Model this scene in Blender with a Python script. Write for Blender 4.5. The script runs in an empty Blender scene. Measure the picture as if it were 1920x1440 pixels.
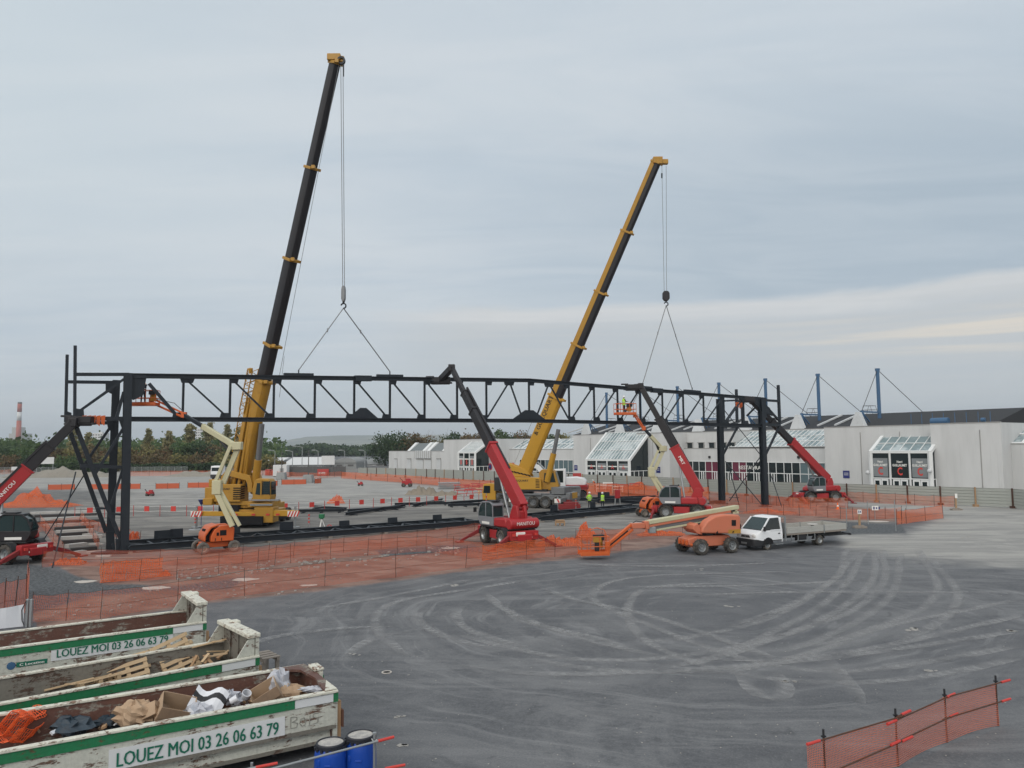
import bpy, math, random
import numpy as np
from mathutils import Vector, Matrix
random.seed(7); rng = np.random.default_rng(7)
V = Vector
SC = bpy.context.scene
# ---------------------------------------------------------------- camera
F_PX = 1445.0; CAM_H = 7.0; PITCH = math.atan(117 / F_PX); ROLL = 0.0085
fw = V((0, math.cos(PITCH), math.sin(PITCH))); up0 = V((0, -math.sin(PITCH), math.cos(PITCH))); rt0 = V((1, 0, 0))
RT = math.cos(ROLL) * rt0 - math.sin(ROLL) * up0
UP = math.cos(ROLL) * up0 + math.sin(ROLL) * rt0
cam_data = bpy.data.cameras.new("camera"); cam = bpy.data.objects.new("camera", cam_data)
SC.collection.objects.link(cam); SC.camera = cam
cam_data.sensor_width = 36.0; cam_data.lens = 36.0 * F_PX / 1920.0
cam_data.clip_start = 0.1; cam_data.clip_end = 30000
M3 = Matrix((RT, UP, -fw)).transposed()
cam.matrix_world = Matrix.Translation((0, 0, CAM_H)) @ M3.to_4x4()
# ---------------------------------------------------------------- render look
SC.view_settings.view_transform = 'Standard'; SC.view_settings.look = 'None'
SC.view_settings.exposure = 0.14; SC.view_settings.gamma = 1.0
SC.cycles.max_bounces = 5; SC.cycles.transparent_max_bounces = 24
SC.cycles.diffuse_bounces = 2; SC.cycles.glossy_bounces = 2; SC.cycles.volume_bounces = 0
SC.cycles.caustics_reflective = False; SC.cycles.caustics_refractive = False
# ---------------------------------------------------------------- node helper
class N:
    def __init__(s, tree): s.t = tree; s.n = tree.nodes; s.l = tree.links
    def node(s, typ, **kw):
        n = s.n.new(typ)
        for k, v in kw.items(): setattr(n, k, v)
        return n
    def put(s, sock, v):
        if isinstance(v, bpy.types.NodeSocket): s.l.new(v, sock)
        elif v is not None:
            if hasattr(sock.default_value, '__len__') and not hasattr(v, '__len__'):
                v = (v,) * len(sock.default_value)
            if hasattr(sock.default_value, '__len__') and len(sock.default_value) == 4 and len(v) == 3: v = (*v, 1)
            sock.default_value = v
    def m(s, op, a, b=None, c=None, clamp=False):
        n = s.node('ShaderNodeMath', operation=op, use_clamp=clamp)
        s.put(n.inputs[0], a)
        if b is not None: s.put(n.inputs[1], b)
        if c is not None: s.put(n.inputs[2], c)
        return n.outputs[0]
    def smooth(s, x, a, b, lo=0.0, hi=1.0):
        n = s.node('ShaderNodeMapRange', interpolation_type='SMOOTHSTEP')
        s.put(n.inputs[0], x); s.put(n.inputs[1], a); s.put(n.inputs[2], b); s.put(n.inputs[3], lo); s.put(n.inputs[4], hi)
        return n.outputs[0]
    def mix(s, f, a, b, blend='MIX'):
        n = s.node('ShaderNodeMix', data_type='RGBA', blend_type=blend)
        s.put(n.inputs[0], f); s.put(n.inputs[6], a); s.put(n.inputs[7], b)
        return n.outputs[2]
    def noise(s, vec, scale, detail=4, rough=0.55, dist=0.0):
        n = s.node('ShaderNodeTexNoise'); s.put(n.inputs['Vector'], vec)
        n.inputs['Scale'].default_value = scale; n.inputs['Detail'].default_value = detail
        n.inputs['Roughness'].default_value = rough; n.inputs['Distortion'].default_value = dist
        return n.outputs[0]
    def vscale(s, vec, sc, rot=(0, 0, 0), loc=(0, 0, 0)):
        n = s.node('ShaderNodeMapping'); s.put(n.inputs[0], vec)
        n.inputs[1].default_value = loc; n.inputs[2].default_value = rot; n.inputs[3].default_value = sc
        return n.outputs[0]
    def sep(s, vec):
        n = s.node('ShaderNodeSeparateXYZ'); s.put(n.inputs[0], vec); return n.outputs
    def comb(s, x, y, z):
        n = s.node('ShaderNodeCombineXYZ'); s.put(n.inputs[0], x); s.put(n.inputs[1], y); s.put(n.inputs[2], z); return n.outputs[0]
# ---------------------------------------------------------------- world: overcast sky
SUN_EL = math.radians(32); SUN_AZ = math.radians(200)   # sun hidden behind the cloud, behind-left of the camera
W = bpy.data.worlds.new("World"); SC.world = W; W.use_nodes = True
w = N(W.node_tree); w.n.clear()
tc = w.node('ShaderNodeTexCoord').outputs['Generated']
X, Y, Z = w.sep(tc)
zc = w.m('MAXIMUM', Z, 0.0)
inv = w.m('DIVIDE', 1.0, w.m('ADD', zc, 0.10))
deck = w.comb(w.m('MULTIPLY', X, inv), w.m('MULTIPLY', Y, inv), 0.0)
n1 = w.noise(w.vscale(deck, (0.20, 0.60, 1), rot=(0, 0, 0.14)), 2.0, 6, 0.52, 0.7)
n2 = w.noise(w.vscale(deck, (0.16, 0.50, 1), rot=(0, 0, 0.22), loc=(3, 1, 0)), 5.5, 6, 0.58, 1.1)
n3 = w.noise(w.vscale(deck, (0.5, 1.0, 1), rot=(0, 0, -0.3), loc=(7, 2, 0)), 3.0, 6, 0.6, 0.8)
hi = w.mix(w.smooth(n1, 0.32, 0.70), (0.50, 0.58, 0.655), (0.59, 0.65, 0.70))
hi = w.mix(w.m('MULTIPLY', w.smooth(n2, 0.36, 0.68), 0.42), hi, (0.66, 0.70, 0.735))
hi = w.mix(w.m('MULTIPLY', w.smooth(n3, 0.48, 0.70), 0.30), hi, (0.49, 0.56, 0.625))
# darker, bluer belly of the deck low on the right
dk = w.m('MULTIPLY', w.smooth(X, -0.20, 0.40), w.m('MULTIPLY', w.smooth(Z, 0.47, 0.27), w.smooth(Z, 0.05, 0.17)))
hi = w.mix(w.m('MULTIPLY', dk, w.smooth(n2, 0.25, 0.65, 0.85, 0.55)), hi, (0.365, 0.450, 0.530))
hi = w.mix(w.m('MULTIPLY', w.smooth(X, -0.15, -0.6), w.m('MULTIPLY', w.smooth(Z, 0.1, 0.35), 0.6)), hi, (0.63, 0.70, 0.735))
# clear gap below the deck: edge climbs slightly to the right, bright only along its upper rim
nb = w.noise(w.vscale(tc, (3.0, 3.0, 14)), 1.6, 6, 0.6, 0.5)
edge = w.m('ADD', w.m('ADD', 0.176, w.m('MULTIPLY', w.m('ADD', X, 0.18), 0.016)), w.m('MULTIPLY', w.m('SUBTRACT', nb, 0.5), 0.030))
dn = w.m('SUBTRACT', edge, Z)
gap = w.m('MULTIPLY', w.smooth(dn, -0.004, 0.012), w.smooth(X, -0.26, -0.02))
ns = w.noise(w.vscale(tc, (1.0, 1.0, 20), rot=(0, -0.07, 0)), 2.4, 6, 0.6, 0.5)
low = w.mix(w.smooth(w.m('ADD', dn, w.m('MULTIPLY', w.m('SUBTRACT', ns, 0.5), 0.05)), 0.004, 0.040), (0.665, 0.675, 0.68), (0.515, 0.555, 0.59))
low = w.mix(w.m('MULTIPLY', w.smooth(ns, 0.45, 0.62), 0.5), low, (0.60, 0.61, 0.61))
warm = w.m('MULTIPLY', w.smooth(X, 0.20, 0.52), w.m('MULTIPLY', w.smooth(Z, 0.085, 0.115), w.smooth(Z, 0.16, 0.13)))
low = w.mix(w.m('MULTIPLY', warm, w.smooth(ns, 0.40, 0.60, 0.15, 0.85)), low, (0.80, 0.72, 0.61))
sky = w.mix(gap, hi, low)
hz = w.smooth(Z, 0.15, 0.0)
sky = w.mix(w.m('MULTIPLY', hz, 0.65), sky, (0.555, 0.605, 0.64))
# brighter cloud round the hidden sun, behind the camera
sd = V((math.sin(SUN_AZ) * math.cos(SUN_EL), math.cos(SUN_AZ) * math.cos(SUN_EL), math.sin(SUN_EL)))
dotn = w.node('ShaderNodeVectorMath', operation='DOT_PRODUCT'); w.put(dotn.inputs[0], tc); dotn.inputs[1].default_value = sd
glow = w.smooth(dotn.outputs['Value'], 0.0, 1.0)
sky = w.mix(w.m('MULTIPLY', glow, 0.9), sky, (1.5, 1.45, 1.38))
nish = w.node('ShaderNodeTexSky', sky_type='NISHITA', sun_disc=False)
nish.sun_elevation = SUN_EL; nish.sun_rotation = SUN_AZ
bg1 = w.node('ShaderNodeBackground'); w.put(bg1.inputs[0], nish.outputs[0]); bg1.inputs[1].default_value = 0.05
bg2 = w.node('ShaderNodeBackground'); w.put(bg2.inputs[0], sky); bg2.inputs[1].default_value = 1.0
ms = w.node('ShaderNodeMixShader'); ms.inputs[0].default_value = 0.94
w.l.new(bg1.outputs[0], ms.inputs[1]); w.l.new(bg2.outputs[0], ms.inputs[2])
wo = w.node('ShaderNodeOutputWorld'); w.l.new(ms.outputs[0], wo.inputs[0])
sun_d = bpy.data.lights.new("sun", 'SUN'); sun_d.energy = 0.7; sun_d.angle = math.radians(25); sun_d.color = (1.0, 0.96, 0.9)
sun = bpy.data.objects.new("sun", sun_d); SC.collection.objects.link(sun)
sun.rotation_euler = (-sd).to_track_quat('-Z', 'Y').to_euler()
# ---------------------------------------------------------------- pixel (1920x1440 photo) -> place in the world
def ray(px, py): return fw + RT * ((px - 960) / F_PX) - UP * ((py - 720) / F_PX)
def G(px, py, z=0.0):
    d = ray(px, py); return V((0, 0, CAM_H)) + d * ((z - CAM_H) / d.z)
def P(px, py, y):
    d = ray(px, py); return V((0, 0, CAM_H)) + d * (y / d.y)
def PL(px, py, p0, nrm):
    d = ray(px, py); c = V((0, 0, CAM_H)); return c + d * ((V(p0) - c).dot(nrm) / d.dot(nrm))
# ---------------------------------------------------------------- materials
MATS = {}
def new_mat(name):
    m = bpy.data.materials.new(name); m.use_nodes = True
    t = N(m.node_tree); b = m.node_tree.nodes['Principled BSDF']; o = m.node_tree.nodes['Material Output']
    MATS[name] = m; return m, t, b, o
def paint(name, col, rough=0.5, metal=0.0, dirt=0.25, dcol=(0.10, 0.085, 0.07), scale=1.2, bump=0.0, spec=0.4, streak=False, lo=0.5):
    m, t, b, o = new_mat(name)
    tcn = t.node('ShaderNodeTexCoord').outputs['Object']
    n = t.noise(t.vscale(tcn, (1, 1, 0.35 if streak else 1)), scale, 6, 0.65)
    n2 = t.noise(tcn, scale * 9, 4, 0.6)
    f = t.m('MULTIPLY', t.smooth(t.m('ADD', t.m('MULTIPLY', n, 0.7), t.m('MULTIPLY', n2, 0.3)), lo, lo + 0.22), dirt)
    c = t.mix(f, col, dcol)
    c = t.mix(t.m('MULTIPLY', n2, 0.25 * min(1, dirt * 2)), c, tuple(x * 0.75 for x in col))
    t.put(b.inputs['Base Color'], c)
    t.put(b.inputs['Roughness'], t.m('ADD', rough, t.m('MULTIPLY', f, 0.4), clamp=True))
    b.inputs['Metallic'].default_value = metal; b.inputs['Specular IOR Level'].default_value = spec
    if bump:
        bn = t.node('ShaderNodeBump'); bn.inputs['Strength'].default_value = bump; bn.inputs['Distance'].default_value = 0.03
        t.put(bn.inputs['Height'], n2); t.l.new(bn.outputs[0], b.inputs['Normal'])
    return m
def net_mat(name, col, cover=0.45, cell=0.06, strands=True):
    """orange plastic safety netting: a woven grid with real holes"""
    m, t, b, o = new_mat(name)
    uv = t.node('ShaderNodeUVMap').outputs[0]
    x, y, _ = t.sep(uv)
    def bar(v, w_):
        fr = t.m('FRACT', t.m('DIVIDE', v, cell)); return t.m('LESS_THAN', fr, w_)
    wd = 1 - math.sqrt(max(0.0, 1 - cover))
    a = t.m('MAXIMUM', bar(x, wd), bar(y, wd))
    b.inputs['Base Color'].default_value = (*col, 1); b.inputs['Roughness'].default_value = 0.55
    tr = t.node('ShaderNodeBsdfTranslucent'); tr.inputs[0].default_value = (*col, 1)
    mx = t.node('ShaderNodeMixShader'); mx.inputs[0].default_value = 0.35
    t.l.new(b.outputs[0], mx.inputs[1]); t.l.new(tr.outputs[0], mx.inputs[2])
    tp = t.node('ShaderNodeBsdfTransparent'); m2 = t.node('ShaderNodeMixShader'); t.put(m2.inputs[0], a)
    t.l.new(tp.outputs[0], m2.inputs[1]); t.l.new(mx.outputs[0], m2.inputs[2]); t.l.new(m2.outputs[0], o.inputs[0])
    return m
def glass_mat(name, col=(0.02, 0.03, 0.035), rough=0.08, alpha=None):
    m, t, b, o = new_mat(name)
    b.inputs['Base Color'].default_value = (*col, 1); b.inputs['Roughness'].default_value = rough
    b.inputs['Specular IOR Level'].default_value = 0.6
    if alpha is not None:
        tp = t.node('ShaderNodeBsdfTransparent'); tp.inputs[0].default_value = (0.8, 0.9, 0.88, 1)
        mx = t.node('ShaderNodeMixShader'); mx.inputs[0].default_value = alpha
        t.l.new(tp.outputs[0], mx.inputs[1]); t.l.new(b.outputs[0], mx.inputs[2]); t.l.new(mx.outputs[0], o.inputs[0])
    return m
# ---------------------------------------------------------------- mesh builder
def basis(d, up=(0, 0, 1)):
    d = V(d).normalized(); u = V(up)
    if abs(d.dot(u.normalized())) > 0.995: u = V((0, 1, 0)) if abs(d.y) < 0.9 else V((1, 0, 0))
    s = d.cross(u).normalized(); return s, s.cross(d).normalized(), d      # side, up, along
class MB:
    def __init__(s, M=None): s.v = []; s.f = []; s.m = []; s.uv = {}; s.M = M
    def add(s, vs, fs, m=0, uvs=None):
        o = len(s.v)
        s.v += [(s.M @ V(p)) if s.M else V(p) for p in vs]
        for i, f in enumerate(fs):
            if uvs: s.uv[len(s.f)] = uvs[i]
            s.f.append([o + k for k in f]); s.m.append(m)
        return s
    def box(s, c, sz, m=0, R=None, taper=1.0):
        x, y, z = [k / 2 for k in sz]; c = V(c); vs = []
        for k in (-1, 1):
            q = taper if k > 0 else 1
            for a, b in ((-1, -1), (1, -1), (1, 1), (-1, 1)):
                p = V((a * x * q, b * y * q, k * z)); vs.append(c + (R @ p if R else p))
        return s.add(vs, [(3, 2, 1, 0), (4, 5, 6, 7), (0, 1, 5, 4), (1, 2, 6, 5), (2, 3, 7, 6), (3, 0, 4, 7)], m)
    def beam(s, a, b, w_, h, m=0, up=(0, 0, 1), w2=None, h2=None):
        a = V(a); b = V(b); sd_, u, d = basis(b - a, up); vs = []
        for p, ww, hh in ((a, w_, h), (b, w2 or w_, h2 or h)):
            for i, j in ((-1, -1), (1, -1), (1, 1), (-1, 1)): vs.append(p + sd_ * (i * ww / 2) + u * (j * hh / 2))
        return s.add(vs, [(0, 1, 2, 3), (7, 6, 5, 4), (0, 4, 5, 1), (1, 5, 6, 2), (2, 6, 7, 3), (3, 7, 4, 0)], m)
    def ibeam(s, a, b, w_, h, tf=0.03, m=0, up=(0, 0, 1)):
        a = V(a); b = V(b); sd_, u, d = basis(b - a, up)
        for k in (-1, 1): s.beam(a + u * (k * (h - tf) / 2), b + u * (k * (h - tf) / 2), w_, tf, m, u)
        return s.beam(a, b, tf * 0.8, h - 2 * tf, m, u)
    def tube(s, a, b, r, n=8, m=0, r2=None, cap=True):
        a = V(a); b = V(b); sd_, u, d = basis(b - a); r2 = r if r2 is None else r2; vs = []
        for p, rr in ((a, r), (b, r2)):
            for k in range(n):
                t = 2 * math.pi * k / n; vs.append(p + sd_ * (math.cos(t) * rr) + u * (math.sin(t) * rr))
        fs = [(k, (k + 1) % n, n + (k + 1) % n, n + k) for k in range(n)]
        if cap: fs += [tuple(range(n - 1, -1, -1)), tuple(range(n, 2 * n))]
        return s.add(vs, fs, m)
    def path(s, pts, r, n=6, m=0):
        for a, b in zip(pts[:-1], pts[1:]): s.tube(a, b, r, n, m)
        return s
    def lathe(s, prof, o, ax, n=24, m=0, mfun=None):
        o = V(o); sd_, u, d = basis(ax); vs = []
        for r, h in prof:
            for k in range(n):
                t = 2 * math.pi * k / n; vs.append(o + d * h + sd_ * (math.cos(t) * r) + u * (math.sin(t) * r))
        fs = []
        for i in range(len(prof) - 1):
            for k in range(n): fs.append((i * n + k, i * n + (k + 1) % n, (i + 1) * n + (k + 1) % n, (i + 1) * n + k))
        return s.add(vs, fs, m)
    def prism(s, pts, o, ux, uy, dep, m=0):
        o = V(o); ux = V(ux); uy = V(uy); dep = V(dep); n = len(pts)
        vs = [o + ux * p[0] + uy * p[1] for p in pts]; vs += [p + dep for p in vs]
        fs = [tuple(range(n - 1, -1, -1)), tuple(range(n, 2 * n))] + [(k, (k + 1) % n, n + (k + 1) % n, n + k) for k in range(n)]
        return s.add(vs, fs, m)
    def quad(s, a, b, c, d, m=0, uv=None): return s.add([a, b, c, d], [(0, 1, 2, 3)], m, [uv] if uv else None)
    def sphere(s, c, r, m=0, n=10, sc=(1, 1, 1)):
        vs = []; fs = []; c = V(c)
        for i in range(n // 2 + 1):
            ph = math.pi * i / (n // 2)
            for k in range(n):
                t = 2 * math.pi * k / n
                vs.append(c + V((r * sc[0] * math.sin(ph) * math.cos(t), r * sc[1] * math.sin(ph) * math.sin(t), r * sc[2] * math.cos(ph))))
        for i in range(n // 2):
            for k in range(n): fs.append((i * n + k, (i + 1) * n + k, (i + 1) * n + (k + 1) % n, i * n + (k + 1) % n))
        return s.add(vs, fs, m)
    def text(s, body, o, ux, uy, height, m=0, depth=0.01, width=None, weight=0.0, bold=0.0):
        """raised lettering standing on the surface spanned by ux, uy"""
        cu = bpy.data.curves.new("t", 'FONT'); cu.body = body; cu.size = 1.0; cu.resolution_u = 2; cu.offset = weight
        to = bpy.data.objects.new("t", cu); SC.collection.objects.link(to)
        me = bpy.data.meshes.new_from_object(to.evaluated_get(bpy.context.evaluated_depsgraph_get()))
        co = [v.co.copy() for v in me.vertices]; fs = [tuple(p.vertices) for p in me.polygons]
        bpy.data.objects.remove(to); bpy.data.curves.remove(cu); bpy.data.meshes.remove(me)
        if not co: return s
        if bold:
            cx_ = [V((c.x + k * bold, c.y + (k % 2) * bold * .5, 0)) for k in (-1, 0, 1) for c in co]; nv = len(co); fs = [tuple(q + k * nv for q in f) for k in range(3) for f in fs]; zz_ = [k * .0006 for k in range(3) for _ in range(nv)]; co = cx_
        else: zz_ = [0] * len(co)
        x0 = min(c.x for c in co); x1 = max(c.x for c in co)
        hh = height / 0.70; sx = (width / (x1 - x0)) if width else hh
        ux = V(ux).normalized(); uy = V(uy).normalized(); nz = ux.cross(uy) * depth; o = V(o)
        return s.add([o + ux * ((c.x - x0) * sx) + uy * (c.y * hh) + nz + ux.cross(uy) * e_ for c, e_ in zip(co, zz_)], fs, m)
    def build(s, name, mats, parent=None, smooth=False, bevel=0.0, loc=None, seg=2):
        if not isinstance(mats, (list, tuple)): mats = [mats]
        base = ORG[parent.name] if parent else (V(loc) if loc is not None else V((0, 0, 0)))
        me = bpy.data.meshes.new(name)
        me.from_pydata([tuple(p - base) for p in s.v], [], s.f)
        for mt in mats: me.materials.append(MATS[mt] if isinstance(mt, str) else mt)
        me.polygons.foreach_set('material_index', s.m)
        if s.uv:
            ul = me.uv_layers.new(name='UVMap')
            for fi, uvs in s.uv.items():
                p = me.polygons[fi]
                for k, li in enumerate(p.loop_indices): ul.data[li].uv = uvs[k]
        if smooth: me.polygons.foreach_set('use_smooth', [True] * len(me.polygons))
        me.validate(); me.update()
        o = bpy.data.objects.new(name, me); SC.collection.objects.link(o)
        if parent: o.parent = parent
        else: o.location = base
        ORG[o.name] = base
        if bevel:
            bv = o.modifiers.new('bevel', 'BEVEL'); bv.width = bevel; bv.segments = seg; bv.limit_method = 'ANGLE'; bv.angle_limit = 0.7
        if smooth == 'auto' or bevel:
            me.polygons.foreach_set('use_smooth', [True] * len(me.polygons))
            try: me.set_sharp_from_angle(angle=0.6)
            except Exception: pass
        return o
ORG = {}
def tag(o, label=None, cat=None, group=None, kind=None):
    if label: o['label'] = label
    if cat: o['category'] = cat
    if group: o['group'] = group
    if kind: o['kind'] = kind
    return o
def thing(name, loc, label, cat, group=None):
    o = bpy.data.objects.new(name, None); o.empty_display_size = 0.3; SC.collection.objects.link(o)
    o.location = loc; ORG[o.name] = V(loc); return tag(o, label, cat, group)
def copy_tree(o, loc=None, rot=None, label=None, scale=None, parent=None):
    c = o.copy(); SC.collection.objects.link(c)
    if parent: c.parent = parent
    if loc is not None: c.location = loc
    if rot is not None: c.rotation_euler = (0, 0, rot)
    if scale is not None: c.scale = scale if hasattr(scale, '__len__') else (scale,) * 3
    if label: c['label'] = label
    for ch in list(o.children): copy_tree(ch, parent=c)
    return c
def frame(o, yaw):   # local frame: x ahead, y left, z up
    return Matrix.Translation(V(o)) @ Matrix.Rotation(yaw, 4, 'Z')
# ---------------------------------------------------------------- palette
paint('steel_dark', (0.013, 0.019, 0.027), 0.5, 0.0, 0.5, (0.045, 0.052, 0.060), spec=0.4)
paint('steel_grey', (0.20, 0.21, 0.22), 0.45, 0.4, 0.4)
paint('galv', (0.33, 0.35, 0.36), 0.4, 0.6, 0.3)
paint('rust', (0.10, 0.045, 0.028), 0.85, 0, 0.6, (0.04, 0.02, 0.015))
paint('rust_rod', (0.07, 0.035, 0.025), 0.85, 0, 0.4)
paint('crane_yellow', (0.42, 0.225, 0.030), 0.45, 0, 0.35, (0.16, 0.08, 0.03))
paint('crane_yellow_bright', (0.50, 0.27, 0.028), 0.4, 0, 0.25, (0.2, 0.12, 0.04))
paint('boom_black', (0.018, 0.017, 0.020), 0.4, 0, 0.3, (0.05, 0.04, 0.035))
paint('manlift_orange', (0.58, 0.115, 0.026), 0.42, 0, 0.3, (0.30, 0.13, 0.07))
paint('manlift_faded', (0.55, 0.17, 0.095), 0.5, 0, 0.35, (0.36, 0.19, 0.12))
paint('cream', (0.52, 0.50, 0.33), 0.45, 0, 0.3, (0.28, 0.25, 0.16))
paint('red', (0.36, 0.022, 0.026), 0.38, 0, 0.4, (0.18, 0.05, 0.04))
paint('red_dark', (0.22, 0.018, 0.02), 0.5, 0, 0.3)
paint('grey_cab', (0.20, 0.21, 0.23), 0.4, 0, 0.2)
paint('white', (0.72, 0.73, 0.74), 0.35, 0, 0.15, (0.35, 0.33, 0.3))
paint('truck_white', (0.74, 0.76, 0.78), 0.28, 0, 0.12, (0.4, 0.38, 0.35))
paint('tyre', (0.035, 0.033, 0.031), 0.9, 0, 0.75, (0.17, 0.155, 0.135), scale=3, bump=0.4, lo=0.42)
paint('tyre_pale', (0.13, 0.125, 0.115), 0.9, 0, 0.5, (0.30, 0.28, 0.25), scale=3)
paint('black_plastic', (0.02, 0.021, 0.024), 0.55, 0, 0.35, (0.07, 0.065, 0.06))
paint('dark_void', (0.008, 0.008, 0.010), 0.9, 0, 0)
paint('alu', (0.46, 0.46, 0.43), 0.4, 0.25, 0.35, (0.3, 0.29, 0.26))
paint('wood', (0.36, 0.23, 0.13), 0.8, 0, 0.5, (0.18, 0.12, 0.08), scale=5)
paint('wood_fresh', (0.50, 0.37, 0.23), 0.8, 0, 0.4, (0.28, 0.2, 0.12), scale=5)
paint('plywood_grey', (0.26, 0.23, 0.2), 0.85, 0, 0.5, (0.15, 0.13, 0.12))
paint('lettering_white', (0.75, 0.75, 0.72), 0.5, 0, 0.1)
paint('lettering_black', (0.02, 0.02, 0.02), 0.5, 0, 0.1)
paint('lettering_green', (0.010, 0.135, 0.085), 0.5, 0, 0.2, (0.2, 0.25, 0.22), scale=14, lo=0.55)
paint('lettering_red', (0.55, 0.05, 0.04), 0.5, 0, 0.1)
paint('cable', (0.06, 0.06, 0.065), 0.5, 0.3, 0)
paint('rope_grey', (0.20, 0.21, 0.22), 0.5, 0.3, 0)
glass_mat('glass_dark', (0.012, 0.02, 0.022), 0.06)
glass_mat('glass_cab', (0.018, 0.036, 0.038), 0.05)
glass_mat('glass_cab_clear', (0.05, 0.09, 0.09), 0.05, alpha=0.55)
glass_mat('glass_pane', (0.05, 0.08, 0.09), 0.1, alpha=0.6)
glass_mat('lamp_lens', (0.6, 0.6, 0.58), 0.1)
net_mat('net_orange', (0.70, 0.15, 0.06), 0.27, 0.06)
net_mat('net_far', (0.72, 0.16, 0.06), 0.36, 0.12)
net_mat('net_dense', (0.80, 0.17, 0.05), 0.58, 0.09)
net_mat('net_red', (0.66, 0.20, 0.13), 0.50, 0.045)
# ================================================================ GROUND
def pip(px, py, poly):
    """signed-ish soft inside test in photo pixels: distance to the outline, + inside"""
    poly = np.array(poly, float); n = len(poly); inside = np.zeros(px.shape, bool); d2 = np.full(px.shape, 1e18)
    j = n - 1
    for i in range(n):
        xi, yi = poly[i]; xj, yj = poly[j]
        c = ((yi > py) != (yj > py)) & (px < (xj - xi) * (py - yi) / (yj - yi + 1e-12) + xi); inside ^= c
        ex, ey = xj - xi, yj - yi; t = np.clip(((px - xi) * ex + (py - yi) * ey) / (ex * ex + ey * ey + 1e-9), 0, 1)
        d2 = np.minimum(d2, (px - xi - t * ex) ** 2 + (py - yi - t * ey) ** 2); j = i
    d = np.sqrt(d2); return np.where(inside, d, -d)
def to_px(x, y, z):
    vx = x; vy = y; vz = z - CAM_H
    dz = vx * fw.x + vy * fw.y + vz * fw.z; dz = np.maximum(dz, 0.01)
    return 960 + F_PX * (vx * RT.x + vy * RT.y + vz * RT.z) / dz, 720 - F_PX * (vx * UP.x + vy * UP.y + vz * UP.z) / dz
th = np.radians(np.concatenate([np.linspace(-180, -50, 24, endpoint=False), np.linspace(-50, 50, 420, endpoint=False), np.linspace(50, 180, 24, endpoint=False)]))
rr = np.concatenate([[0.0], np.geomspace(3, 420, 330), np.geomspace(450, 14000, 26)])
TH, RR = np.meshgrid(th, rr); gx = RR * np.sin(TH); gy = RR * np.cos(TH); gz = np.zeros_like(gx)
# gentle heave of the stripped earth between the foreground netting and the lying girder
ppx, ppy = to_px(gx, gy, gz); front = gy > 5
def region(poly, soft=6.0):
    d = pip(ppx, ppy, poly); return np.where(front, np.clip(0.5 + d / (2 * soft), 0, 1), 0)
clay = region([(70, 1178), (60, 1150), (160, 1120), (210, 1105), (150, 1085), (110, 1062), (240, 1046), (460, 1032), (600, 1012), (800, 992), (905, 986), (905, 1010), (1040, 1012), (1090, 1000), (1180, 990), (1290, 998), (1260, 1022), (1085, 1046), (990, 1056), (743, 1088), (560, 1112), (390, 1130), (230, 1158)], 5)
clay2 = region([(1290, 960), (1340, 945), (1500, 938), (1600, 950), (1760, 968), (1700, 980), (1600, 975), (1500, 985), (1420, 1000), (1300, 990)], 4)
clay3 = region([(620, 880), (700, 893), (900, 905), (1100, 912), (1240, 925), (1400, 935), (1560, 950), (1560, 958), (1300, 950), (1000, 925), (800, 912), (640, 896)], 3)
clay = np.maximum(clay, np.maximum(clay2 * 0.9, clay3 * 0.6))
pale = np.maximum.reduce([
    region([(1560, 992), (1700, 1002), (1760, 968), (1800, 958), (2300, 960), (2300, 1050), (1900, 1062), (1700, 1045), (1590, 1030)], 14),
    region([(-200, 882), (330, 878), (620, 884), (900, 905), (1000, 918), (900, 935), (700, 925), (600, 945), (480, 930), (-200, 915)], 4) * 0.9,
    region([(150, 925), (600, 905), (920, 918), (900, 950), (500, 958), (200, 948)], 6) * 0.62,
    region([(1500, 925), (2300, 950), (2300, 975), (1800, 968), (1560, 948)], 4) * 0.9,
    region([(1000, 965), (1240, 955), (1260, 985), (1010, 1000)], 6) * 0.35])
grav = np.maximum.reduce([
    region([(-100, 1060), (30, 1052), (100, 1068), (200, 1095), (330, 1100), (470, 1080), (430, 1105), (300, 1108), (170, 1118), (60, 1150), (-100, 1160)], 6),
    region([(700, 1030), (890, 1018), (910, 1036), (720, 1044)], 4) * 0.8,
    region([(1540, 975), (1690, 985), (1700, 1000), (1570, 1003), (1500, 990)], 4),
    region([(-200, 912), (140, 912), (300, 925), (150, 945), (100, 1000), (60, 1050), (-200, 1050)], 8) * 0.5])
site = region([(-300, 876), (2400, 876), (2400, 975), (1800, 968), (1560, 990), (1300, 1010), (1080, 1020), (900, 1010), (240, 1050), (-300, 1080)], 6)
msk = np.stack([clay, pale, grav, site], -1).reshape(-1, 4)
nr, nt = gx.shape
vs = np.stack([gx, gy, gz], -1).reshape(-1, 3)
ii, jj = np.meshgrid(np.arange(nr - 1), np.arange(nt), indexing='ij'); j2 = (jj + 1) % nt
fcs = np.stack([ii * nt + jj, ii * nt + j2, (ii + 1) * nt + j2, (ii + 1) * nt + jj], -1).reshape(-1, 4)[:, ::-1]
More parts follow.
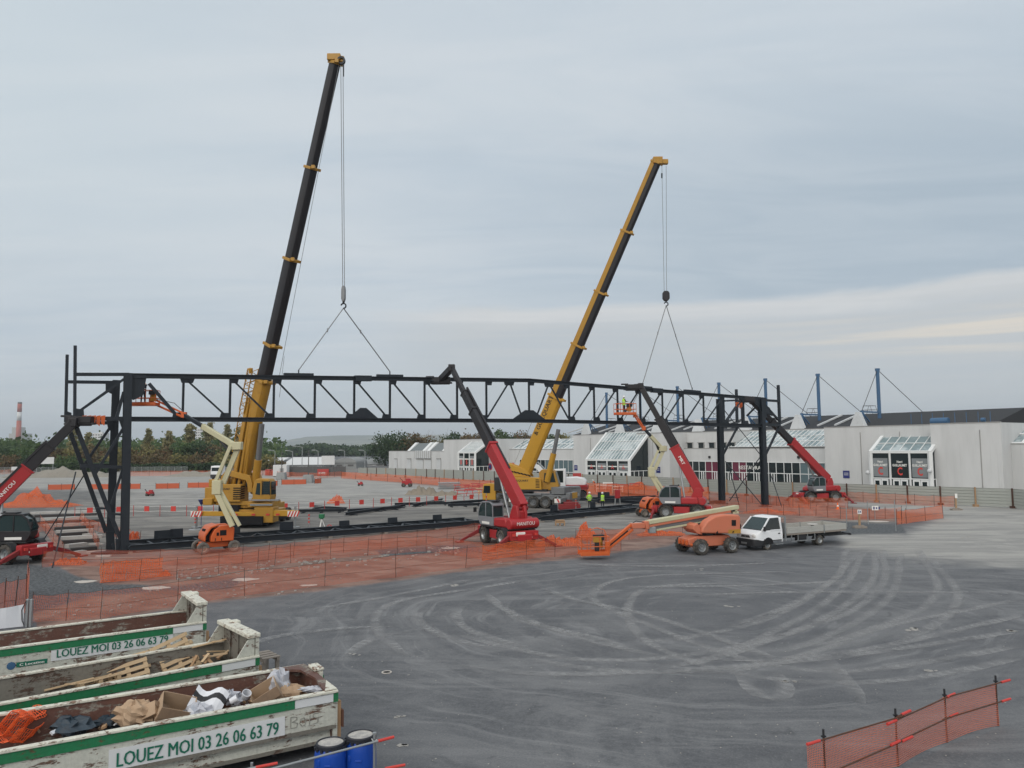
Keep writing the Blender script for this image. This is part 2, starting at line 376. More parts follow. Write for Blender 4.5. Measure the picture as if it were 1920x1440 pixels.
def np_mesh(name, vs, fcs, mats, parent=None, loc=(0, 0, 0), smooth=False, mi=None):
    me = bpy.data.meshes.new(name); k = fcs.shape[1]
    me.vertices.add(len(vs)); me.vertices.foreach_set('co', vs.astype(np.float32).ravel())
    me.loops.add(len(fcs) * k); me.loops.foreach_set('vertex_index', fcs.astype(np.int32).ravel())
    me.polygons.add(len(fcs)); me.polygons.foreach_set('loop_start', np.arange(0, len(fcs) * k, k, dtype=np.int32))
    me.polygons.foreach_set('loop_total', np.full(len(fcs), k, dtype=np.int32))
    for mt in (mats if isinstance(mats, (list, tuple)) else [mats]): me.materials.append(MATS[mt] if isinstance(mt, str) else mt)
    if mi is not None: me.polygons.foreach_set('material_index', mi.astype(np.int32))
    if smooth: me.polygons.foreach_set('use_smooth', np.ones(len(fcs), bool))
    me.update(calc_edges=True)
    o = bpy.data.objects.new(name, me); SC.collection.objects.link(o)
    if parent: o.parent = parent; ORG[o.name] = ORG[parent.name]
    else: o.location = loc; ORG[o.name] = V(loc)
    return o
m, t, b, o_ = new_mat('ground')
at = t.node('ShaderNodeAttribute', attribute_name='zones')
r_, g_, b_ = t.sep(at.outputs['Color']); a_ = at.outputs['Alpha']
co = t.node('ShaderNodeTexCoord').outputs['Object']
big = t.noise(co, 0.06, 5, 0.6, 0.4); mid = t.noise(co, 0.55, 6, 0.62, 0.5); fine = t.noise(co, 6.0, 6, 0.65); grit = t.noise(co, 60.0, 3, 0.6)
swirl = t.noise(t.vscale(co, (1, 1, 1), rot=(0, 0, 0.35)), 0.16, 7, 0.66, 2.2)
stre = t.noise(t.vscale(co, (0.06, 0.5, 1), rot=(0, 0, -0.5)), 1.2, 7, 0.68, 0.7)
stre2 = t.noise(t.vscale(co, (0.10, 0.34, 1), rot=(0, 0, 0.22)), 0.9, 8, 0.72, 1.6)
asph = t.mix(t.smooth(fine, 0.3, 0.7), (0.080, 0.085, 0.094), (0.118, 0.123, 0.131))
asph = t.mix(t.m('MULTIPLY', t.smooth(mid, 0.45, 0.7), 0.45), asph, (0.165, 0.170, 0.178))
asph = t.mix(t.m('MULTIPLY', t.smooth(swirl, 0.47, 0.60), 0.32), asph, (0.215, 0.22, 0.225))
asph = t.mix(t.m('MULTIPLY', t.smooth(stre, 0.50, 0.64), 0.4), asph, (0.22, 0.225, 0.23))
asph = t.mix(t.m('MULTIPLY', t.smooth(big, 0.55, 0.42), 0.4), asph, (0.095, 0.10, 0.110))
c0_ = G(1340, 1150); rel = t.node('ShaderNodeVectorMath', operation='SUBTRACT'); t.put(rel.inputs[0], co); rel.inputs[1].default_value = tuple(c0_); rx_, ry_, _ = t.sep(rel.outputs[0])
rad = t.m('POWER', t.m('ADD', t.m('MULTIPLY', rx_, rx_), t.m('MULTIPLY', t.m('MULTIPLY', ry_, ry_), 1.3)), 0.5); ang = t.m('ARCTAN2', ry_, rx_)
wv_ = t.m('MULTIPLY', t.m('SUBTRACT', t.noise(co, 0.09, 3, 0.5), 0.5), 7.0); ringv = t.comb(t.m('ADD', rad, wv_), t.m('MULTIPLY', ang, 1.1), 0.0)
ring = t.noise(ringv, 1.25, 7, 0.70, 0.25); ring2 = t.noise(ringv, 0.45, 5, 0.6, 0.3); rfd = t.m('MULTIPLY', t.smooth(rad, 1.0, 5.0), t.smooth(rad, 30.0, 12.0))
asph = t.mix(t.m('MULTIPLY', t.m('MULTIPLY', t.smooth(ring, 0.51, 0.68), rfd), 0.58), asph, (0.245, 0.25, 0.255))
asph = t.mix(t.m('MULTIPLY', t.m('MULTIPLY', t.smooth(ring2, 0.50, 0.68), rfd), 0.35), asph, (0.21, 0.215, 0.22))
asph = t.mix(t.m('MULTIPLY', t.m('MULTIPLY', t.smooth(ring, 0.46, 0.34), rfd), 0.30), asph, (0.066, 0.070, 0.078))
stn = t.noise(co, 0.75, 4, 0.6, 0.8); grn = t.noise(co, 19.0, 4, 0.7)
asph = t.mix(t.m('MULTIPLY', t.smooth(stn, 0.62, 0.70), 0.55), asph, (0.070, 0.074, 0.080))
asph = t.mix(t.m('MULTIPLY', t.smooth(grn, 0.50, 0.66), 0.40), asph, (0.075, 0.078, 0.086))
asph = t.mix(t.m('MULTIPLY', t.smooth(grn, 0.46, 0.34), 0.35), asph, (0.25, 0.25, 0.25))
asph = t.mix(t.m('MULTIPLY', t.smooth(grit, 0.62, 0.75), 0.5), asph, (0.24, 0.24, 0.235))
sitec = t.mix(t.smooth(stre2, 0.40, 0.62), (0.115, 0.112, 0.108), (0.25, 0.24, 0.22))
sitec = t.mix(t.m('MULTIPLY', t.smooth(mid, 0.4, 0.65), 0.5), sitec, (0.17, 0.165, 0.155))
sitec = t.mix(t.m('MULTIPLY', t.smooth(fine, 0.55, 0.7), 0.35), sitec, (0.07, 0.07, 0.07))
def edge_(msk_, w_=0.35, nz=None):
    nz = nz or t.m('ADD', t.m('MULTIPLY', mid, 0.6), t.m('MULTIPLY', stre2, 0.4))
    return t.smooth(t.m('ADD', msk_, t.m('MULTIPLY', t.m('SUBTRACT', nz, 0.5), 1.4)), 0.5 - w_, 0.5 + w_)
col = t.mix(edge_(a_, 0.2), asph, sitec)
palec = t.mix(t.smooth(stre2, 0.4, 0.62), (0.25, 0.248, 0.24), (0.345, 0.34, 0.32))
palec = t.mix(t.m('MULTIPLY', t.smooth(fine, 0.5, 0.7), 0.3), palec, (0.18, 0.175, 0.17))
col = t.mix(edge_(g_, 0.45), col, palec)
clayc = t.mix(t.smooth(mid, 0.35, 0.65), (0.150, 0.092, 0.076), (0.250, 0.165, 0.135))
clayc = t.mix(t.m('MULTIPLY', t.smooth(stre2, 0.5, 0.66), 0.5), clayc, (0.33, 0.25, 0.21))
clayc = t.mix(t.m('MULTIPLY', t.smooth(fine, 0.56, 0.68), 0.6), clayc, (0.10, 0.07, 0.06))
col = t.mix(edge_(r_, 0.25), col, clayc)
gravc = t.mix(t.smooth(fine, 0.4, 0.62), (0.050, 0.056, 0.063), (0.13, 0.14, 0.145))
col = t.mix(edge_(b_, 0.25), col, gravc)
t.put(b.inputs['Base Color'], col); b.inputs['Roughness'].default_value = 0.86; b.inputs['Specular IOR Level'].default_value = 0.25
bn = t.node('ShaderNodeBump'); bn.inputs['Strength'].default_value = 0.5; bn.inputs['Distance'].default_value = 0.05
t.put(bn.inputs['Height'], t.m('ADD', t.m('MULTIPLY', mid, 1.0), t.m('MULTIPLY', fine, t.m('ADD', 0.35, t.m('MULTIPLY', b_, 1.0))))); t.l.new(bn.outputs[0], b.inputs['Normal'])
gnd = np_mesh('ground', vs, fcs, 'ground'); gnd['kind'] = 'structure'
ca = gnd.data.color_attributes.new('zones', 'FLOAT_COLOR', 'POINT'); ca.data.foreach_set('color', msk.astype(np.float32).ravel())
# ---- tyre marks: dust pressed in curved ribbons
def spline(pts, step=0.5):
    out = []; q = [pts[0] * 2 - pts[1]] + pts + [pts[-1] * 2 - pts[-2]]
    for i in range(1, len(q) - 2):
        a, b2, c, d = q[i - 1:i + 3]; n = max(2, int((c - b2).length / step))
        for k in range(n):
            u = k / n; out.append(0.5 * ((2 * b2) + (c - a) * u + (2 * a - 5 * b2 + 4 * c - d) * u * u + (3 * b2 - a - 3 * c + d) * u ** 3))
    return out + [pts[-1]]
m, t, b, o_ = new_mat('tyre_dust')
uv = t.node('ShaderNodeUVMap').outputs[0]; ux_, uy_, _ = t.sep(uv); co = t.node('ShaderNodeTexCoord').outputs['Object']
edg = t.m('MULTIPLY', t.smooth(ux_, 0.0, 0.38), t.smooth(ux_, 1.0, 0.62))
tread = t.smooth(t.m('SINE', t.m('ADD', t.m('MULTIPLY', uy_, 16.0), t.m('MULTIPLY', t.m('ABSOLUTE', t.m('SUBTRACT', ux_, 0.5)), 9.0))), -0.5, 0.6, 0.7, 1.0)
nz = t.smooth(t.noise(co, 0.8, 6, 0.7, 0.5), 0.34, 0.60, 0.25, 1.0)
al = t.m('MULTIPLY', t.m('MULTIPLY', edg, tread), t.m('MULTIPLY', nz, 0.58))
b.inputs['Base Color'].default_value = (0.33, 0.335, 0.34, 1); b.inputs['Roughness'].default_value = 0.95
tp = t.node('ShaderNodeBsdfTransparent'); mx = t.node('ShaderNodeMixShader'); t.put(mx.inputs[0], al)
t.l.new(tp.outputs[0], mx.inputs[1]); t.l.new(b.outputs[0], mx.inputs[2]); t.l.new(mx.outputs[0], o_.inputs[0])
TR = [[(1585, 1025), (1577, 1072), (1551, 1096), (1503, 1129), (1431, 1163), (1335, 1187), (1240, 1199), (1120, 1196)],
 [(1618, 1030), (1601, 1072), (1580, 1101), (1527, 1144), (1455, 1182), (1393, 1211), (1300, 1240), (1180, 1255)],
 [(1652, 1030), (1661, 1072), (1647, 1105), (1599, 1144), (1527, 1172), (1431, 1201), (1311, 1225), (1192, 1237), (1072, 1235), (960, 1215), (840, 1180)],
 [(1685, 1036), (1685, 1077), (1671, 1115), (1620, 1158), (1540, 1196), (1440, 1225)],
 [(1718, 1030), (1757, 1090), (1743, 1129), (1700, 1155), (1600, 1190), (1480, 1215)],
 [(960, 1232), (1096, 1254), (1216, 1259), (1335, 1259), (1431, 1247), (1540, 1218), (1680, 1170), (1920, 1125)],
 [(1920, 1206), (1718, 1245), (1575, 1259), (1450, 1248), (1330, 1215), (1200, 1165), (1120, 1130), (1115, 1110), (1150, 1090), (1250, 1078), (1500, 1072)],
 [(1920, 1228), (1740, 1268), (1560, 1280), (1380, 1262), (1250, 1222), (1190, 1180), (1180, 1130), (1230, 1100), (1400, 1094)],
 [(806, 1137), (781, 1151), (786, 1168), (850, 1200), (960, 1228)], [(873, 1134), (851, 1148), (862, 1168), (899, 1190), (1010, 1225)],
 [(958, 1137), (952, 1151), (991, 1168), (1090, 1190), (1200, 1225)], [(1000, 1085), (893, 1103), (766, 1123), (712, 1145), (707, 1180), (760, 1240)],
 [(1303, 1118), (1500, 1110), (1920, 1112)], [(1170, 1102), (1400, 1098), (1640, 1088)], [(560, 1150), (760, 1112), (900, 1085)],
 [(1431, 1247), (1470, 1290), (1450, 1310), (1410, 1290), (1393, 1250)], [(1540, 1230), (1600, 1300), (1590, 1330)],
 [(1640, 1032), (1640, 1075), (1618, 1110), (1565, 1148), (1490, 1184), (1400, 1215), (1290, 1245)], [(1600, 1040), (1570, 1080), (1525, 1112), (1450, 1148), (1350, 1175)], [(1920, 1150), (1760, 1190), (1600, 1222), (1450, 1236), (1300, 1232)], [(1740, 1045), (1790, 1100), (1790, 1140), (1740, 1178), (1650, 1205)],
 [(1920, 1180), (1700, 1215), (1500, 1240), (1200, 1262), (1000, 1262), (850, 1240)], [(1000, 1100), (1080, 1125), (1200, 1150), (1340, 1195), (1480, 1250)], [(900, 1110), (960, 1150), (1100, 1200), (1260, 1240)], [(1060, 1058), (1240, 1062), (1480, 1056)], [(420, 1230), (520, 1195), (640, 1180), (760, 1178)], [(640, 1250), (700, 1200), (820, 1178)]]
mb = MB(); hgt = 0.004
for k, pxs in enumerate(TR):
    pts = spline([G(*p) for p in pxs], 0.5); z = 0.004 + 0.0006 * k; wdt = 0.62; L = 0; prev = None; T = len(pts)
    tot = []
    for i, p in enumerate(pts):
        d = (pts[min(i + 1, T - 1)] - pts[max(i - 1, 0)]); s_ = V((-d.y, d.x, 0)).normalized() * wdt / 2
        if i: L += (p - pts[i - 1]).length
        tot.append((V((p.x, p.y, z)) - s_, V((p.x, p.y, z)) + s_, L))
    fd = [min(1.0, i / 7, (T - 1 - i) / 7) for i in range(T)]
    for i in range(T - 1): (a, b2, l0), (c, d, l1) = tot[i], tot[i + 1]; mb.quad(a, b2, d, c, 0, [(0, l0), (fd[i], l0), (fd[i + 1], l1), (0, l1)])
o = mb.build('tyre_tracks', 'tyre_dust'); o['kind'] = 'structure'
# ---- loose chips and scraps over the yard
paint('chips', (0.33, 0.32, 0.30), 0.9, 0, 0.5, (0.2, 0.19, 0.18), scale=9)
mb = MB()
def chip(p, s, h):
    n = random.randint(4, 6); a0 = random.random() * 6; pts = []
    for k in range(n):
        a = a0 + k * 6.283 / n; r = s * random.uniform(0.6, 1.2); pts.append((math.cos(a) * r, math.sin(a) * r))
    mb.prism(pts, (p.x, p.y, 0.003), (1, 0, 0), (0, 1, 0), (0, 0, h), 0)
for k in range(330):
    p = G(random.uniform(440, 1900), random.uniform(1060, 1440)); chip(p, random.uniform(0.008, 0.028), 0.008)
for px, py, s in ((1373, 1138, .16), (845, 1098, .2), (1480, 1278, .14), (748, 1345, .1), (760, 1398, .16), (1310, 1068, .2), (1707, 1180, .2), (1890, 1182, .2), (1745, 1258, .12), (930, 1055, .12), (1810, 1008, .2), (662, 1227, .08)):
    for j in range(4): chip(G(px + random.uniform(-12, 12), py + random.uniform(-2, 2)), s * random.uniform(.3, .9), 0.01)
for k in range(170):      # broken stone along the netting
    x = random.uniform(330, 860); y = 1078 - (x - 330) * 0.085 + random.uniform(-10, 12); chip(G(x, y), random.uniform(.03, .14), random.uniform(.03, .1))
for k in range(70):
    x = random.uniform(90, 640); chip(G(x, 1150 - (x - 90) * 0.10 + random.uniform(-26, 10)), random.uniform(.03, .09), random.uniform(.02, .06))
o = mb.build('stone_chips', 'chips'); tag(o, 'pale stone chips and scraps scattered over the yard', 'rubble', kind='stuff')
# flat pale puddles of mortar on the red earth
mb = MB()
for px, py, sx, sy in ((290, 1103, .75, .5), (459, 1087, .75, .5), (160, 1091, .6, .45), (845, 1028, .7, .4), (580, 1098, .5, .3), (1230, 965, 2.2, .5), (1205, 980, 1.4, .4), (1290, 973, 1.8, .5), (1060, 952, 2, .4), (1645, 978, 1, .6)):
    p = G(px, py); pts = [(math.cos(a * .449) * sx * random.uniform(.7, 1.1), math.sin(a * .449) * sy * random.uniform(.7, 1.1)) for a in range(14)]
    mb.prism(pts, (p.x, p.y, 0.004), (1, 0, 0), (0, 1, 0), (0, 0, 0.02), 0)
paint('mortar', (0.50, 0.47, 0.43), 0.9, 0, 0.6, (0.28, 0.24, 0.2), scale=4)
o = mb.build('mortar_patches', 'mortar'); o['kind'] = 'structure'
# drain cover and manholes
for px, py, r, lb in ((725, 1261, .16, 'small round drain cover in the asphalt right of the skips'),):
    p = G(px, py); mb = MB(); mb.lathe([(0.0, 0.012), (r * .7, 0.012), (r * .75, 0.02), (r, 0.02), (r, 0.0)], (p.x, p.y, 0.002), (0, 0, 1), 20, 0)
    mb.lathe([(0.0, 0.016), (r * .68, 0.016)], (p.x, p.y, 0.002), (0, 0, 1), 20, 1)
    tag(mb.build('drain_cover', ['mortar', 'dark_void'], loc=p), lb, 'drain cover')
# ---- hills
def ridge(name, Y0, sil, depth, mat, seed):
    rg = np.random.default_rng(seed); xs = np.array([P(px, 800, Y0).x for px, _ in sil]); zs = np.array([max(0, P(px, py, Y0).z) for px, py in sil])
    n = 160; X_ = np.linspace(xs[0], xs[-1], n); Zr = np.interp(X_, xs, zs); rows = []
    for k, (f, dy) in enumerate(((0, -depth), (0.25, -depth * .7), (0.62, -depth * .4), (0.88, -depth * .15), (1, 0), (0.8, depth * .4), (0, depth))):
        rows.append(np.stack([X_, np.full(n, Y0 + dy) + rg.normal(0, depth * .02, n), Zr * f + (rg.normal(0, 1, n).cumsum() * 0.0) + (rg.normal(0, Y0 * 0.0002, n) if 0 < f < 1 else 0)], -1))
    vs = np.concatenate(rows); i, j = np.meshgrid(np.arange(6), np.arange(n - 1), indexing='ij')
    f = np.stack([i * n + j, i * n + j + 1, (i + 1) * n + j + 1, (i + 1) * n + j], -1).reshape(-1, 4)
    o = np_mesh(name, vs, f, mat, smooth=True); o['kind'] = 'structure'; return o
m, t, b, o_ = new_mat('hillside'); co = t.node('ShaderNodeTexCoord').outputs['Object']
c = t.mix(t.smooth(t.noise(t.vscale(co, (1, 1, 8)), 0.004, 5, 0.6), 0.42, 0.6), (0.06, 0.08, 0.045), (0.17, 0.17, 0.11)); t.put(b.inputs['Base Color'], c); b.inputs['Roughness'].default_value = 1
ridge('hill', 6200, [(330, 842), (440, 841), (480, 838), (520, 829), (575, 819), (640, 816.5), (720, 816), (840, 815), (960, 818), (1080, 814), (1180, 822), (1300, 833)], 900, 'hillside', 3)
ridge('hill_ridge', 3600, [(300, 842), (430, 841), (520, 839.5), (600, 837), (660, 834), (720, 831), (760, 830), (900, 829), (1100, 830), (1300, 833)], 420, 'hillside', 5)
# ================================================================ TREES
def leaf_mat(name, cols, rough=0.8):
    cols = [tuple(x * 1.85 for x in c) for c in cols]
    m, t, b, o = new_mat(name)
    gi = t.node('ShaderNodeNewGeometry').outputs['Random Per Island']
    oi = t.node('ShaderNodeObjectInfo').outputs['Random']
    co = t.node('ShaderNodeTexCoord').outputs['Object']
    nz = t.smooth(t.noise(co, 0.45, 3, 0.5), 0.35, 0.65)
    c = t.mix(gi, cols[0], cols[1]); c = t.mix(t.m('MULTIPLY', nz, 0.7), c, cols[2])
    c = t.mix(t.m('MULTIPLY', oi, 0.25), c, cols[1])
    t.put(b.inputs['Base Color'], c); b.inputs['Roughness'].default_value = rough; b.inputs['Specular IOR Level'].default_value = 0.2
    tr = t.node('ShaderNodeBsdfTranslucent'); t.put(tr.inputs[0], c); mx = t.node('ShaderNodeMixShader'); mx.inputs[0].default_value = 0.25
    t.l.new(b.outputs[0], mx.inputs[1]); t.l.new(tr.outputs[0], mx.inputs[2]); t.l.new(mx.outputs[0], o.inputs[0]); return m
leaf_mat('leaf_green', [(0.030, 0.055, 0.020), (0.060, 0.085, 0.028), (0.022, 0.042, 0.020)])
leaf_mat('leaf_dark', [(0.018, 0.036, 0.018), (0.040, 0.058, 0.024), (0.014, 0.028, 0.016)])
leaf_mat('leaf_olive', [(0.095, 0.090, 0.035), (0.140, 0.120, 0.045), (0.060, 0.062, 0.028)])
leaf_mat('leaf_brown', [(0.105, 0.055, 0.030), (0.075, 0.065, 0.030), (0.050, 0.045, 0.025)])
leaf_mat('leaf_yellow', [(0.19, 0.155, 0.075), (0.13, 0.125, 0.06), (0.085, 0.09, 0.045)])
paint('bark', (0.055, 0.042, 0.032), 0.9, 0, 0.3)
def quads_at(P_, size, rg, flat=0.0):
    n = len(P_); a = rg.normal(0, 1, (n, 3)); a /= np.linalg.norm(a, axis=1)[:, None]
    b_ = np.cross(a, rg.normal(0, 1, (n, 3))); b_ /= np.linalg.norm(b_, axis=1)[:, None]
    s1 = (size * rg.uniform(.6, 1.3, n))[:, None]; s2 = s1 * rg.uniform(.5, .9, n)[:, None]
    vs = np.stack([P_ - a * s1 - b_ * s2 * .3, P_ + b_ * s2 - a * s1 * .2, P_ + a * s1 + b_ * s2 * .2, P_ - b_ * s2 + a * s1 * .1], 1).reshape(-1, 3)
    return vs, np.arange(4 * n).reshape(-1, 4)
def make_tree(name, kind, h, w_, leaves, label, n=1500, seed=0, leaf=0.33, bare=False, group=None, loc=(0, 0, 0)):
    rg = np.random.default_rng(seed); t_ = thing(name, loc, label, 'tree', group); L = V(loc)
    tb = MB(); zc = h * (0.16 if kind == 'poplar' else 0.3)
    tb.tube(L, L + V((0, 0, h * .5)), h * .022 + .06, 7, 0, h * .014 + .03); tb.tube(L + V((0, 0, h * .5)), L + V((0, 0, h * .9)), h * .014 + .03, 6, 0, .02)
    clumps = []; nc = 46 if kind != 'poplar' else 95
    for k in range(nc):
        if kind == 'poplar':
            f = rg.uniform(0.08, .97); r = w_ / 2 * math.sqrt(max(0.02, 1 - ((f - .42) / .60) ** 2)) * rg.uniform(.1, .75); a = rg.uniform(0, 6.28)
            c = np.array([math.cos(a) * r, math.sin(a) * r, h * f]); s = w_ * .13 * (1.15 - f * .4)
        elif kind == 'conifer':
            f = rg.uniform(0.12, 1.0); r = w_ / 2 * (1 - f) * rg.uniform(.3, 1.1); a = rg.uniform(0, 6.28)
            c = np.array([math.cos(a) * r, math.sin(a) * r, h * f]); s = w_ * .16 * (1.2 - f * .8)
        else:
            d = rg.normal(0, 1, 3); d /= np.linalg.norm(d); q = rg.uniform(.45, 1) ** .6
            c = np.array([d[0] * w_ / 2 * q, d[1] * w_ / 2 * q, h * (.56 if kind != 'bush' else .5) + d[2] * h * (.42 if kind != 'bush' else .48) * q]); s = w_ * rg.uniform(.10, .19)
            c[0] *= 1.0 + .25 * rg.uniform(-1, 1)
        c[2] = max(c[2], s * .6)
        clumps.append((c, s))
        if k % (2 if bare else 4) == 0 and kind in ('round', 'tall'):
            b0 = L + V((0, 0, h * rg.uniform(.22, .5))); b1 = L + V(c); mid = (b0 + b1) / 2 + V((0, 0, -h * .03))
            tb.tube(b0, mid, h * .011 + .02, 5, 0, h * .008 + .01); tb.tube(mid, b1, h * .008 + .01, 5, 0, .012)
            if bare:
                for q in range(7): tb.tube(b1, b1 + V(rg.normal(0, 1, 3)) * s * 1.1 + V((0, 0, s)), .035, 3, 0, .012, cap=False)
    pts = []
    per = max(4, n // nc)
    for c, s in clumps: pts.append(c + rg.normal(0, 1, (per, 3)) * s * np.array([.62, .62, .55]))
    pts = np.concatenate(pts); pts[:, 2] = np.maximum(pts[:, 2], .15)
    vs, fs = quads_at(pts, leaf, rg)
    np_mesh('crown', vs, fs, leaves, t_); tb.build('trunk', 'bark', t_)
    return t_
def tree_at(px, ytop, Y, kind, w_, leaves, label, name='broadleaf_tree', group=None, **k):
    h = P(px, ytop, Y).z * (1.02 if kind == 'poplar' else .86); g = P(px, 850, Y); return make_tree(name, kind, h, w_, leaves, label, loc=(g.x, Y, 0), seed=int(px * 7 + ytop), group=group, **k)
GL = 'trees along the far edge of the site'; GP = 'poplars rising behind the tree belt'; GH = 'trees behind the exhibition hall'
# poplars
for px, y, w_, lb in ((136, 801, 4.5, 'poplar seen between the leaning braces of the left tower'), (165, 812, 4.2, 'dark poplar left of the small concrete tower'),
    (278, 806, 4.6, 'slim poplar, first one right of the thick steel columns'), (316, 808, 5.5, 'second poplar right of the thick steel columns'),
    (355, 795, 6.0, 'broad poplar left of the white apartment tower'), (391, 791, 5.5, 'tallest poplar, just right of the white apartment tower'),
    (425, 796, 5.5, 'poplar behind the elbow of the cream boom lift'), (447, 802, 4.0, 'thin poplar beside the lattice of the left crane')):
    tree_at(px, y, 285, 'poplar', w_, 'leaf_yellow', lb, 'poplar_tree', GP, n=2300, leaf=.42)
for px, y, w_, lf, lb in ((5, 838, 9, 'leaf_dark', 'dark round tree at the left edge of the view'), (30, 838, 8, 'leaf_green', 'green tree below the red and white chimney'),
    (56, 831, 9, 'leaf_green', 'broad green tree right of the power station'), (84, 826, 9, 'leaf_green', 'green tree behind the raised left telehandler boom'),
    (112, 834, 8, 'leaf_brown', 'brownish tree behind the end of the black telehandler boom'), (148, 834, 9, 'leaf_olive', 'olive tree between the two leaning tower braces'),
    (180, 830, 10, 'leaf_brown', 'autumn tree below the small concrete tower'), (262, 836, 9, 'leaf_brown', 'rusty brown tree just right of the steel columns'),
    (290, 834, 10, 'leaf_olive', 'olive tree below the slim poplars'), (322, 832, 10, 'leaf_brown', 'brown tree under the second poplar'),
    (345, 826, 9, 'leaf_green', 'dark green tree under the broad poplar'), (372, 822, 10, 'leaf_dark', 'dark tree in front of the white apartment tower'),
    (402, 830, 10, 'leaf_brown', 'reddish tree behind the cream boom lift arm'), (430, 828, 9, 'leaf_green', 'green tree left of the big yellow crane boom'),
    (236, 832, 8, 'leaf_olive', 'pale olive tree seen past the right steel column')):
    tree_at(px, y, 262, 'round', w_, lf, lb, 'broadleaf_tree', GL, n=1500, leaf=.42)
for px, y, w_, lf, lb in ((18, 850, 7, 'leaf_brown', 'low brown bush behind the mesh fence at far left'), (62, 848, 8, 'leaf_dark', 'dark bush behind the white roadside panel'),
    (215, 848, 8, 'leaf_olive', 'bush seen between the two steel columns'), (252, 850, 8, 'leaf_brown', 'brown bush right of the steel columns'),
    (300, 848, 9, 'leaf_brown', 'wide brown bush left of the parked lorry'), (340, 850, 8, 'leaf_olive', 'olive bush above the far road'),
    (378, 848, 8, 'leaf_brown', 'rust coloured bush just left of the parked lorry'), (412, 850, 8, 'leaf_olive', 'bush above the parked lorry cab'),
    (500, 852, 9, 'leaf_olive', 'round olive bush right of the big yellow boom'), (474, 846, 8, 'leaf_green', 'green bush behind the big yellow boom'),
    (522, 866, 6, 'leaf_brown', 'small brown bush left of the grey sheds'), (130, 852, 8, 'leaf_green', 'green bush behind the dark hedge')):
    tree_at(px, y, 250, 'bush', w_, lf, lb, 'bush', 'bushes along the far edge of the site', n=1000, leaf=.4)
# clipped hedge
a = G(70, 889); rg = np.random.default_rng(4)
for px0, px1, yt, Y, lb in ((85, 206, 866, 236, 'long dark green hedge behind the spoil heap'), (236, 440, 868, 240, 'low green hedge between the steel columns and the lorry')):
    x0 = P(px0, 870, Y).x; x1 = P(px1, 870, Y).x; h = P(px0, yt, Y).z; n = 5200
    pts = np.stack([rg.uniform(0, x1 - x0, n), rg.uniform(-1.6, 1.6, n), rg.uniform(.1, h, n)], -1); pts[:, 2] *= 1 - .22 * np.abs(np.sin(pts[:, 0] * .35))
    vs, fs = quads_at(pts, .36, rg); o = np_mesh('hedge', vs, fs, 'leaf_dark', loc=(x0, Y, 0)); tag(o, lb, 'hedge')
# trees behind the hall
for px, y, Y, w_, lf, kd, lb in ((722, 806, 300, 11, 'leaf_dark', 'tall', 'big dark tree at the left end of the hall'), (748, 803, 292, 12, 'leaf_dark', 'tall', 'dark tree behind the white roof hoods'),
    (776, 806, 292, 10, 'leaf_brown', 'tall', 'autumn tree right of the big dark tree'), (802, 812, 300, 10, 'leaf_brown', 'tall', 'thin leafless looking tree above the low roof hoods'),
    (824, 810, 300, 10, 'leaf_olive', 'tall', 'sparse olive tree above the left hall block'), (852, 803, 300, 9, 'leaf_dark', 'tall', 'dark pointed tree left of the black telehandler boom'),
    (880, 802, 300, 10, 'leaf_brown', 'tall', 'russet tree just left of the black telehandler boom'), (906, 806, 300, 10, 'leaf_brown', 'tall', 'brown tree crossed by the black telehandler boom'),
    (934, 800, 300, 10, 'leaf_green', 'tall', 'green tree right of the black telehandler boom'), (958, 804, 300, 9, 'leaf_dark', 'tall', 'dark tree below the middle gusset of the truss'),
    (984, 802, 300, 10, 'leaf_brown', 'tall', 'brown tree left of the yellow crane boom'), (1030, 806, 300, 9, 'leaf_dark', 'tall', 'dark tree right of the yellow crane boom'),
    (1052, 807, 300, 8, 'leaf_olive', 'tall', 'rounded brownish tree above the glass roof lights'), (1072, 812, 300, 7, 'leaf_green', 'tall', 'small green tree at the foot of the grey hall tower'),
    (1912, 786, 190, 7, 'leaf_olive', 'tall', 'yellow green treetop beyond the right end of the hall')):
    tree_at(px, y, Y, 'round', w_, lf, lb, 'broadleaf_tree', GH, n=900 if 'leafless' in lb or 'sparse' in lb else 1800, leaf=.42, bare=('leafless' in lb or 'sparse' in lb))
# far wood: one mass
rg = np.random.default_rng(11); X_ = []
for k in range(900):
    px = rg.uniform(440, 760); Y = rg.uniform(620, 980); base = P(px, 850, Y); htop = 7.0 + 2.0 * math.sin(px * .045) + 1.5 * math.sin(px * .21) + rg.uniform(-1, 2)
    c = np.array([base.x, Y, 0]); n = 34
    q = rg.normal(0, 1, (n, 3)) * np.array([4.2, 4, 1.3]) + c + np.array([0, 0, htop * rg.uniform(.35, .85)]); q[:, 2] = np.maximum(q[:, 2], .5); X_.append(q)
vs, fs = quads_at(np.concatenate(X_), 1.6, rg); o = np_mesh('far_wood', vs, fs, 'leaf_dark'); tag(o, 'distant belt of dark trees below the hills', 'woodland', kind='stuff')
rg = np.random.default_rng(12); X_ = []
for k in range(1200):
    px = rg.uniform(-500, 520); Y = rg.uniform(330, 600); base = P(px, 850, Y)
    q = rg.normal(0, 1, (30, 3)) * np.array([3.4, 3, 2.2]) + np.array([base.x, Y, rg.uniform(2, 9.5)]); q[:, 2] = np.maximum(q[:, 2], .5); X_.append(q)
vs, fs = quads_at(np.concatenate(X_), 1.1, rg); o = np_mesh('tree_belt', vs, fs, 'leaf_green'); tag(o, 'dense tree belt filling the gaps behind the left row of trees', 'woodland', kind='stuff')
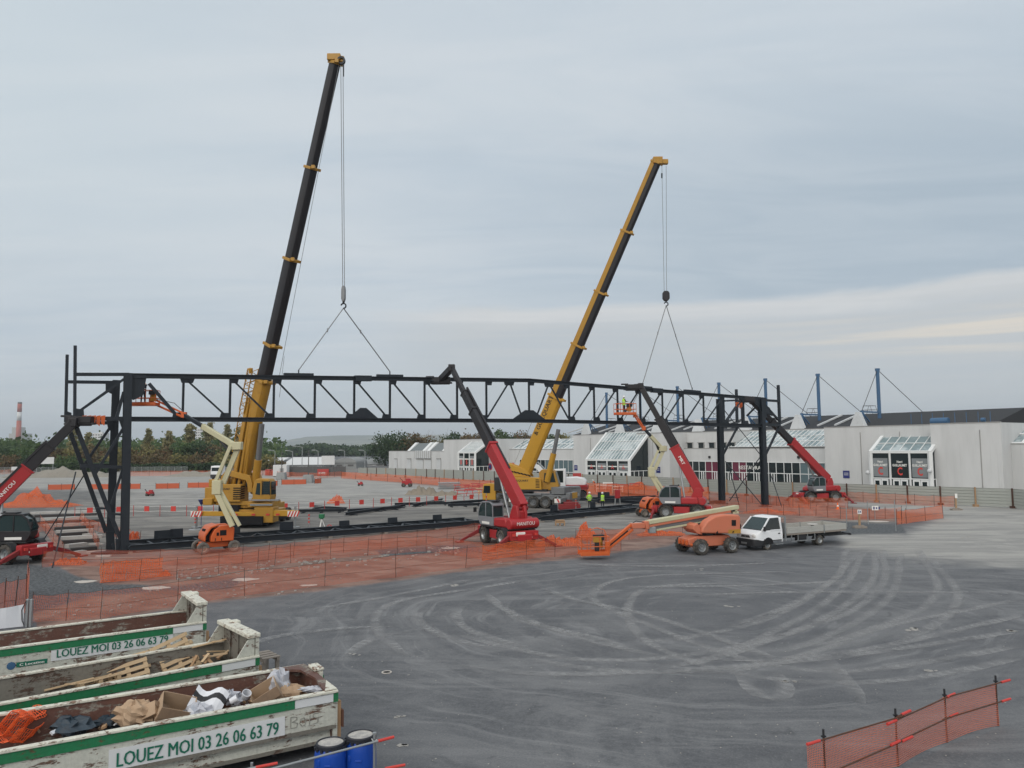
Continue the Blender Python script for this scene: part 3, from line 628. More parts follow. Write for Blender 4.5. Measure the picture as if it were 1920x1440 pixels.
# ================================================================ EXHIBITION HALL
FA = V((54.0, 107.0, 0)); FU = V((-66.4, 91.0, 0)).normalized(); FN = V((FU.y * -1, FU.x, 0)); ZZ = V((0, 0, 1))
if FN.dot(V((-54, -107, 0))) < 0: FN = -FN
def FWp(px, py, off=0.0): return PL(px, py, FA + FN * off, FN)
def fs(px, off=0.0, py=880): return (FWp(px, py, off) - FA).dot(FU)
def fp(s, off, z): return FA + FU * s + FN * off + ZZ * z
m, t, b, o_ = new_mat('hall_wall'); co = t.node('ShaderNodeTexCoord').outputs['Object']
n1_ = t.noise(t.vscale(co, (1, 1, 0.25)), 0.5, 5, 0.6); n2_ = t.noise(t.vscale(co, (3, 3, 0.06)), 2.0, 4, 0.6)
c = t.mix(t.smooth(n1_, 0.35, 0.7), (0.57, 0.58, 0.58), (0.51, 0.52, 0.52)); c = t.mix(t.m('MULTIPLY', t.smooth(n2_, 0.55, 0.75), 0.35), c, (0.38, 0.385, 0.38))
t.put(b.inputs['Base Color'], c); b.inputs['Roughness'].default_value = 0.85
paint('coping', (0.30, 0.30, 0.29), 0.6, 0, 0.2)
paint('roof_membrane', (0.028, 0.030, 0.034), 0.85, 0, 0.3, (0.06, 0.06, 0.06))
paint('frame_white', (0.70, 0.72, 0.72), 0.4, 0, 0.1)
paint('mast_blue', (0.045, 0.115, 0.22), 0.45, 0, 0.25)
paint('fin_white', (0.55, 0.57, 0.58), 0.6, 0, 0.2)
paint('curtain_red', (0.13, 0.02, 0.045), 0.8, 0, 0.2)
paint('banner_grey', (0.20, 0.22, 0.23), 0.6, 0, 0.2)
paint('banner_white', (0.6, 0.6, 0.6), 0.6, 0, 0.2)
paint('plaque_blue', (0.02, 0.03, 0.16), 0.5, 0, 0.1)
glass_mat('glass_teal', (0.10, 0.15, 0.165), 0.2)
m, t, b, o_ = new_mat('roof_glass'); co = t.node('ShaderNodeTexCoord').outputs['Object']
t.put(b.inputs['Base Color'], t.mix(t.smooth(t.noise(co, 0.35, 4, 0.6), 0.42, 0.58), (0.17, 0.23, 0.245), (0.40, 0.455, 0.47))); b.inputs['Roughness'].default_value = 0.25
hall = thing('exhibition_hall', fp(40, 0, 0), 'long light grey exhibition hall with glass entrances, dark roof and blue masts', 'building')
def wall(px0, px1, ytop, pxm, off, back=9.0, name='wall', mat_='hall_wall'):
    s0, s1 = fs(px0, off), fs(px1, off); z = FWp(pxm, ytop, off).z; mb = MB()
    mb.prism([(s0, 0), (s1, 0), (s1, z), (s0, z)], FA + FN * (off - back), FU, ZZ, FN * back, 0)
    o = mb.build(name, mat_, hall)
    mb = MB(); mb.beam(fp(s0, off - .12, z + .05), fp(s1, off - .12, z + .05), .34, .12, 0); mb.build('coping', 'coping', o)
    return s0, s1, z
wall(2130, 1878, 833, 1900, -0.6, 14)
wD = wall(1881, 1748, 794, 1800, 2.0, 12)
wC = wall(1748, 1548, 800, 1620, 0.0, 9)
R1 = wall(1548, 1275, 841, 1400, -4.0, 6)
R1u = wall(1560, 1370, 808, 1400, -10.0, 6); R1v = wall(1376, 1256, 810, 1330, -4.7, 5)
wall(1256, 1195, 812, 1240, 0.0, 12)
wA = wall(1195, 1076, 815, 1130, -0.6, 11)
R2 = wall(1076, 950, 843, 1010, -4.0, 8)
wall(930, 832, 823, 920, 0.0, 12)
wL = wall(832, 729, 846, 780, -0.5, 12)
# seams and down pipes
mb = MB()
for px, off in ((1616, 0), (1841, 2), (1690, 0), (1225, 0), (905, 0), (1108, -.6)):
    s = fs(px, off); mb.beam(fp(s, off + .03, 0.1), fp(s, off + .03, 8.6 if px > 1000 else 6.5), .08, .08, 0)
mb.build('down_pipe', 'coping', hall)
# ---- glazing bands
def glazing(s0, s1, off, zb, zt, zmid, n, glass, red=(), teal=(), doors=True):
    w_ = MB(); wd = (s1 - s0) / n
    for k in range(n):
        a = s0 + k * wd; mi = 1 if k in red else (2 if k in teal else 0)
        w_.quad(fp(a, off + .03, zb), fp(a + wd, off + .03, zb), fp(a + wd, off + .03, zt), fp(a, off + .03, zt), mi)
    g = w_.build('window', [glass, 'curtain_red', 'glass_teal'], hall)
    f = MB()
    for k in range(n + 1): f.beam(fp(s0 + k * wd, off + .08, zb), fp(s0 + k * wd, off + .08, zt), .10, .10, 0)
    for z in (zb + .05, zmid, zt): f.beam(fp(s0, off + .085, z), fp(s1, off + .085, z), .09, .12, 0)
    if doors:
        for k in range(n):
            if k % 2 == 0 and k not in teal:
                for q in (.3, .62): f.beam(fp(s0 + (k + q) * wd, off + .09, zb), fp(s0 + (k + q) * wd, off + .09, zmid), .16, .08, 0)
    f.build('frame', 'frame_white', g); return g
zt = FWp(1400, 866, -4).z; zm = FWp(1400, 886, -4).z
s0, s1 = fs(1548, -4), fs(1288, -4)
g = glazing(s0, s1, -4, 0.1, zt, zm, 19, 'glass_dark', red=(10, 11, 14, 15), teal=(0, 1, 2))
sx = fs(1438, -4); MB().text('RESTAURANT', fp(fs(1386, -4), -3.88, FWp(1405, 880, -4).z), -FU, ZZ, .62, 0, .01, width=abs(fs(1386, -4) - fs(1440, -4)), weight=.01).build('lettering', 'lettering_white', g)
zt = FWp(1020, 862, -4).z; zm = FWp(1020, 884, -4).z
glazing(fs(1075, -4), fs(975, -4), -4, .1, zt, zm, 12, 'glass_dark', teal=(0, 1, 2, 3, 4, 5))
# small square windows of the upper wall
for k, px in enumerate((1294, 1315, 1335, 1357, 1373)):
    p = FWp(px, 836, -4.7); s = (p - FA).dot(FU); mb = MB(); mb.box((0, 0, 0), (.1, .1, .1)); mb = MB()
    mb.prism([(s - .6, p.z - .55), (s + .6, p.z - .55), (s + .6, p.z + .55), (s - .6, p.z + .55)], FA + FN * -4.67, FU, ZZ, FN * .04, 0)
    wn = mb.build('window', 'glass_dark', hall); mb = MB()
    mb.beam(fp(s - .75, -4.6, p.z + .62), fp(s + .75, -4.6, p.z + .62), .3, .1, 0); mb.beam(fp(s - .68, -4.62, p.z - .6), fp(s - .68, -4.62, p.z + .6), .16, .16, 0); mb.build('frame', 'coping', wn)
def glass_slope(a, b_, c, d, nx, ny, name='glass_roof', bars=.085):
    """a,b lower edge; d,c upper edge"""
    mb = MB(); mb.quad(a, b_, c, d, 0); g = mb.build(name, 'roof_glass', hall); f = MB(); nr_ = (b_ - a).cross(d - a).normalized()
    if nr_.z < 0: nr_ = -nr_
    for k in range(nx + 1): u = k / nx; f.beam(a.lerp(b_, u) + nr_ * .06, d.lerp(c, u) + nr_ * .06, bars, .12, 0, nr_)
    for k in range(ny + 1): v = k / ny; f.beam(a.lerp(d, v) + nr_ * .065, b_.lerp(c, v) + nr_ * .065, bars, .12, 0, nr_)
    f.build('frame', 'frame_white', g); return g
# roof lights over the restaurant wing and the left wing
z0 = R1[2] + .05
sa, sb = fs(1548, -4), fs(1372, -4.5)
glass_slope(fp(sa, -4.3, z0 + .2), fp(sb, -4.3, z0 + .2), fp(sb, -9.9, z0 + 2.9), fp(sa, -9.9, z0 + 2.9), 20, 3, bars=.09)
z0 = R2[2]; sa, sb = fs(1076, -4), fs(956, -4)
glass_slope(fp(sa, -4.6, z0 + .15), fp(sb, -4.6, z0 + .15), fp(sb, -9, z0 + 2.3), fp(sa, -9, z0 + 2.3), 14, 2, bars=.16)
for px in (978, 1018, 1058):     # triangular cheeks between the roof lights
    s = fs(px, -4.6); mb = MB(); mb.prism([(0, 0), (5.4, 0), (5.4, 2.6)], fp(s, -4.4, z0 + .1), -FN, ZZ, FU * .3, 0); mb.build('roof_light_cheek', 'frame_white', hall)
# ---- entrances (sloped glass canopies)
def entrance(px0, px1, off, ylow, pxl, depth, rise, n, letter, title, wdoor):
    s0, s1 = fs(px0, off), fs(px1, off); zl = FWp(pxl, ylow, off).z
    g = glass_slope(fp(s0, off, zl + .12), fp(s1, off, zl + .12), fp(s1, off - depth, zl + rise), fp(s0, off - depth, zl + rise), 6 if title else 14, 3)
    # side cheeks: white sloped edge beams and glass triangle
    for s in (s0, s1):
        mb = MB(); mb.prism([(0, 0), (depth, 0), (depth, rise), (0, .1)], fp(s, off, zl), -FN, ZZ, FU * .04, 0)
        mb.quad(fp(s, off, 0.1), fp(s, off - depth, 0.1), fp(s, off - depth, zl), fp(s, off, zl), 0); gg = mb.build('side_glazing', 'glass_dark', hall)
        mb = MB(); mb.beam(fp(s, off, zl), fp(s, off - depth, zl + rise), .45, .42, 0); mb.beam(fp(s, off, 0), fp(s, off, zl + .1), .5, .4, 0)
        mb.beam(fp(s, off, 2.25), fp(s, off - depth, 2.25), .1, .12, 0)
        for q in (1, 2, 3): mb.beam(fp(s, off - q * 1.2, 0.1), fp(s, off - q * 1.2, 2.25), .1, .3, 0)
        mb.build('frame', 'frame_white', gg)
    wd = (s1 - s0) / n; mb = MB()
    for k in range(n): mb.quad(fp(s0 + k * wd, off, 0.1), fp(s0 + (k + 1) * wd, off, .1), fp(s0 + (k + 1) * wd, off, zl), fp(s0 + k * wd, off, zl), 0)
    fr = mb.build('entrance_window', 'glass_dark', hall); mb = MB()
    for k in range(n + 1): mb.beam(fp(s0 + k * wd, off + .06, 0), fp(s0 + k * wd, off + .06, zl), .22, .16, 0)
    for z in (2.25, zl): mb.beam(fp(s0, off + .065, z), fp(s1, off + .065, z), .12, .26 if z > 3 else .14, 0)
    mb.build('frame', 'frame_white', fr)
    for k in range(n):
        a = s0 + k * wd; dw = wd * .37
        for q in (.12, .51):     # a pair of white doors with square panes
            c0 = a + wd * q; mb = MB(); mb.prism([(c0, .1), (c0 + dw, .1), (c0 + dw, 2.15), (c0, 2.15)], FA + FN * (off + .02), FU, ZZ, FN * .05, 0)
            for zz_ in (.35, 1.25): mb.prism([(c0 + dw * .2, zz_), (c0 + dw * .8, zz_), (c0 + dw * .8, zz_ + .65), (c0 + dw * .2, zz_ + .65)], FA + FN * (off + .072), FU, ZZ, FN * .004, 1)
            mb.build('door', ['frame_white', 'glass_dark'], hall)
        mb = MB(); x0, x1 = a + wd * .12, a + wd * .9     # hanging banner behind the pane
        ban = 'banner_grey' if (k + len(letter)) % 2 else 'glass_dark'
        mb.prism([(x0, 2.45), (x1, 2.45), (x1, zl * .86), (x0, zl * .86)], FA + FN * (off + .01), FU, ZZ, FN * .006, 0)
        bo = mb.build('banner', ban, hall); H_ = zl - 2.4
        mb = MB(); lw = wd * .26; mb.text(letter, fp((x0 + x1) / 2 + lw / 2, off + .03, 2.4 + H_ * .10), -FU, ZZ, H_ * .30 if title else H_ * .42, 0, .004, width=lw, weight=.03); mb.build('lettering', 'lettering_red', bo)
        mb = MB()
        if title:
            mb.text('Henri', fp((x0 + x1) / 2 + wd * .14, off + .03, 2.4 + H_ * .58), -FU, ZZ, H_ * .09, 0, .004, width=wd * .28, weight=.03)
            mb.text('GUILLAUMET', fp((x0 + x1) / 2 + wd * .37, off + .03, 2.4 + H_ * .44), -FU, ZZ, H_ * .09, 0, .004, width=wd * .74, weight=.03)
        else: mb.prism([(x0, zl * .70), (x1, zl * .70), (x1, zl * .75), (x0, zl * .75)], FA + FN * (off + .03), FU, ZZ, FN * .004, 0)
        mb.build('lettering', 'lettering_white', bo)
entrance(1745, 1634, 3.2, 848, 1690, 5.0, 3.2, 3, 'C', True, 1)
entrance(1180, 1100, 5.0, 863, 1140, 5.6, 5.3, 4, 'A', False, 1)
entrance(891, 860, 4.0, 849, 875, 4.0, 2.6, 3, 'B', False, 1)
# plaques, wall lamps
for px, py, off in ((1587, 889.5, 0), (1234.5, 881, 0), (1080, 877, -.6)):
    p = FWp(px, py, off); s = (p - FA).dot(FU); mb = MB(); mb.prism([(s - .5, p.z - .55), (s + .5, p.z - .55), (s + .5, p.z + .55), (s - .5, p.z + .55)], FA + FN * (off + .01), FU, ZZ, FN * .05, 0)
    for dz in (-.1, .15): mb.prism([(s - .35, p.z + dz), (s + .35, p.z + dz), (s + .35, p.z + dz + .08), (s - .35, p.z + dz + .08)], FA + FN * (off + .062), FU, ZZ, FN * .004, 1)
    mb.build('wall_plaque', ['plaque_blue', 'banner_white'], hall)
for px, py, off in ((919.5, 875, 0), (962, 874, -4)):
    p = FWp(px, py, off) + FN * .03; mb = MB(); mb.lathe([(0, .03), (.85, .03), (.85, 0)], p, FN, 20, 0); mb.lathe([(0, .035), (.62, .035)], p, FN, 20, 1); mb.build('round_sign', ['lettering_red', 'plaque_blue'], hall)
for px, py, off in ((1743, 883, 3.6), (1627, 886, 3.6)):
    mb = MB(); mb.sphere(FWp(px, py, off + .4), .30, 0, 12); mb.build('globe_lamp', 'fin_white', hall, smooth=True)
for px, py, off in ((1497, 857, -4), (1330, 857, -4)): mb = MB(); mb.box(FWp(px, py, off + .1), (.35, .35, .4), 0); mb.build('floodlight', 'black_plastic', hall, bevel=.03)
# left wing: doors and roof hoods
for px0, px1, yt in ((740, 745, 861), (763.5, 771, 861), (781, 794, 862), (797, 809, 862), (819, 827, 861)):
    s0, s1 = fs(px0, -.5), fs(px1, -.5); zt = FWp(px0, yt, -.5).z; mb = MB()
    mb.prism([(s0, .05), (s1, .05), (s1, zt), (s0, zt)], FA + FN * -.48, FU, ZZ, FN * .03, 0); d = mb.build('loading_door', 'fin_white', hall)
    mb = MB(); mb.beam(fp(s0, -.4, zt + .15), fp(s1, -.4, zt + .15), .2, .25, 0); mb.beam(fp(s1, -.43, 0), fp(s1, -.43, zt), .1, .14, 0); mb.build('door_frame', 'coping', d)
s0, s1 = fs(780, -.5), fs(809, -.5); z0, z1 = FWp(790, 859, -.5).z, FWp(790, 845, -.5).z; mb = MB()
mb.prism([(s0, z0), (s1, z0), (s1, z1), (s0, z1)], FA + FN * -.45, FU, ZZ, FN * .25, 0); bx_ = mb.build('louvre_box', 'fin_white', hall); mb = MB()
for k in range(9): s = s0 + (s1 - s0) * k / 8; mb.beam(fp(s, -.16, z0), fp(s, -.16, z1), .14, .06, 0)
mb.build('louvre', 'coping', bx_)
paint('hood_grey', (0.15, 0.17, 0.175), 0.5, 0.2, 0.3)
for px0, px1 in ((792, 764), (829, 801)):
    s0, s1 = fs(px0, -3), fs(px1, -3); z0 = wL[2]; mb = MB(); mb.prism([(s0, z0), (s1, z0), (s1, z0 + 2.3), (s0, z0 + 2.3)], fp(0, -6.5, 0), FU, ZZ, FN * .3, 0)
    mb.quad(fp(s0, -3, z0), fp(s1, -3, z0), fp(s1, -6, z0 + 2.3), fp(s0, -6, z0 + 2.3), 0); h_ = mb.build('roof_hood', 'hood_grey', hall); mb = MB()
    for s in (s0, s1): mb.prism([(0, 0), (3.6, 0), (3.3, 2.5), (2.8, 2.5)], fp(s, -2.8, z0), -FN, ZZ, FU * -1.4, 0)
    mb.build('hood_cheek', 'frame_white', h_)
# ---- main roof, masts
M0 = FWp(1645, 693, -19.7); M6 = FWp(1137, 741, -19.7); sm0 = (M0 - FA).dot(FU); sm6 = (M6 - FA).dot(FU); stp = (sm6 - sm0) / 6; zmast = M0.z
zeave = FWp(1700, 799, -12).z; zridge = FWp(1700, 773, -24).z
print('hall mast step', stp, 'z', zmast, 'eave', zeave, 'ridge', zridge)
sR = fs(1893, -18, 790); sL = sm6 + 4
mb = MB(); q = [(sR, 0), (sL, 0)]
mb.prism([(-12.5, 0), (-12.5, zeave), (-24, zridge), (-70, zridge - .5), (-70, 0)], fp(sR, 0, 0), FN, ZZ, FU * (sL - sR), 0); rf = mb.build('roof', 'roof_membrane', hall)
mb = MB(); mb.prism([(sR - .2, 0), (sL + .2, 0), (sL + .2, zeave - .1), (sR - .2, zeave - .1)], FA + FN * -12.6, FU, ZZ, FN * .4, 0); mb.build('wall', 'hall_wall', hall)
for k in range(7):
    s = sm0 + k * stp; mb = MB(); mb.tube(fp(s, -19.7, 8), fp(s, -19.7, zmast), .29, 12, 0); mb.box(fp(s, -19.7, zmast), (.62, .5, .4), 0)
    mb.tube(fp(s, -14.3, 3 if k != 0 else 8), fp(s, -14.3, zridge + .2), .27, 10, 0); mb.beam(fp(s, -14.3, zridge), fp(s, -19.7, zridge), .2, .25, 0)
    mb.beam(fp(s, -14.3, zridge), fp(s, -18.5, zeave - .6), .16, .16, 0); mb.beam(fp(s, -14.3, zridge), fp(s, -16.8, zeave - 1), .14, .14, 0)
    mo = mb.build('mast', 'mast_blue', hall); mb = MB()
    mb.tube(fp(s, -19.7, zmast), fp(s, -14.3, zridge + .2), .055, 5, 0); mb.tube(fp(s, -19.7, zmast), fp(s, -35, zridge + .1), .055, 5, 0); mb.build('cable', 'cable', mo)
    mb = MB(); mb.prism([(-1.5, zeave - .4), (1.5, zeave - .4), (.2, zridge - .1), (-.3, zridge - .1)], fp(s, -13.6, 0), FU, ZZ, FN * 1.0, 0)
    mb.build('roof_fin', 'fin_white', hall)
    for ds in (5.0, 8.2):
        mb = MB(); mb.beam(fp(s + ds, -14.5, zeave + .55), fp(s + ds, -22, zridge - .1), .35, .25, 0); mb.build('roof_rib', 'fin_white', hall)
    mb = MB(); c0 = fp(s + 5.2, -26, zridge)      # access hatch cage on the ridge
    for a in (-.9, .9):
        for b2 in (-.9, .9): mb.tube(c0 + FU * a * 1.2 + FN * b2, c0 + FU * a * .7 + FN * b2 + ZZ * 1.5, .035, 4)
    for z in (.75, 1.5):
        q_ = 1.2 - .5 * z / 1.5
        for a, b2, c, d in ((-q_, -.9, q_, -.9), (-q_, .9, q_, .9), (-q_, -.9, -q_, .9), (q_, -.9, q_, .9)): mb.tube(c0 + FU * a + FN * b2 + ZZ * z, c0 + FU * c + FN * d + ZZ * z, .03, 4)
    mb.build('hatch_cage', 'cable', hall)
mb = MB(); c0 = FWp(1785, 785, -13)
for k in range(2): mb.tube(c0 + FU * (3 - k * 7) - ZZ * .3, c0 + FU * (.5 - k * 5) - ZZ * .3, .5 - k * .2, 12, 0)
for k in range(8): mb.tube(c0 + FU * (6 - k * 1.6) - ZZ * .6, c0 + FU * (6 - k * 1.6) + ZZ * .9, .05, 4)
mb.build('roof_plant', 'mast_blue', hall)
mb = MB()
for off_ in (-.6, -5):
    sA = fs(1880, -1)
    for k in range(3): s = sA - 1 - k * 6; mb.beam(fp(s, off_, wD[2] - 2.2), fp(s - 3, off_ - 4, wD[2] - .3), .5, .4, 0)
sA = fs(1880, -1); hz_ = FWp(1900, 833, -.6).z
glass_slope(fp(sA - 22, -.9, hz_ + .1), fp(sA, -.9, hz_ + .1), fp(sA, -6, hz_ + 2.4), fp(sA - 22, -6, hz_ + 2.4), 9, 2, bars=.3)
# ================================================================ HOARDING
paint('hoarding', (0.34, 0.36, 0.335), 0.55, 0.1, 0.3, (0.23, 0.24, 0.22), streak=True)
HP = [G(2080, 972), G(1900, 953), G(1440, 932), G(1150, 914.5), G(800, 896.5), G(672, 892)]
hp = [HP[0]]
for a, b_ in zip(HP[:-1], HP[1:]):
    n = max(1, round((b_ - a).length / 3.6)); hp += [a.lerp(b_, (k + 1) / n) for k in range(n)]
hf = thing('hoarding_fence', hp[len(hp) // 2], 'long grey green corrugated site hoarding in front of the hall', 'fence'); HH = 2.05
for a, b_ in zip(hp[:-1], hp[1:]):
    d = (b_ - a).normalized(); nn = V((d.y, -d.x, 0)); nn = nn if nn.dot(-a) > 0 else -nn; mb = MB(); prof = [(0, 0.08)]
    R_ = 6
    for k in range(R_):
        z0 = .08 + (HH - .1) * k / R_; z1 = .08 + (HH - .1) * (k + 1) / R_; prof += [(.0, z0 + .02), (.0, z1 - .09), (-.045, z1 - .06), (-.045, z1 - .02)]
    prof += [(0, HH)]
    for (o1, z1), (o2, z2) in zip(prof[:-1], prof[1:]): mb.quad(a + nn * o1 + ZZ * z1, b_ + nn * o1 + ZZ * z1, b_ + nn * o2 + ZZ * z2, a + nn * o2 + ZZ * z2)
    mb.build('panel', 'hoarding', hf)
    mb = MB(); mb.beam(a + nn * .07, a + nn * .07 + ZZ * (HH + .06), .13, .12, 0); mb.box(a + nn * .1 + ZZ * .12, (.45, .45, .24), 0); mb.build('post', 'rust_rod' if len(hf.children) % 3 else 'wood', hf)
# ================================================================ FAR SURROUNDINGS
paint('concrete_pale', (0.42, 0.43, 0.42), 0.9, 0, 0.4, (0.3, 0.3, 0.29), scale=.08)
paint('chimney_red', (0.36, 0.10, 0.075), 0.8, 0, 0.2); paint('far_grey', (0.26, 0.27, 0.27), 0.8, 0, 0.3, scale=.3); paint('far_white', (0.60, 0.61, 0.61), 0.7, 0, 0.2)
paint('shed_dark', (0.10, 0.10, 0.10), 0.8, 0, 0.3)
def far_box(mb, px0, px1, y0, y1, Y, dep, m=0):
    a, b_ = P(px0, y1, Y), P(px1, y0, Y); z0 = max(0, min(a.z, b_.z)) if y0 < 870 else 0
    z0 = 0; mb.box(((a.x + b_.x) / 2, Y + dep / 2, (z0 + P(px0, y0, Y).z) / 2), (abs(b_.x - a.x), dep, P(px0, y0, Y).z - z0), m)
pw = thing('power_station', P(28, 845, 1500) * 1.0, 'distant power station with a tall red and white banded chimney', 'power station'); ORG[pw.name] = V(pw.location)
mb = MB(); far_box(mb, 15, 45, 813, 850, 1500, 26, 0); far_box(mb, 20.5, 36, 801, 850, 1502, 20, 0); mb.build('boiler_house', 'concrete_pale', pw)
cx = P(37.5, 850, 1497); ys = [(835, 0), (808, 1), (789, 1), (773, 0), (757.5, 1), (755, 2)]
for (ya, yb, mm) in ((842, 789, 1), (789, 773, 0), (773, 757.5, 1), (757.5, 754.5, 2)):
    za, zb = max(0, P(37.5, ya, 1497).z), P(37.5, yb, 1497).z; mb = MB(); mb.tube((cx.x, 1490, za), (cx.x, 1490, zb), 4.9 - za * .012, 20, 0, 4.9 - zb * .012); mb.build('chimney_band', ['far_white', 'chimney_red', 'shed_dark'][mm], pw, smooth=True)
for px0, px1, y0, Y, rows, lb in ((173, 193, 812, 900, 9, 'distant square concrete tower block behind the left steel braces'), (367, 383, 803, 900, 11, 'distant white apartment tower between two poplars'), (487, 496, 829, 1100, 6, 'far pale tower block at the foot of the hill')):
    a, b_ = P(px0, y0, Y), P(px1, y0, Y); at_ = thing('apartment_tower', ((a.x + b_.x) / 2, Y, 0), lb, 'building'); mb = MB(); far_box(mb, px0, px1, y0, 850, Y, 14, 0)
    mb.box(((a.x + b_.x) / 2 + 1, Y + 6, a.z + .8), (4, 4, 1.6), 0); mb.build('wall', 'far_white', at_)
    for r in range(rows):
        z = a.z - 2.2 - r * 3.0; mb = MB()
        for c in range(4): x = a.x + (b_.x - a.x) * (c + .5) / 4; mb.box((x, Y - .03, z), ((b_.x - a.x) / 4 * .55, .1, 1.3), 0)
        mb.build('window_row', 'shed_dark', at_)
# sheds between the crane and the hall
def shed(px0, px1, ye, yr, Y, dep, label, wallm, roofm, name='shed', arch=False):
    a, b_ = P(px0, ye, Y), P(px1, ye, Y); ze = a.z; zr = P(px0, yr, Y + dep / 2).z; W_ = b_.x - a.x
    t_ = thing(name, ((a.x + b_.x) / 2, Y, 0), label, 'building'); mb = MB(); mb.box(((a.x + b_.x) / 2, Y + dep / 2, ze / 2), (W_, dep, ze), 0); mb.build('wall', wallm, t_); mb = MB()
    if arch: pts = [(W_ / 2 - math.cos(k * math.pi / 10) * W_ / 2, math.sin(k * math.pi / 10) * (zr - ze)) for k in range(11)]; mb.prism(pts, (a.x, Y - .3, ze + .02), (1, 0, 0), (0, 0, 1), (0, dep, 0), 0)
    else: mb.prism([(-.4, 0), (dep / 2, zr - ze), (dep + .4, 0)], (a.x - .3, Y, ze + .02), (0, 1, 0), (0, 0, 1), (W_ + .6, 0, 0), 0)
    mb.build('roof', roofm, t_)
    mb = MB(); n = max(2, int(W_ / 5))
    for k in range(n): mb.box((a.x + W_ * (k + .5) / n, Y - .04, ze * .55), (W_ / n * .5, .1, ze * .3), 0)
    mb.build('window', 'shed_dark', t_); return t_
shed(530, 604, 872, 857.5, 250, 26, 'low grey shed with a pale pitched roof beyond the site', 'far_grey', 'far_white')
shed(626, 668, 868, 858, 262, 20, 'pale arched shed left of the hall', 'far_grey', 'far_grey', arch=True)
shed(684, 722, 871, 860, 300, 16, 'white low building with dark windows by the hall end', 'far_white', 'far_grey')
shed(498, 530, 864, 858, 300, 16, 'small pale house roof right of the yellow crane boom', 'far_grey', 'far_white')
def simple(name, mb, mat_, label, cat, loc, **k): return tag(mb.build(name, mat_, loc=loc, **k), label, cat)
a = G(536, 893); mb = MB(); b_ = P(648, 893, a.y); mb.box(((a.x + b_.x) / 2, a.y + .1, P(560, 875.5, a.y).z / 2), (b_.x - a.x, .15, P(560, 875.5, a.y).z), 0)
for k in range(20): x = a.x + (b_.x - a.x) * k / 19; mb.beam((x, a.y - .02, 0), (x, a.y - .02, P(560, 875, a.y).z + .05), .12, .1, 0)
simple('board_fence', mb, 'shed_dark', 'dark brown board fence in front of the grey sheds', 'fence', (a.x, a.y, 0))
p = G(527, 893.5); h = P(527, 872, p.y).z; mb = MB(); mb.box((p.x, p.y, h / 2 + .1), (3.4, 2.4, h - .1), 0); mb.box((p.x, p.y, .08), (3.2, 2.2, .16), 1)
cb = thing('site_cabin', p, 'white site cabin beside the dark board fence', 'cabin'); mb.build('body', ['far_white', 'shed_dark'], cb, bevel=.04); mb = MB(); mb.box((p.x + .5, p.y - 1.23, 1.1), (.9, .06, 2), 0); mb.build('door', 'far_grey', cb)
p = P(615, 872, 215); bb = thing('billboard', (p.x, p.y, 0), 'blank white billboard above the grey sheds', 'billboard'); a, b_ = P(603, 871.5, 215), P(627.5, 854.5, 215)
mb = MB(); mb.box(((a.x + b_.x) / 2, 215, (a.z + b_.z) / 2), (b_.x - a.x, .2, b_.z - a.z), 0); mb.build('panel', 'far_white', bb)
for x in (a.x + .5, b_.x - .5): mb = MB(); mb.beam((x, 215.2, 0), (x, 215.2, a.z + .5), .2, .2); mb.build('post', 'far_grey', bb)
# red containers / skips far away
paint('container_red', (0.42, 0.05, 0.045), 0.5, 0, 0.3)
def container(px0, px1, yb, yt, label, lettering=None, open_=False):
    p0, p1 = G(px0, yb), G(px1, yb); y = (p0.y + p1.y) / 2; x0, x1 = P(px0, yb, y).x, P(px1, yb, y).x; h = P(px0, yt, y).z
    t_ = thing('container', ((x0 + x1) / 2, y, 0), label, 'container'); mb = MB(); mb.box(((x0 + x1) / 2, y + 1.2, h / 2 + .05), (x1 - x0, 2.4, h), 0)
    n = int((x1 - x0) / .35)
    for k in range(n): mb.box((x0 + (k + .5) * (x1 - x0) / n, y - .02, h / 2 + .05), (.14, .06, h * .9), 0)
    mb.build('body', 'container_red', t_, bevel=.02)
    if lettering: MB().text(lettering, (x0 + (x1 - x0) * .12, y - .07, h * .3), (1, 0, 0), (0, 0, 1), h * .26, 0, .01, width=(x1 - x0) * .6, weight=.02).build('lettering', 'lettering_white', t_)
    return t_
container(595, 616, 892.5, 880, 'red container with white lettering left of the hoarding', 'SECURITEC')
container(497, 506, 891.5, 881, 'small red container left of the white cabin'); container(509, 521, 891.5, 882.5, 'low red skip next to the white cabin')
# parked lorry on the far road is built with the vehicles
# street lamps
def lamp_post(px, yb, yt, label, arm=1.6, base=False, dark=False):
    p = G(px, yb); h = P(px, yt, p.y).z; t_ = thing('street_lamp', p, label, 'street lamp', 'lamp posts standing beyond the far side of the site'); mb = MB(); mt = 'shed_dark' if dark else 'galv'
    mb.tube(p, p + ZZ * h, .13, 8, 0, .07); mb.build('post', mt, t_)
    if arm: mb = MB(); mb.tube(p + ZZ * h, p + ZZ * (h + .3) + V((-arm, 0, 0)), .06, 6); mb.box(p + ZZ * (h + .3) + V((-arm - .4, 0, 0)), (.9, .35, .2), 0); mb.build('lamp_head', mt, t_)
    if base: mb = MB(); mb.box(p + ZZ * .8, (2.1, 2.1, 1.6), 0, taper=.8); mb.build('concrete_block', 'far_grey', t_, bevel=.05)
for a in ((566, 892, 838.5, 'tall lamp post with a curved arm behind the grey shed'), (548, 892, 847, 'short double lamp post left of the tall one', 1.0), (515, 891, 846, 'lamp post left of the white cabin', 1.0), (596, 891, 846, 'lamp post at the left edge of the blank billboard', .8),
    (646, 890, 846, 'lamp post above the arched shed', .8), (684, 890, 846, 'lamp post in front of the low white building', .8), (578, 905, 843, 'dark pole in a big concrete block by the site road', 0, True, True), (528, 899, 845, 'dark pole in a low concrete block beside the white cabin', 0, True, True)): lamp_post(*a)
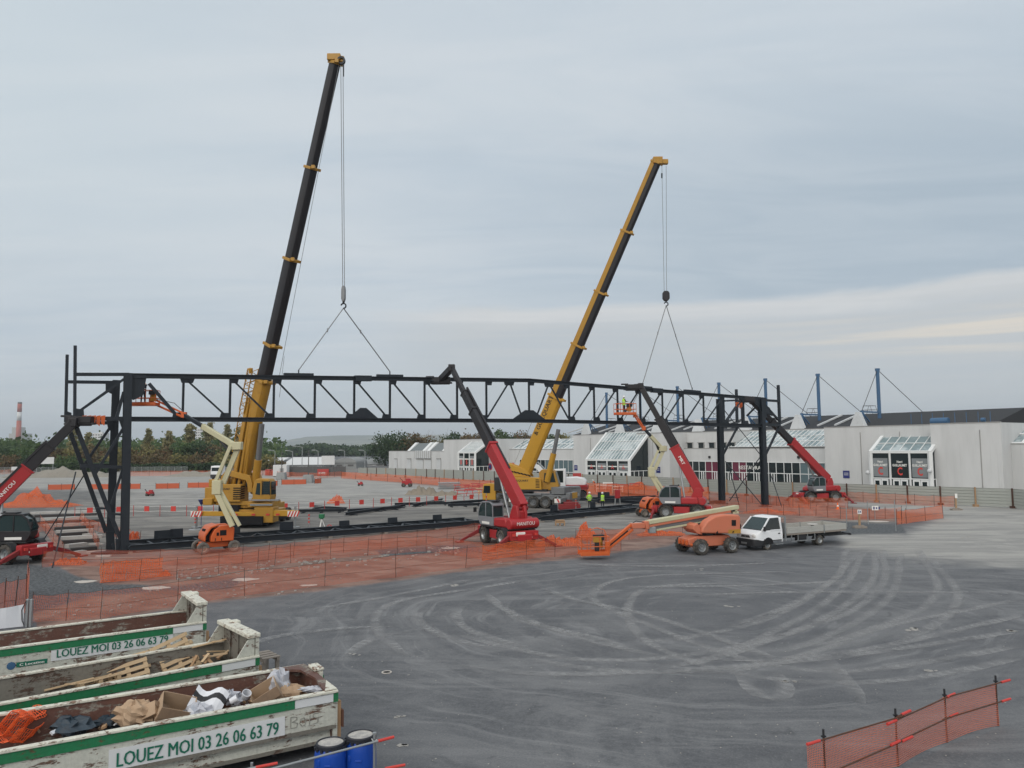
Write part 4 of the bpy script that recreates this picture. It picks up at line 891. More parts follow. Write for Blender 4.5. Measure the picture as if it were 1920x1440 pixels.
# white panels on the left roadside
for px0, px1, yt, yb, Y, lb in ((67, 102, 857, 870, 205, 'white roadside panel seen behind the black telehandler boom'), (22, 33, 875, 882, 150, 'small white notice on the wire fence at far left')):
    a, b_ = P(px0, yb, Y), P(px1, yt, Y); t_ = thing('notice_board', ((a.x + b_.x) / 2, Y, 0), lb, 'notice board'); mb = MB(); mb.box(((a.x + b_.x) / 2, Y - .1, (a.z + b_.z) / 2), (b_.x - a.x, .08, b_.z - a.z), 0); mb.build('panel', 'far_white', t_)
    for x in (a.x + .3, b_.x - .3): mb = MB(); mb.beam((x, Y, 0), (x, Y, a.z + .4), .1, .1); mb.build('post', 'galv', t_)
# wire mesh fences
def wire_mat():
    m, t, b, o = new_mat('wire_mesh'); b.inputs['Base Color'].default_value = (.28, .30, .30, 1); tp = t.node('ShaderNodeBsdfTransparent'); mx = t.node('ShaderNodeMixShader'); uv = t.node('ShaderNodeUVMap').outputs[0]; x, y, _ = t.sep(uv)
    bars = t.m('MAXIMUM', t.m('LESS_THAN', t.m('FRACT', t.m('MULTIPLY', x, 5.0)), .15), t.m('LESS_THAN', t.m('FRACT', t.m('MULTIPLY', y, 4.0)), .12)); t.put(mx.inputs[0], bars)
    t.l.new(tp.outputs[0], mx.inputs[1]); t.l.new(b.outputs[0], mx.inputs[2]); t.l.new(mx.outputs[0], o.inputs[0])
wire_mat()
def wire_fence(pts, h, label, n):
    t_ = thing('wire_fence', pts[0], label, 'fence')
    for k in range(n):
        a, b_ = pts[0].lerp(pts[1], k / n), pts[0].lerp(pts[1], (k + 1) / n); L = (b_ - a).length; mb = MB(); mb.quad(a, b_, b_ + ZZ * h, a + ZZ * h, 0, [(0, 0), (L, 0), (L, h), (0, h)]); mb.build('mesh_panel', 'wire_mesh', t_)
        mb = MB(); mb.tube(a, a + ZZ * (h + .05), .05, 6); mb.tube(a + ZZ * h, b_ + ZZ * h, .025, 5); mb.tube(a + ZZ * .15, b_ + ZZ * .15, .025, 5); mb.build('post', 'galv', t_)
wire_fence([G(-60, 893), G(105, 893)], 2.4, 'tall wire mesh fence at the far left behind the spoil heap', 12)
wire_fence([G(240, 889), G(352, 888)], 2.0, 'wire mesh fence along the far road right of the steel columns', 9)
# spoil heaps
def heap(px, yb, yt, wpx, label, mat_, name='spoil_heap', seed=1, dep=.35):
    p = G(px, yb); rgh = np.random.default_rng(seed); W_ = wpx / F_PX * p.y; h = P(px, yt, p.y).z; n = 60; ny = 18
    xs = np.linspace(-.5, .5, n); ys = np.linspace(-.5, .5, ny); X_, Y_ = np.meshgrid(xs, ys); e = np.clip(1 - (2 * np.abs(X_)) ** 3, 0, 1) * np.clip(1 - (2 * np.abs(Y_)) ** 2, 0, 1)
    lump = .72 + .16 * np.sin(X_ * 17 + seed) + .10 * np.sin(X_ * 41 + Y_ * 9) + rgh.normal(0, .05, X_.shape)
    Z_ = e * lump * h * 1.1; vs = np.stack([X_ * W_, Y_ * W_ * dep, Z_], -1).reshape(-1, 3); i, j = np.meshgrid(np.arange(ny - 1), np.arange(n - 1), indexing='ij')
    f = np.stack([i * n + j, i * n + j + 1, (i + 1) * n + j + 1, (i + 1) * n + j], -1).reshape(-1, 4); o = np_mesh(name, vs, f, mat_, loc=p); return tag(o, label, 'heap')
paint('spoil', (0.25, 0.235, 0.205), 0.95, 0, 0.6, (0.14, 0.135, 0.12), scale=.8, bump=.8); paint('gravel_brown', (0.23, 0.20, 0.16), 0.95, 0, 0.5, (0.13, 0.12, 0.10), scale=1.5, bump=.8)
heap(110, 895, 877, 210, 'long grey heap of broken rubble along the far road', 'spoil', seed=1, dep=.16); heap(385, 893, 882, 150, 'low pale heap beside the parked lorry', 'spoil', seed=5, dep=.2)
heap(792, 927, 911, 62, 'small heap of gravel left of the red telehandler', 'gravel_brown', seed=3, dep=.7); heap(836, 929, 920, 60, 'low spread of brown gravel beside the gravel heap', 'gravel_brown', seed=4, dep=.6)
# ================================================================ STEEL PORTAL
TP = G(233, 1035); TQ = V((28.3, 87.6, 0)); TU = (TQ - TP).normalized(); TN = V((-TU.y, TU.x, 0))   # TN points away from the camera
def T(px, py, off=0.0): return PL(px, py, TP + TN * off, TN)
def ts(px, py=760): return (T(px, py) - TP).dot(TU)
def tp(s, z, off=0.0): return TP + TU * s + TN * off + ZZ * z
ZB = 9.12; S0 = ts(240, 745); S1 = ts(1430, 770); SM = ts(992, 750)
def ztop(s): return 12.15 + 0.93 * (1 - abs(s - SM) / (SM - S0) if s < SM else 1 - (s - SM) / (S1 - SM))
truss = thing('roof_truss', tp(SM, 0), 'black steel roof truss hanging between the two towers', 'truss')
ze = .30
mb = MB(); mb.ibeam(tp(S0, ztop(S0)), tp(SM, ztop(SM)), .30, .34, .06); mb.ibeam(tp(SM, ztop(SM)), tp(S1, ztop(S1)), .30, .34, .06); mb.build('top_chord', 'steel_dark', truss)
mb = MB(); mb.ibeam(tp(S0, ZB), tp(SM, ZB + .22), .30, .34, .06); mb.ibeam(tp(SM, ZB + .22), tp(S1, ZB), .30, .34, .06); mb.build('bottom_chord', 'steel_dark', truss)
zbot = lambda s: ZB + .22 * (1 - abs(s - SM) / (SM - S0))
posts = [343, 431, 513, 590, 664, 731, 796, 857, 912, 992, 1067, 1114, 1158, 1200, 1242, 1281, 1319, 1357, 1394]
def post(s): mb = MB(); mb.ibeam(tp(s, zbot(s) + .1), tp(s, ztop(s) - .1), .13, .16, .03, 0, TU); mb.build('post', 'steel_dark', truss)
def diag(sa, za, sb, zb_, w_=.12): mb = MB(); mb.beam(tp(sa, za), tp(sb, zb_), w_, w_, 0, TN); mb.build('diagonal', 'steel_dark', truss)
def gusset(s, z, w_, h, top=True, tri=False):
    k = -1 if top else 1; pts = [(-w_ / 2, 0), (w_ / 2, 0), (w_ * .38, k * h), (-w_ * .38, k * h)] if not tri else [(-w_ / 2, 0), (w_ / 2, 0), (w_ * .12, k * h), (-w_ * .12, k * h)]
    mb = MB(); mb.prism(pts, tp(s, z - .02 * k, -.06), TU, ZZ, TN * .12, 0); mb.build('gusset_plate', 'steel_dark', truss)
ps = [ts(p) for p in posts]
for i, s in enumerate(ps):
    post(s)
    top_ = posts[i] not in (912, 1067); gusset(s + (.25 if s < SM else -.25 if s > SM else 0), ztop(s) - .15, .7 if i else 1.0, .34, True)
    if posts[i] == 992: gusset(s, zbot(s) + .15, 3.6, .85, False, True)
    else: gusset(s + (-.3 if s < SM else .3), zbot(s) + .15, .8, .36, False)
for a, b_ in zip(ps[:8], ps[1:9]): diag(a + .25, ztop(a) - .3, b_ - .3, zbot(b_) + .3)
diag(S0 + 1.3, ztop(S0) - .5, ps[0] - .35, zbot(ps[0]) + .2, .22)
sm = ts(955); diag(ps[8] + .1, zbot(ps[8]) + .3, sm - .1, ztop(sm) - .3); diag(sm + .1, ztop(sm) - .3, ps[9] - .9, zbot(ps[9]) + .6); gusset(sm, ztop(sm) - .15, 1.1, .35)
sm = ts(1030); diag(ps[9] + .9, zbot(ps[9]) + .6, sm - .1, ztop(sm) - .3); diag(sm + .1, ztop(sm) - .3, ps[10] - .1, zbot(ps[10]) + .3); gusset(sm, ztop(sm) - .15, 1.1, .35)
for a, b_ in zip(ps[10:-1], ps[11:]): diag(a + .3, zbot(a) + .3, b_ - .25, ztop(b_) - .3)
mb = MB(); sp = ts(1052); s = ts(681); mb.prism([(-1.3, 0), (1.3, 0), (.25, .85), (-.25, .85)], tp(s, zbot(s) + .14, -.07), TU, ZZ, TN * .14, 0); mb.build('gusset_plate', 'steel_dark', truss)
for px in (680, 1232): s = ts(px); mb = MB(); mb.beam(tp(s - .7, ztop(s - .7)), tp(s + .7, ztop(s + .7)), .42, .46, 0); mb.build('splice_plate', 'steel_dark', truss)
for px in (560, 731, 1205, 1297): s = ts(px, 700); mb = MB(); mb.beam(tp(s - 1.15, ztop(s - 1.15) + .26), tp(s + 1.15, ztop(s + 1.15) + .26), .3, .18, 0); mb.tube(tp(s, ztop(s) + .34), tp(s, ztop(s) + .62), .05, 6); mb.build('lifting_beam', 'steel_dark', truss)
mb = MB(); mb.prism([(-.3, .1), (1.15, .1), (.95, -1.35), (.35, -1.7), (-.3, -1.3)], tp(S0, ztop(S0), -.09), TU, ZZ, TN * .18, 0); mb.build('end_plate', 'steel_dark', truss)
mb = MB(); mb.prism([(-1.7, .25), (.6, .15), (.6, -2.2), (.2, -2.2), (-.3, -1.3), (-1.7, -.3)], tp(S1, ztop(S1), -.09), TU, ZZ, TN * .18, 0); mb.build('end_plate', 'steel_dark', truss)
# ---- the towers
def member(tw, a, b_, w_, h, name, up=None, ib=False):
    mb = MB(); (mb.ibeam(a, b_, w_, h, .05, 0, up or TN) if ib else mb.beam(a, b_, w_, h, 0, up or TN)); return mb.build(name, 'steel_dark', tw)
def cl(p): return V((p.x, p.y, max(p.z, 0.0)))
left = thing('support_tower', TP, 'left black steel tower with two thick columns and raking legs', 'steel tower')
OB = 2.2
member(left, cl(T(233, 1040)), T(240, 700), .52, .62, 'column', ib=True); cb_ = T(211, 900, OB); member(left, cl(T(206, 1034, OB)), T(218, 713, OB), .48, .56, 'column', ib=True)
for a in ((T(140, 790), T(141, 648), .2, .22, 'upright'), (T(123, 792, OB), T(126, 665, OB), .2, .22, 'upright'),
          (T(140, 702), T(242, 702), .22, .24, 'top_beam'), (T(126, 716, OB), T(218, 717, OB), .22, .24, 'top_beam'),
          (T(138, 785), T(242, 785), .28, .30, 'lower_beam'), (T(122, 792, OB), T(212, 793, OB), .24, .24, 'lower_beam'),
          (T(150, 770), T(232, 711), .17, .17, 'diagonal'), (T(153, 768, OB), T(210, 728, OB), .17, .17, 'diagonal'),
          (T(141, 795), T(203, 955), .28, .26, 'raking_leg'), (T(203, 955), T(229, 1018), .26, .24, 'raking_leg'), (T(128, 800, OB), T(199, 998, OB), .28, .26, 'raking_leg'),
          (T(233, 800), T(176, 893), .18, .18, 'diagonal'), (T(206, 802, OB), T(152, 880, OB), .18, .18, 'diagonal'), (T(150, 874), T(232, 876), .22, .24, 'cross_beam'), (T(150, 871, OB), T(210, 873, OB), .2, .2, 'cross_beam'),
          (T(232, 735), T(217, 790), .2, .2, 'diagonal'), (T(230, 880), T(209, 945), .16, .2, 'diagonal'), (T(203, 963), T(230, 965), .14, .14, 'cross_beam'), (T(180, 953), T(200, 953), .14, .14, 'cross_beam'),
          (T(210, 1020), T(216, 1036), .1, .1, 'foot_brace')): member(left, cl(a[0]), cl(a[1]), *a[2:])
def plate(tw, pts, off, mat_='steel_dark'):
    w3 = [T(x, y, off) for x, y in pts]; o0 = w3[0]; loc = [((p - o0).dot(TU), (p - o0).z) for p in w3]; mb = MB(); mb.prism(loc, o0 - TN * .06, TU, ZZ, TN * .12, 0); mb.build('gusset_plate', mat_, tw)
plate(left, [(137, 765), (157, 768), (158, 782), (137, 788)], -.02); plate(left, [(122, 770), (134, 774), (135, 795), (122, 792)], OB); plate(left, [(198, 716), (214, 718), (212, 740), (198, 733)], OB - .3)
plate(left, [(199, 786), (214, 786), (208, 808), (203, 806)], OB - .3); plate(left, [(222, 785), (240, 785), (234, 804), (228, 802)], -.02); plate(left, [(198, 996), (214, 996), (216, 1030), (200, 1034)], OB - .3); plate(left, [(216, 1010), (236, 1012), (240, 1040), (218, 1040)], -.02)
mb = MB(); mb.box(TP + ZZ * .06 - TU * .6, (2.4, 1.6, .12)); mb.build('base_plate', 'steel_dark', left)
for a, b_ in ((T(142, 885), G(98, 1065)), (T(163, 882), G(82, 1012))):
    mb = MB(); mb.tube(a, b_, .045, 6); o = mb.build('guy_rod', 'steel_dark', left)
mb = MB(); mb.tube(T(206, 955, .5), T(222, 1025, .5), .03, 5); mb.build('guy_rod', 'steel_dark', left)
right = thing('support_tower', TQ, 'right black steel tower with two columns near the flatbed truck', 'steel tower')
OR_ = 5.6
member(right, cl(T(1435, 953)), T(1427, 748), .55, .62, 'column', ib=True); member(right, cl(T(1354, 949, OR_)), T(1349, 748, OR_), .55, .62, 'column', ib=True)
for a in ((T(1462, 795), T(1459, 722), .26, .26, 'upright'), (T(1382, 792, OR_), T(1380.5, 730, OR_), .26, .26, 'upright'), (T(1427, 750), T(1460, 752), .26, .28, 'top_beam'), (T(1352, 752, OR_), T(1395, 750, OR_), .2, .22, 'top_beam'),
          (T(1426, 796), T(1462, 797), .3, .32, 'lower_beam'), (T(1350, 800, OR_), T(1428, 800, OR_), .24, .26, 'cross_beam'), (T(1391, 753, 3), T(1392, 796, 3), .2, .2, 'upright'),
          (T(1461, 800), T(1433, 858), .2, .2, 'diagonal'), (T(1383, 800, OR_), T(1354, 856, OR_), .2, .2, 'diagonal'), (T(1432, 757), T(1462, 790), .2, .2, 'diagonal'), (T(1360, 790, OR_), T(1381, 760, OR_), .16, .16, 'diagonal'),
          (T(1400, 780, 3), T(1420, 760, 2), .16, .16, 'diagonal')): member(right, a[0], a[1], *a[2:])
for a, b_ in ((T(1357, 768, OR_), G(1428, 853, 0) if False else T(1430, 858, 2)), (T(1430, 850, 2), G(1367, 940)), (T(1360, 865, OR_), G(1430, 948)), (T(1366, 873, 4), G(1386, 947)), (T(1443, 884, 1), G(1466, 951)), (T(1430, 860), T(1418, 872, 2))):
    mb = MB(); mb.tube(a, b_, .055, 6); mb.build('guy_rod', 'steel_dark', right)
mb = MB(); mb.tube(G(1367, 941) + ZZ * .5, G(1386, 941) + ZZ * .5, .04, 5); mb.build('guy_rod', 'steel_dark', right)
plate(right, [(1425, 752), (1443, 765), (1448, 780), (1425, 770)], -.02)
for p in (T(1435, 953), T(1354, 949, OR_)): mb = MB(); mb.box(cl(p) + ZZ * .05, (1.2, 1.0, .1)); mb.build('base_plate', 'steel_dark', right)
# clothes / orange rags tied on the beams
for px, py, off, lb in ((173, 784, -.25, 'bright orange rag tied over the lower beam of the left tower'), (1386, 757, 2.6, 'red cloth tied under the top of the right tower')):
    c = T(px, py, off); mb = MB(); rg = random.Random(px)
    for k in range(5):
        x = -.6 + k * .28; mb.prism([(x, .15), (x + .26, .2), (x + .22, -.3 - rg.random() * .3), (x + .02, -.25 - rg.random() * .3)], c - TN * (.02 * k), TU, ZZ, TN * .02)
    simple('signal_cloth', mb, 'net_dense' if False else 'manlift_orange', lb, 'cloth', c)
# ================================================================ GIRDERS LYING ON THE GROUND
def lying(pxa, pxb, width, n, label, plates=(), name='steel_girder', h=.42, off=0.0):
    a, b_ = G(*pxa), G(*pxb); d = (b_ - a).normalized(); nn = V((-d.y, d.x, 0)); L = (b_ - a).length; t_ = thing(name, a, label, 'steel girder'); lift = .12
    for k in (0, 1): q = nn * (width * k + off); mb = MB(); mb.ibeam(a + q + ZZ * (h / 2 + lift), b_ + q + ZZ * (h / 2 + lift), .30, h, .05); mb.build('chord', 'steel_dark', t_)
    for k in range(n + 1):
        p = a + d * (L * k / n); mb = MB(); mb.beam(p + nn * .1 + ZZ * (h / 2 + lift), p + nn * (width - .1) + ZZ * (h / 2 + lift), .16, .2); mb.build('cross_bar', 'steel_dark', t_)
        if k < n:
            p2 = a + d * (L * (k + 1) / n); mb = MB(); mb.beam((p if k % 2 else p2) + nn * .15 + ZZ * (h / 2 + lift), (p2 if k % 2 else p) + nn * (width - .15) + ZZ * (h / 2 + lift), .16, .16); mb.build('diagonal', 'steel_dark', t_)
    for k in range(0, n + 1, 3): p = a + d * (L * k / n); mb = MB(); mb.beam(p - nn * .3, p + nn * (width + .3), .3, .0 + lift * 1.9); mb.build('timber_bearer', 'plywood_grey', t_)
    for px, s, hh in plates:
        u = (G(px, pxa[1] + (pxb[1] - pxa[1]) * (px - pxa[0]) / (pxb[0] - pxa[0])) - a).dot(d); mb = MB(); mb.prism([(-s / 2, 0), (s / 2, 0), (s / 2 * .95, hh), (-s / 2, hh)], a + d * u + nn * (width - .1) + ZZ * (h + lift), d, ZZ, nn * .08); mb.build('gusset_plate', 'steel_dark', t_)
    return t_
lying((243, 1037), (905, 986), 3.2, 18, 'long black girder lying from the left tower to the red telehandler', ((323, 1.3, .55), (348, .9, .6), (459, 1.0, .6), (562, 1.1, .6), (674, .9, .4), (767, .9, .4), (853, .9, .4)))
lying((1015, 979), (1232, 957), 3.4, 9, 'black girder lying behind the red telehandler beside the two workers', ((1028, .9, .5), (1085, 1.0, .6), (1158, .8, .6)))
lying((1120, 945), (1250, 941), 3.0, 6, 'black girder lying farther back behind the two workers', ((1150, 1.6, .6),), h=.5)
def bars(pairs, label, name='steel_beam', w_=.3, h=.3):
    for k, (a, b_, lb) in enumerate(pairs):
        A, B = G(*a), G(*b_); mb = MB(); mb.ibeam(A + ZZ * (h / 2 + .1), B + ZZ * (h / 2 + .1), w_, h, .04)
        for q in (.1, .5, .9): p = A.lerp(B, q); dd = (B - A).normalized(); n_ = V((-dd.y, dd.x, 0)); mb.beam(p - n_ * .6 + ZZ * .05, p + n_ * .6 + ZZ * .05, .15, .1)
        simple(name, mb, 'steel_dark', lb, 'steel beam', A, )
bars([((648, 968), (760, 951), 'thin black beam lying slanted in front of the red chain barrier'), ((560, 962), (645, 961), 'black beam lying just right of the left crane'), ((652, 961), (727, 957), 'short black beam lying on the gravel right of the left crane'),
      ((652, 962), (750, 955), 'black beam lying farther back than the short one'), ((588, 954), (650, 958), 'black beam with a bend near the left crane'), ((740, 949), (845, 947), 'long thin beam lying below the gravel heap'), ((775, 951), (830, 940), 'slanted thin beam below the gravel heap'),
      ((838, 947), (925, 941), 'thick dark beam stack left of the right crane cab'), ((840, 951), (905, 949), 'lowest dark beam by the right crane front wheel'),
      ((1130, 934), (1235, 941), 'black beam lying slanted near the orange netting'), ((1165, 928), (1240, 936), 'thin black beam lying farthest back near the netting'), ((1080, 938), (1200, 946), 'dark beam lying behind the yellow vested workers'),
      ((1330, 945), (1358, 944), 'short beam lying at the foot of the right tower')], '')
# ---- excavated trenches with timber and pale strips at the left
paint('strip_pale', (0.46, 0.45, 0.43), 0.9, 0, 0.4); paint('strip_dark', (0.05, 0.045, 0.045), 0.9, 0, 0.4)
rgt = random.Random(3)
for k in range(13):
    y = 964 + k * 6.0 + (k > 8) * (k - 8) * 1.5; x0 = 62 + k * 6 + rgt.uniform(-10, 10); x1 = 182 + rgt.uniform(-25, 15); A, B = G(x0, y), G(x1, y - 4); mb = MB()
    mb.beam(A + ZZ * .12, B + ZZ * .12, .5, .24); lbs = ['nearest', 'second', 'third', 'fourth', 'fifth', 'sixth', 'seventh', 'eighth', 'ninth', 'tenth', 'eleventh', 'twelfth', 'farthest']
    simple('foundation_sleeper', mb, 'strip_dark' if k % 2 else 'strip_pale', 'low %s sleeper left of the tower, %s of the row' % ('dark' if k % 2 else 'pale', lbs[12 - k]), 'sleeper', A)['group'] = 'sleepers laid out left of the tower'
    if k % 3 == 0:
        A = G(x0 + 50, y + 3); B = G(x0 + 78, y + 2); mb = MB(); mb.beam(A + ZZ * .06, B + ZZ * .06, .3, .1); simple('pale_plank', mb, 'strip_pale', 'short pale plank beside the %s sleeper of the row' % lbs[12 - k], 'plank', A)['group'] = 'short planks between the sleepers'
A, B = G(138, 1040), G(198, 1035); mb = MB(); mb.beam(A + ZZ * .06, B + ZZ * .06, .35, .12); simple('pale_plank', mb, 'strip_pale', 'long white plank lying at the foot of the left tower', 'plank', A)
# ================================================================ MACHINES
def wheel(par, L, x, y, R, w_, rim='galv', tyre='tyre', lug=True, name='wheel', steer=0.0, n=26):
    s = 1 if y > 0 else -1; M = L @ Matrix.Translation((x, y, R)) @ Matrix.Rotation(steer, 4, 'Z'); mb = MB(M); h = w_ / 2
    mb.lathe([(R * .55, -h * .8), (R * .62, -h), (R * .90, -h), (R * .98, -h * .7), (R, -h * .3), (R, h * .3), (R * .98, h * .7), (R * .90, h), (R * .62, h), (R * .55, h * .8)], (0, 0, 0), (0, 1, 0), n, 0)
    if lug:
        for k in range(n):
            a = 2 * math.pi * k / n; sd = 1 if k % 2 else -1; c = V((math.cos(a) * R * .985, sd * h * .45, math.sin(a) * R * .985)); Rm = Matrix.Rotation(-a, 3, 'Y') @ Matrix.Rotation(sd * .5, 3, 'X'); mb.box(c, (R * .09, w_ * .52, R * .10), 0, Rm)
    t_ = mb.build(name, tyre, par, smooth='auto'); mb = MB(M)
    mb.lathe([(0, h * .35 * s), (R * .16, h * .35 * s), (R * .18, h * .62 * s), (R * .24, h * .62 * s), (R * .26, h * .25 * s), (R * .42, h * .30 * s), (R * .54, h * .82 * s), (R * .60, h * .86 * s)], (0, 0, 0), (0, 1, 0), 20, 0)
    for k in range(8): a = k * math.pi / 4; mb.tube((math.cos(a) * R * .33, h * .28 * s, math.sin(a) * R * .33), (math.cos(a) * R * .33, h * .45 * s, math.sin(a) * R * .33), R * .03, 6)
    mb.build('rim', rim, t_, smooth='auto'); return t_
def trace(mb, pxs, p0, d, depth, m=0, off=0.0):
    """an outline seen in the photo, put on the vertical plane through p0 along d, with real thickness"""
    d = V((d[0], d[1], 0)).normalized(); nn = V((-d.y, d.x, 0)); nn = nn if nn.y > 0 else -nn; p0 = V(p0) + nn * off
    w3 = [PL(x, y, p0, nn) for x, y in pxs]; mb.prism([((p - p0).dot(d), p.z) for p in w3], V((p0.x, p0.y, 0)), d, ZZ, nn * depth, m); return mb
def lettering(par, body, o, ux, uy, h, mat_, width=None, depth=.012, bold=.022): return MB().text(body, o, ux, uy, h, 0, depth, width, 0, bold).build('lettering', mat_, par)
def boom_parts(par, A, B, secs, name='boom_section', upv=(0, 0, 1), bevel=.03):
    A, B = V(A), V(B); out = []
    for t0, t1, w_, h, mat_, *rest in secs:
        mb = MB(); mb.beam(A.lerp(B, t0), A.lerp(B, t1), w_, h, 0, upv); o = mb.build(name, mat_, par, bevel=bevel)
        mb = MB(); mb.beam(A.lerp(B, t1 - .012), A.lerp(B, t1), w_ * 1.16, h * 1.16, 0, upv); mb.build('collar', rest[0] if rest else mat_, o, bevel=.02); out.append(o)
    return out
def tele_head(par, B, target, upd):
    mb = MB(); mb.beam(B, target, .45, .5); mb.box(B, (.55, .55, .6)); mb.build('boom_head', 'boom_black', par, bevel=.05); mb = MB()
    mb.box(target, (1.7, .5, .45)); mb.box(target - ZZ * .28, (2.0, .35, .14)); mb.box(target + V((-.9, 0, .25)), (.7, .3, .14)); mb.tube(target + V((-.8, 0, -.35)), target + V((.8, 0, -.35)), .08, 8); mb.build('gripper', 'boom_black', par, bevel=.04)
def telehandler(c, yaw_c, yaw_t, A, B, secs, label, side=1, cabmat='grey_cab', head=None, cw_text='MANITOU', boom_text=None, steer=0, arms=3.3, name='telehandler'):
    t_ = thing(name, (c[0], c[1], 0), label, 'telehandler'); L = frame((c[0], c[1], 0), yaw_c); Lt = frame((c[0], c[1], 0), yaw_t)
    mb = MB(L); mb.box((0, 0, .85), (3.9, 1.0, .55)); mb.box((0, .78, .78), (1.5, .55, .62)); mb.box((0, -.78, .78), (1.5, .55, .62))
    mb.prism([(-2.3, .55), (-2.9, .5), (-2.9, .95), (-2.4, 1.15), (-1.9, 1.15)], (0, -.55, 0), (1, 0, 0), (0, 0, 1), (0, 1.1, 0)); mb.prism([(2.3, .55), (2.9, .5), (2.9, .95), (2.4, 1.15), (1.9, 1.15)], (0, -.55, 0), (1, 0, 0), (0, 0, 1), (0, 1.1, 0)); mb.build('chassis', 'red', t_, bevel=.04)
    for sx in (-1, 1):
        for sy in (-1, 1):
            wheel(t_, L, sx * 1.5, sy * 1.02, .62, .46, steer=(steer if sx > 0 else -steer)); mb = MB(L)
            pts = [(math.cos(a) * .74, math.sin(a) * .74) for a in [k * math.pi / 8 for k in range(9)]] + [(math.cos(a) * .66, math.sin(a) * .66) for a in [k * math.pi / 8 for k in range(8, -1, -1)]]
            mb.prism(pts, (sx * 1.5, sy * .78 - (.0 if sy > 0 else .46), .64), (1, 0, 0), (0, 0, 1), (0, .46, 0)); mb.build('mudguard', 'black_plastic', t_)
    for sx in (-1, 1):
        mb = MB(L); mb.box((sx * 2.55, 0, .88), (.46, 2.2, .60)); mb.box((sx * 2.80, .3, 1.0), (.06, .7, .26), 1); mb.box((sx * 2.795, -.45, .75), (.05, .3, .12), 1); fr = mb.build('outrigger_box', ['red', 'lettering_white'], t_, bevel=.03)
        for sy in (-1, 1): mb = MB(L); mb.beam((sx * 2.55, sy * 1.0, .85), (sx * 2.75, sy * arms * .62, .42), .22, .26, 0); mb.beam((sx * 2.75, sy * arms * .62, .42), (sx * 2.8, sy * arms * .85, .10), .2, .18, 0); mb.box((sx * 2.8, sy * arms * .88, .04), (.55, .55, .08), 0); mb.build('outrigger_leg', 'red_dark', t_, bevel=.02)
        mb = MB(L); mb.box((sx * 2.86, .85, .95), (.1, .22, .16)); mb.box((sx * 2.86, -.85, .95), (.1, .22, .16)); mb.build('tail_light', 'lettering_red', t_)
    s = side; mb = MB(Lt); mb.box((-.2, 0, 1.28), (3.9, 2.3, .1)); mb.tube((0, 0, 1.0), (0, 0, 1.3), .7, 20); mb.build('turntable', 'black_plastic', t_, bevel=.02)
    mb = MB(Lt); mb.prism([(-1.7, 1.34), (1.5, 1.34), (1.45, 1.75), (.9, 1.98), (-1.5, 2.02), (-1.7, 1.9)], (0, -1.18 if s > 0 else .3, 0), (1, 0, 0), (0, 0, 1), (0, .88, 0)); mb.prism([(-1.75, 1.34), (.05, 1.34), (.0, 1.95), (-1.5, 2.0)], (0, .35 * s if s > 0 else -1.15, 0), (1, 0, 0), (0, 0, 1), (0, .8, 0)); mb.build('engine_cover', 'red', t_, bevel=.12, seg=3)
    mb = MB(Lt); mb.tube((-2.0, -1.2, 1.62), (-2.0, 1.2, 1.62), .36, 18); mb.box((-1.85, 0, 1.62), (.5, 2.1, .66)); cw = mb.build('counterweight', 'red', t_, bevel=.05)
    nx = Lt.to_3x3() @ V((0, -1, 0)); lettering(cw, cw_text, Lt @ V((-2.38, .75, 1.54)), nx, ZZ, .24, 'lettering_white', 1.5, bold=.008)
    mb = MB(Lt)
    for y in (-.42, .22): mb.prism([(-1.9, 1.4), (-.7, 1.4), (-1.0, 2.2), (-1.35, 2.85), (-1.8, 2.85), (-2.0, 2.3)], (0, y, 0), (1, 0, 0), (0, 0, 1), (0, .2, 0))
    mb.build('boom_bracket', 'red', t_, bevel=.03)
    mb = MB(Lt); mb.box((-1.5, -.1, 2.1), (.7, .9, .8)); mb.build('valve_box', 'red', t_, bevel=.08)
    y0, y1 = (.28, 1.18) if s > 0 else (-1.18, -.28)
    out = [(.0, 1.36), (1.75, 1.36), (2.02, 1.75), (2.05, 2.15), (1.8, 2.72), (1.45, 2.98), (.4, 3.0), (.08, 2.75)]
    mb = MB(Lt); mb.prism([(.0, 1.36), (1.75, 1.36), (2.02, 1.75), (2.04, 1.98), (.02, 2.0)], (0, y0, 0), (1, 0, 0), (0, 0, 1), (0, y1 - y0, 0)); mb.prism([(1.5, 2.95), (1.45, 3.04), (.4, 3.06), (.02, 2.85), (.02, 2.75), (.4, 2.98)], (0, y0 - .03, 0), (1, 0, 0), (0, 0, 1), (0, y1 - y0 + .06, 0))
    for pts in ([(1.98, 1.9), (2.08, 2.15), (1.84, 2.74), (1.5, 3.02), (1.42, 2.95), (1.75, 2.68), (1.98, 2.15)], [(.95, 1.95), (1.03, 1.95), (1.03, 3.0), (.95, 3.0)], [(.0, 1.95), (.08, 1.95), (.14, 2.78), (.4, 3.0), (.3, 3.02), (.02, 2.8)]):
        for y in (y0 - .02, y1 - .04): mb.prism(pts, (0, y, 0), (1, 0, 0), (0, 0, 1), (0, .06, 0))
    cabo = mb.build('cab', cabmat, t_, bevel=.02)
    mb = MB(Lt); mb.prism([(.04, 1.98), (2.0, 1.96), (2.02, 2.15), (1.78, 2.7), (1.44, 2.94), (.4, 2.96), (.1, 2.74)], (0, y0 + .02, 0), (1, 0, 0), (0, 0, 1), (0, y1 - y0 - .04, 0)); mb.build('window', 'glass_cab', cabo)
    mb = MB(Lt); mb.box((.6, (y0 + y1) / 2, 3.1), (.9, .7, .06)); mb.tube((.2, (y0 + y1) / 2, 3.05), (.2, (y0 + y1) / 2, 3.2), .07, 10); mb.build('roof_guard', 'black_plastic', cabo)
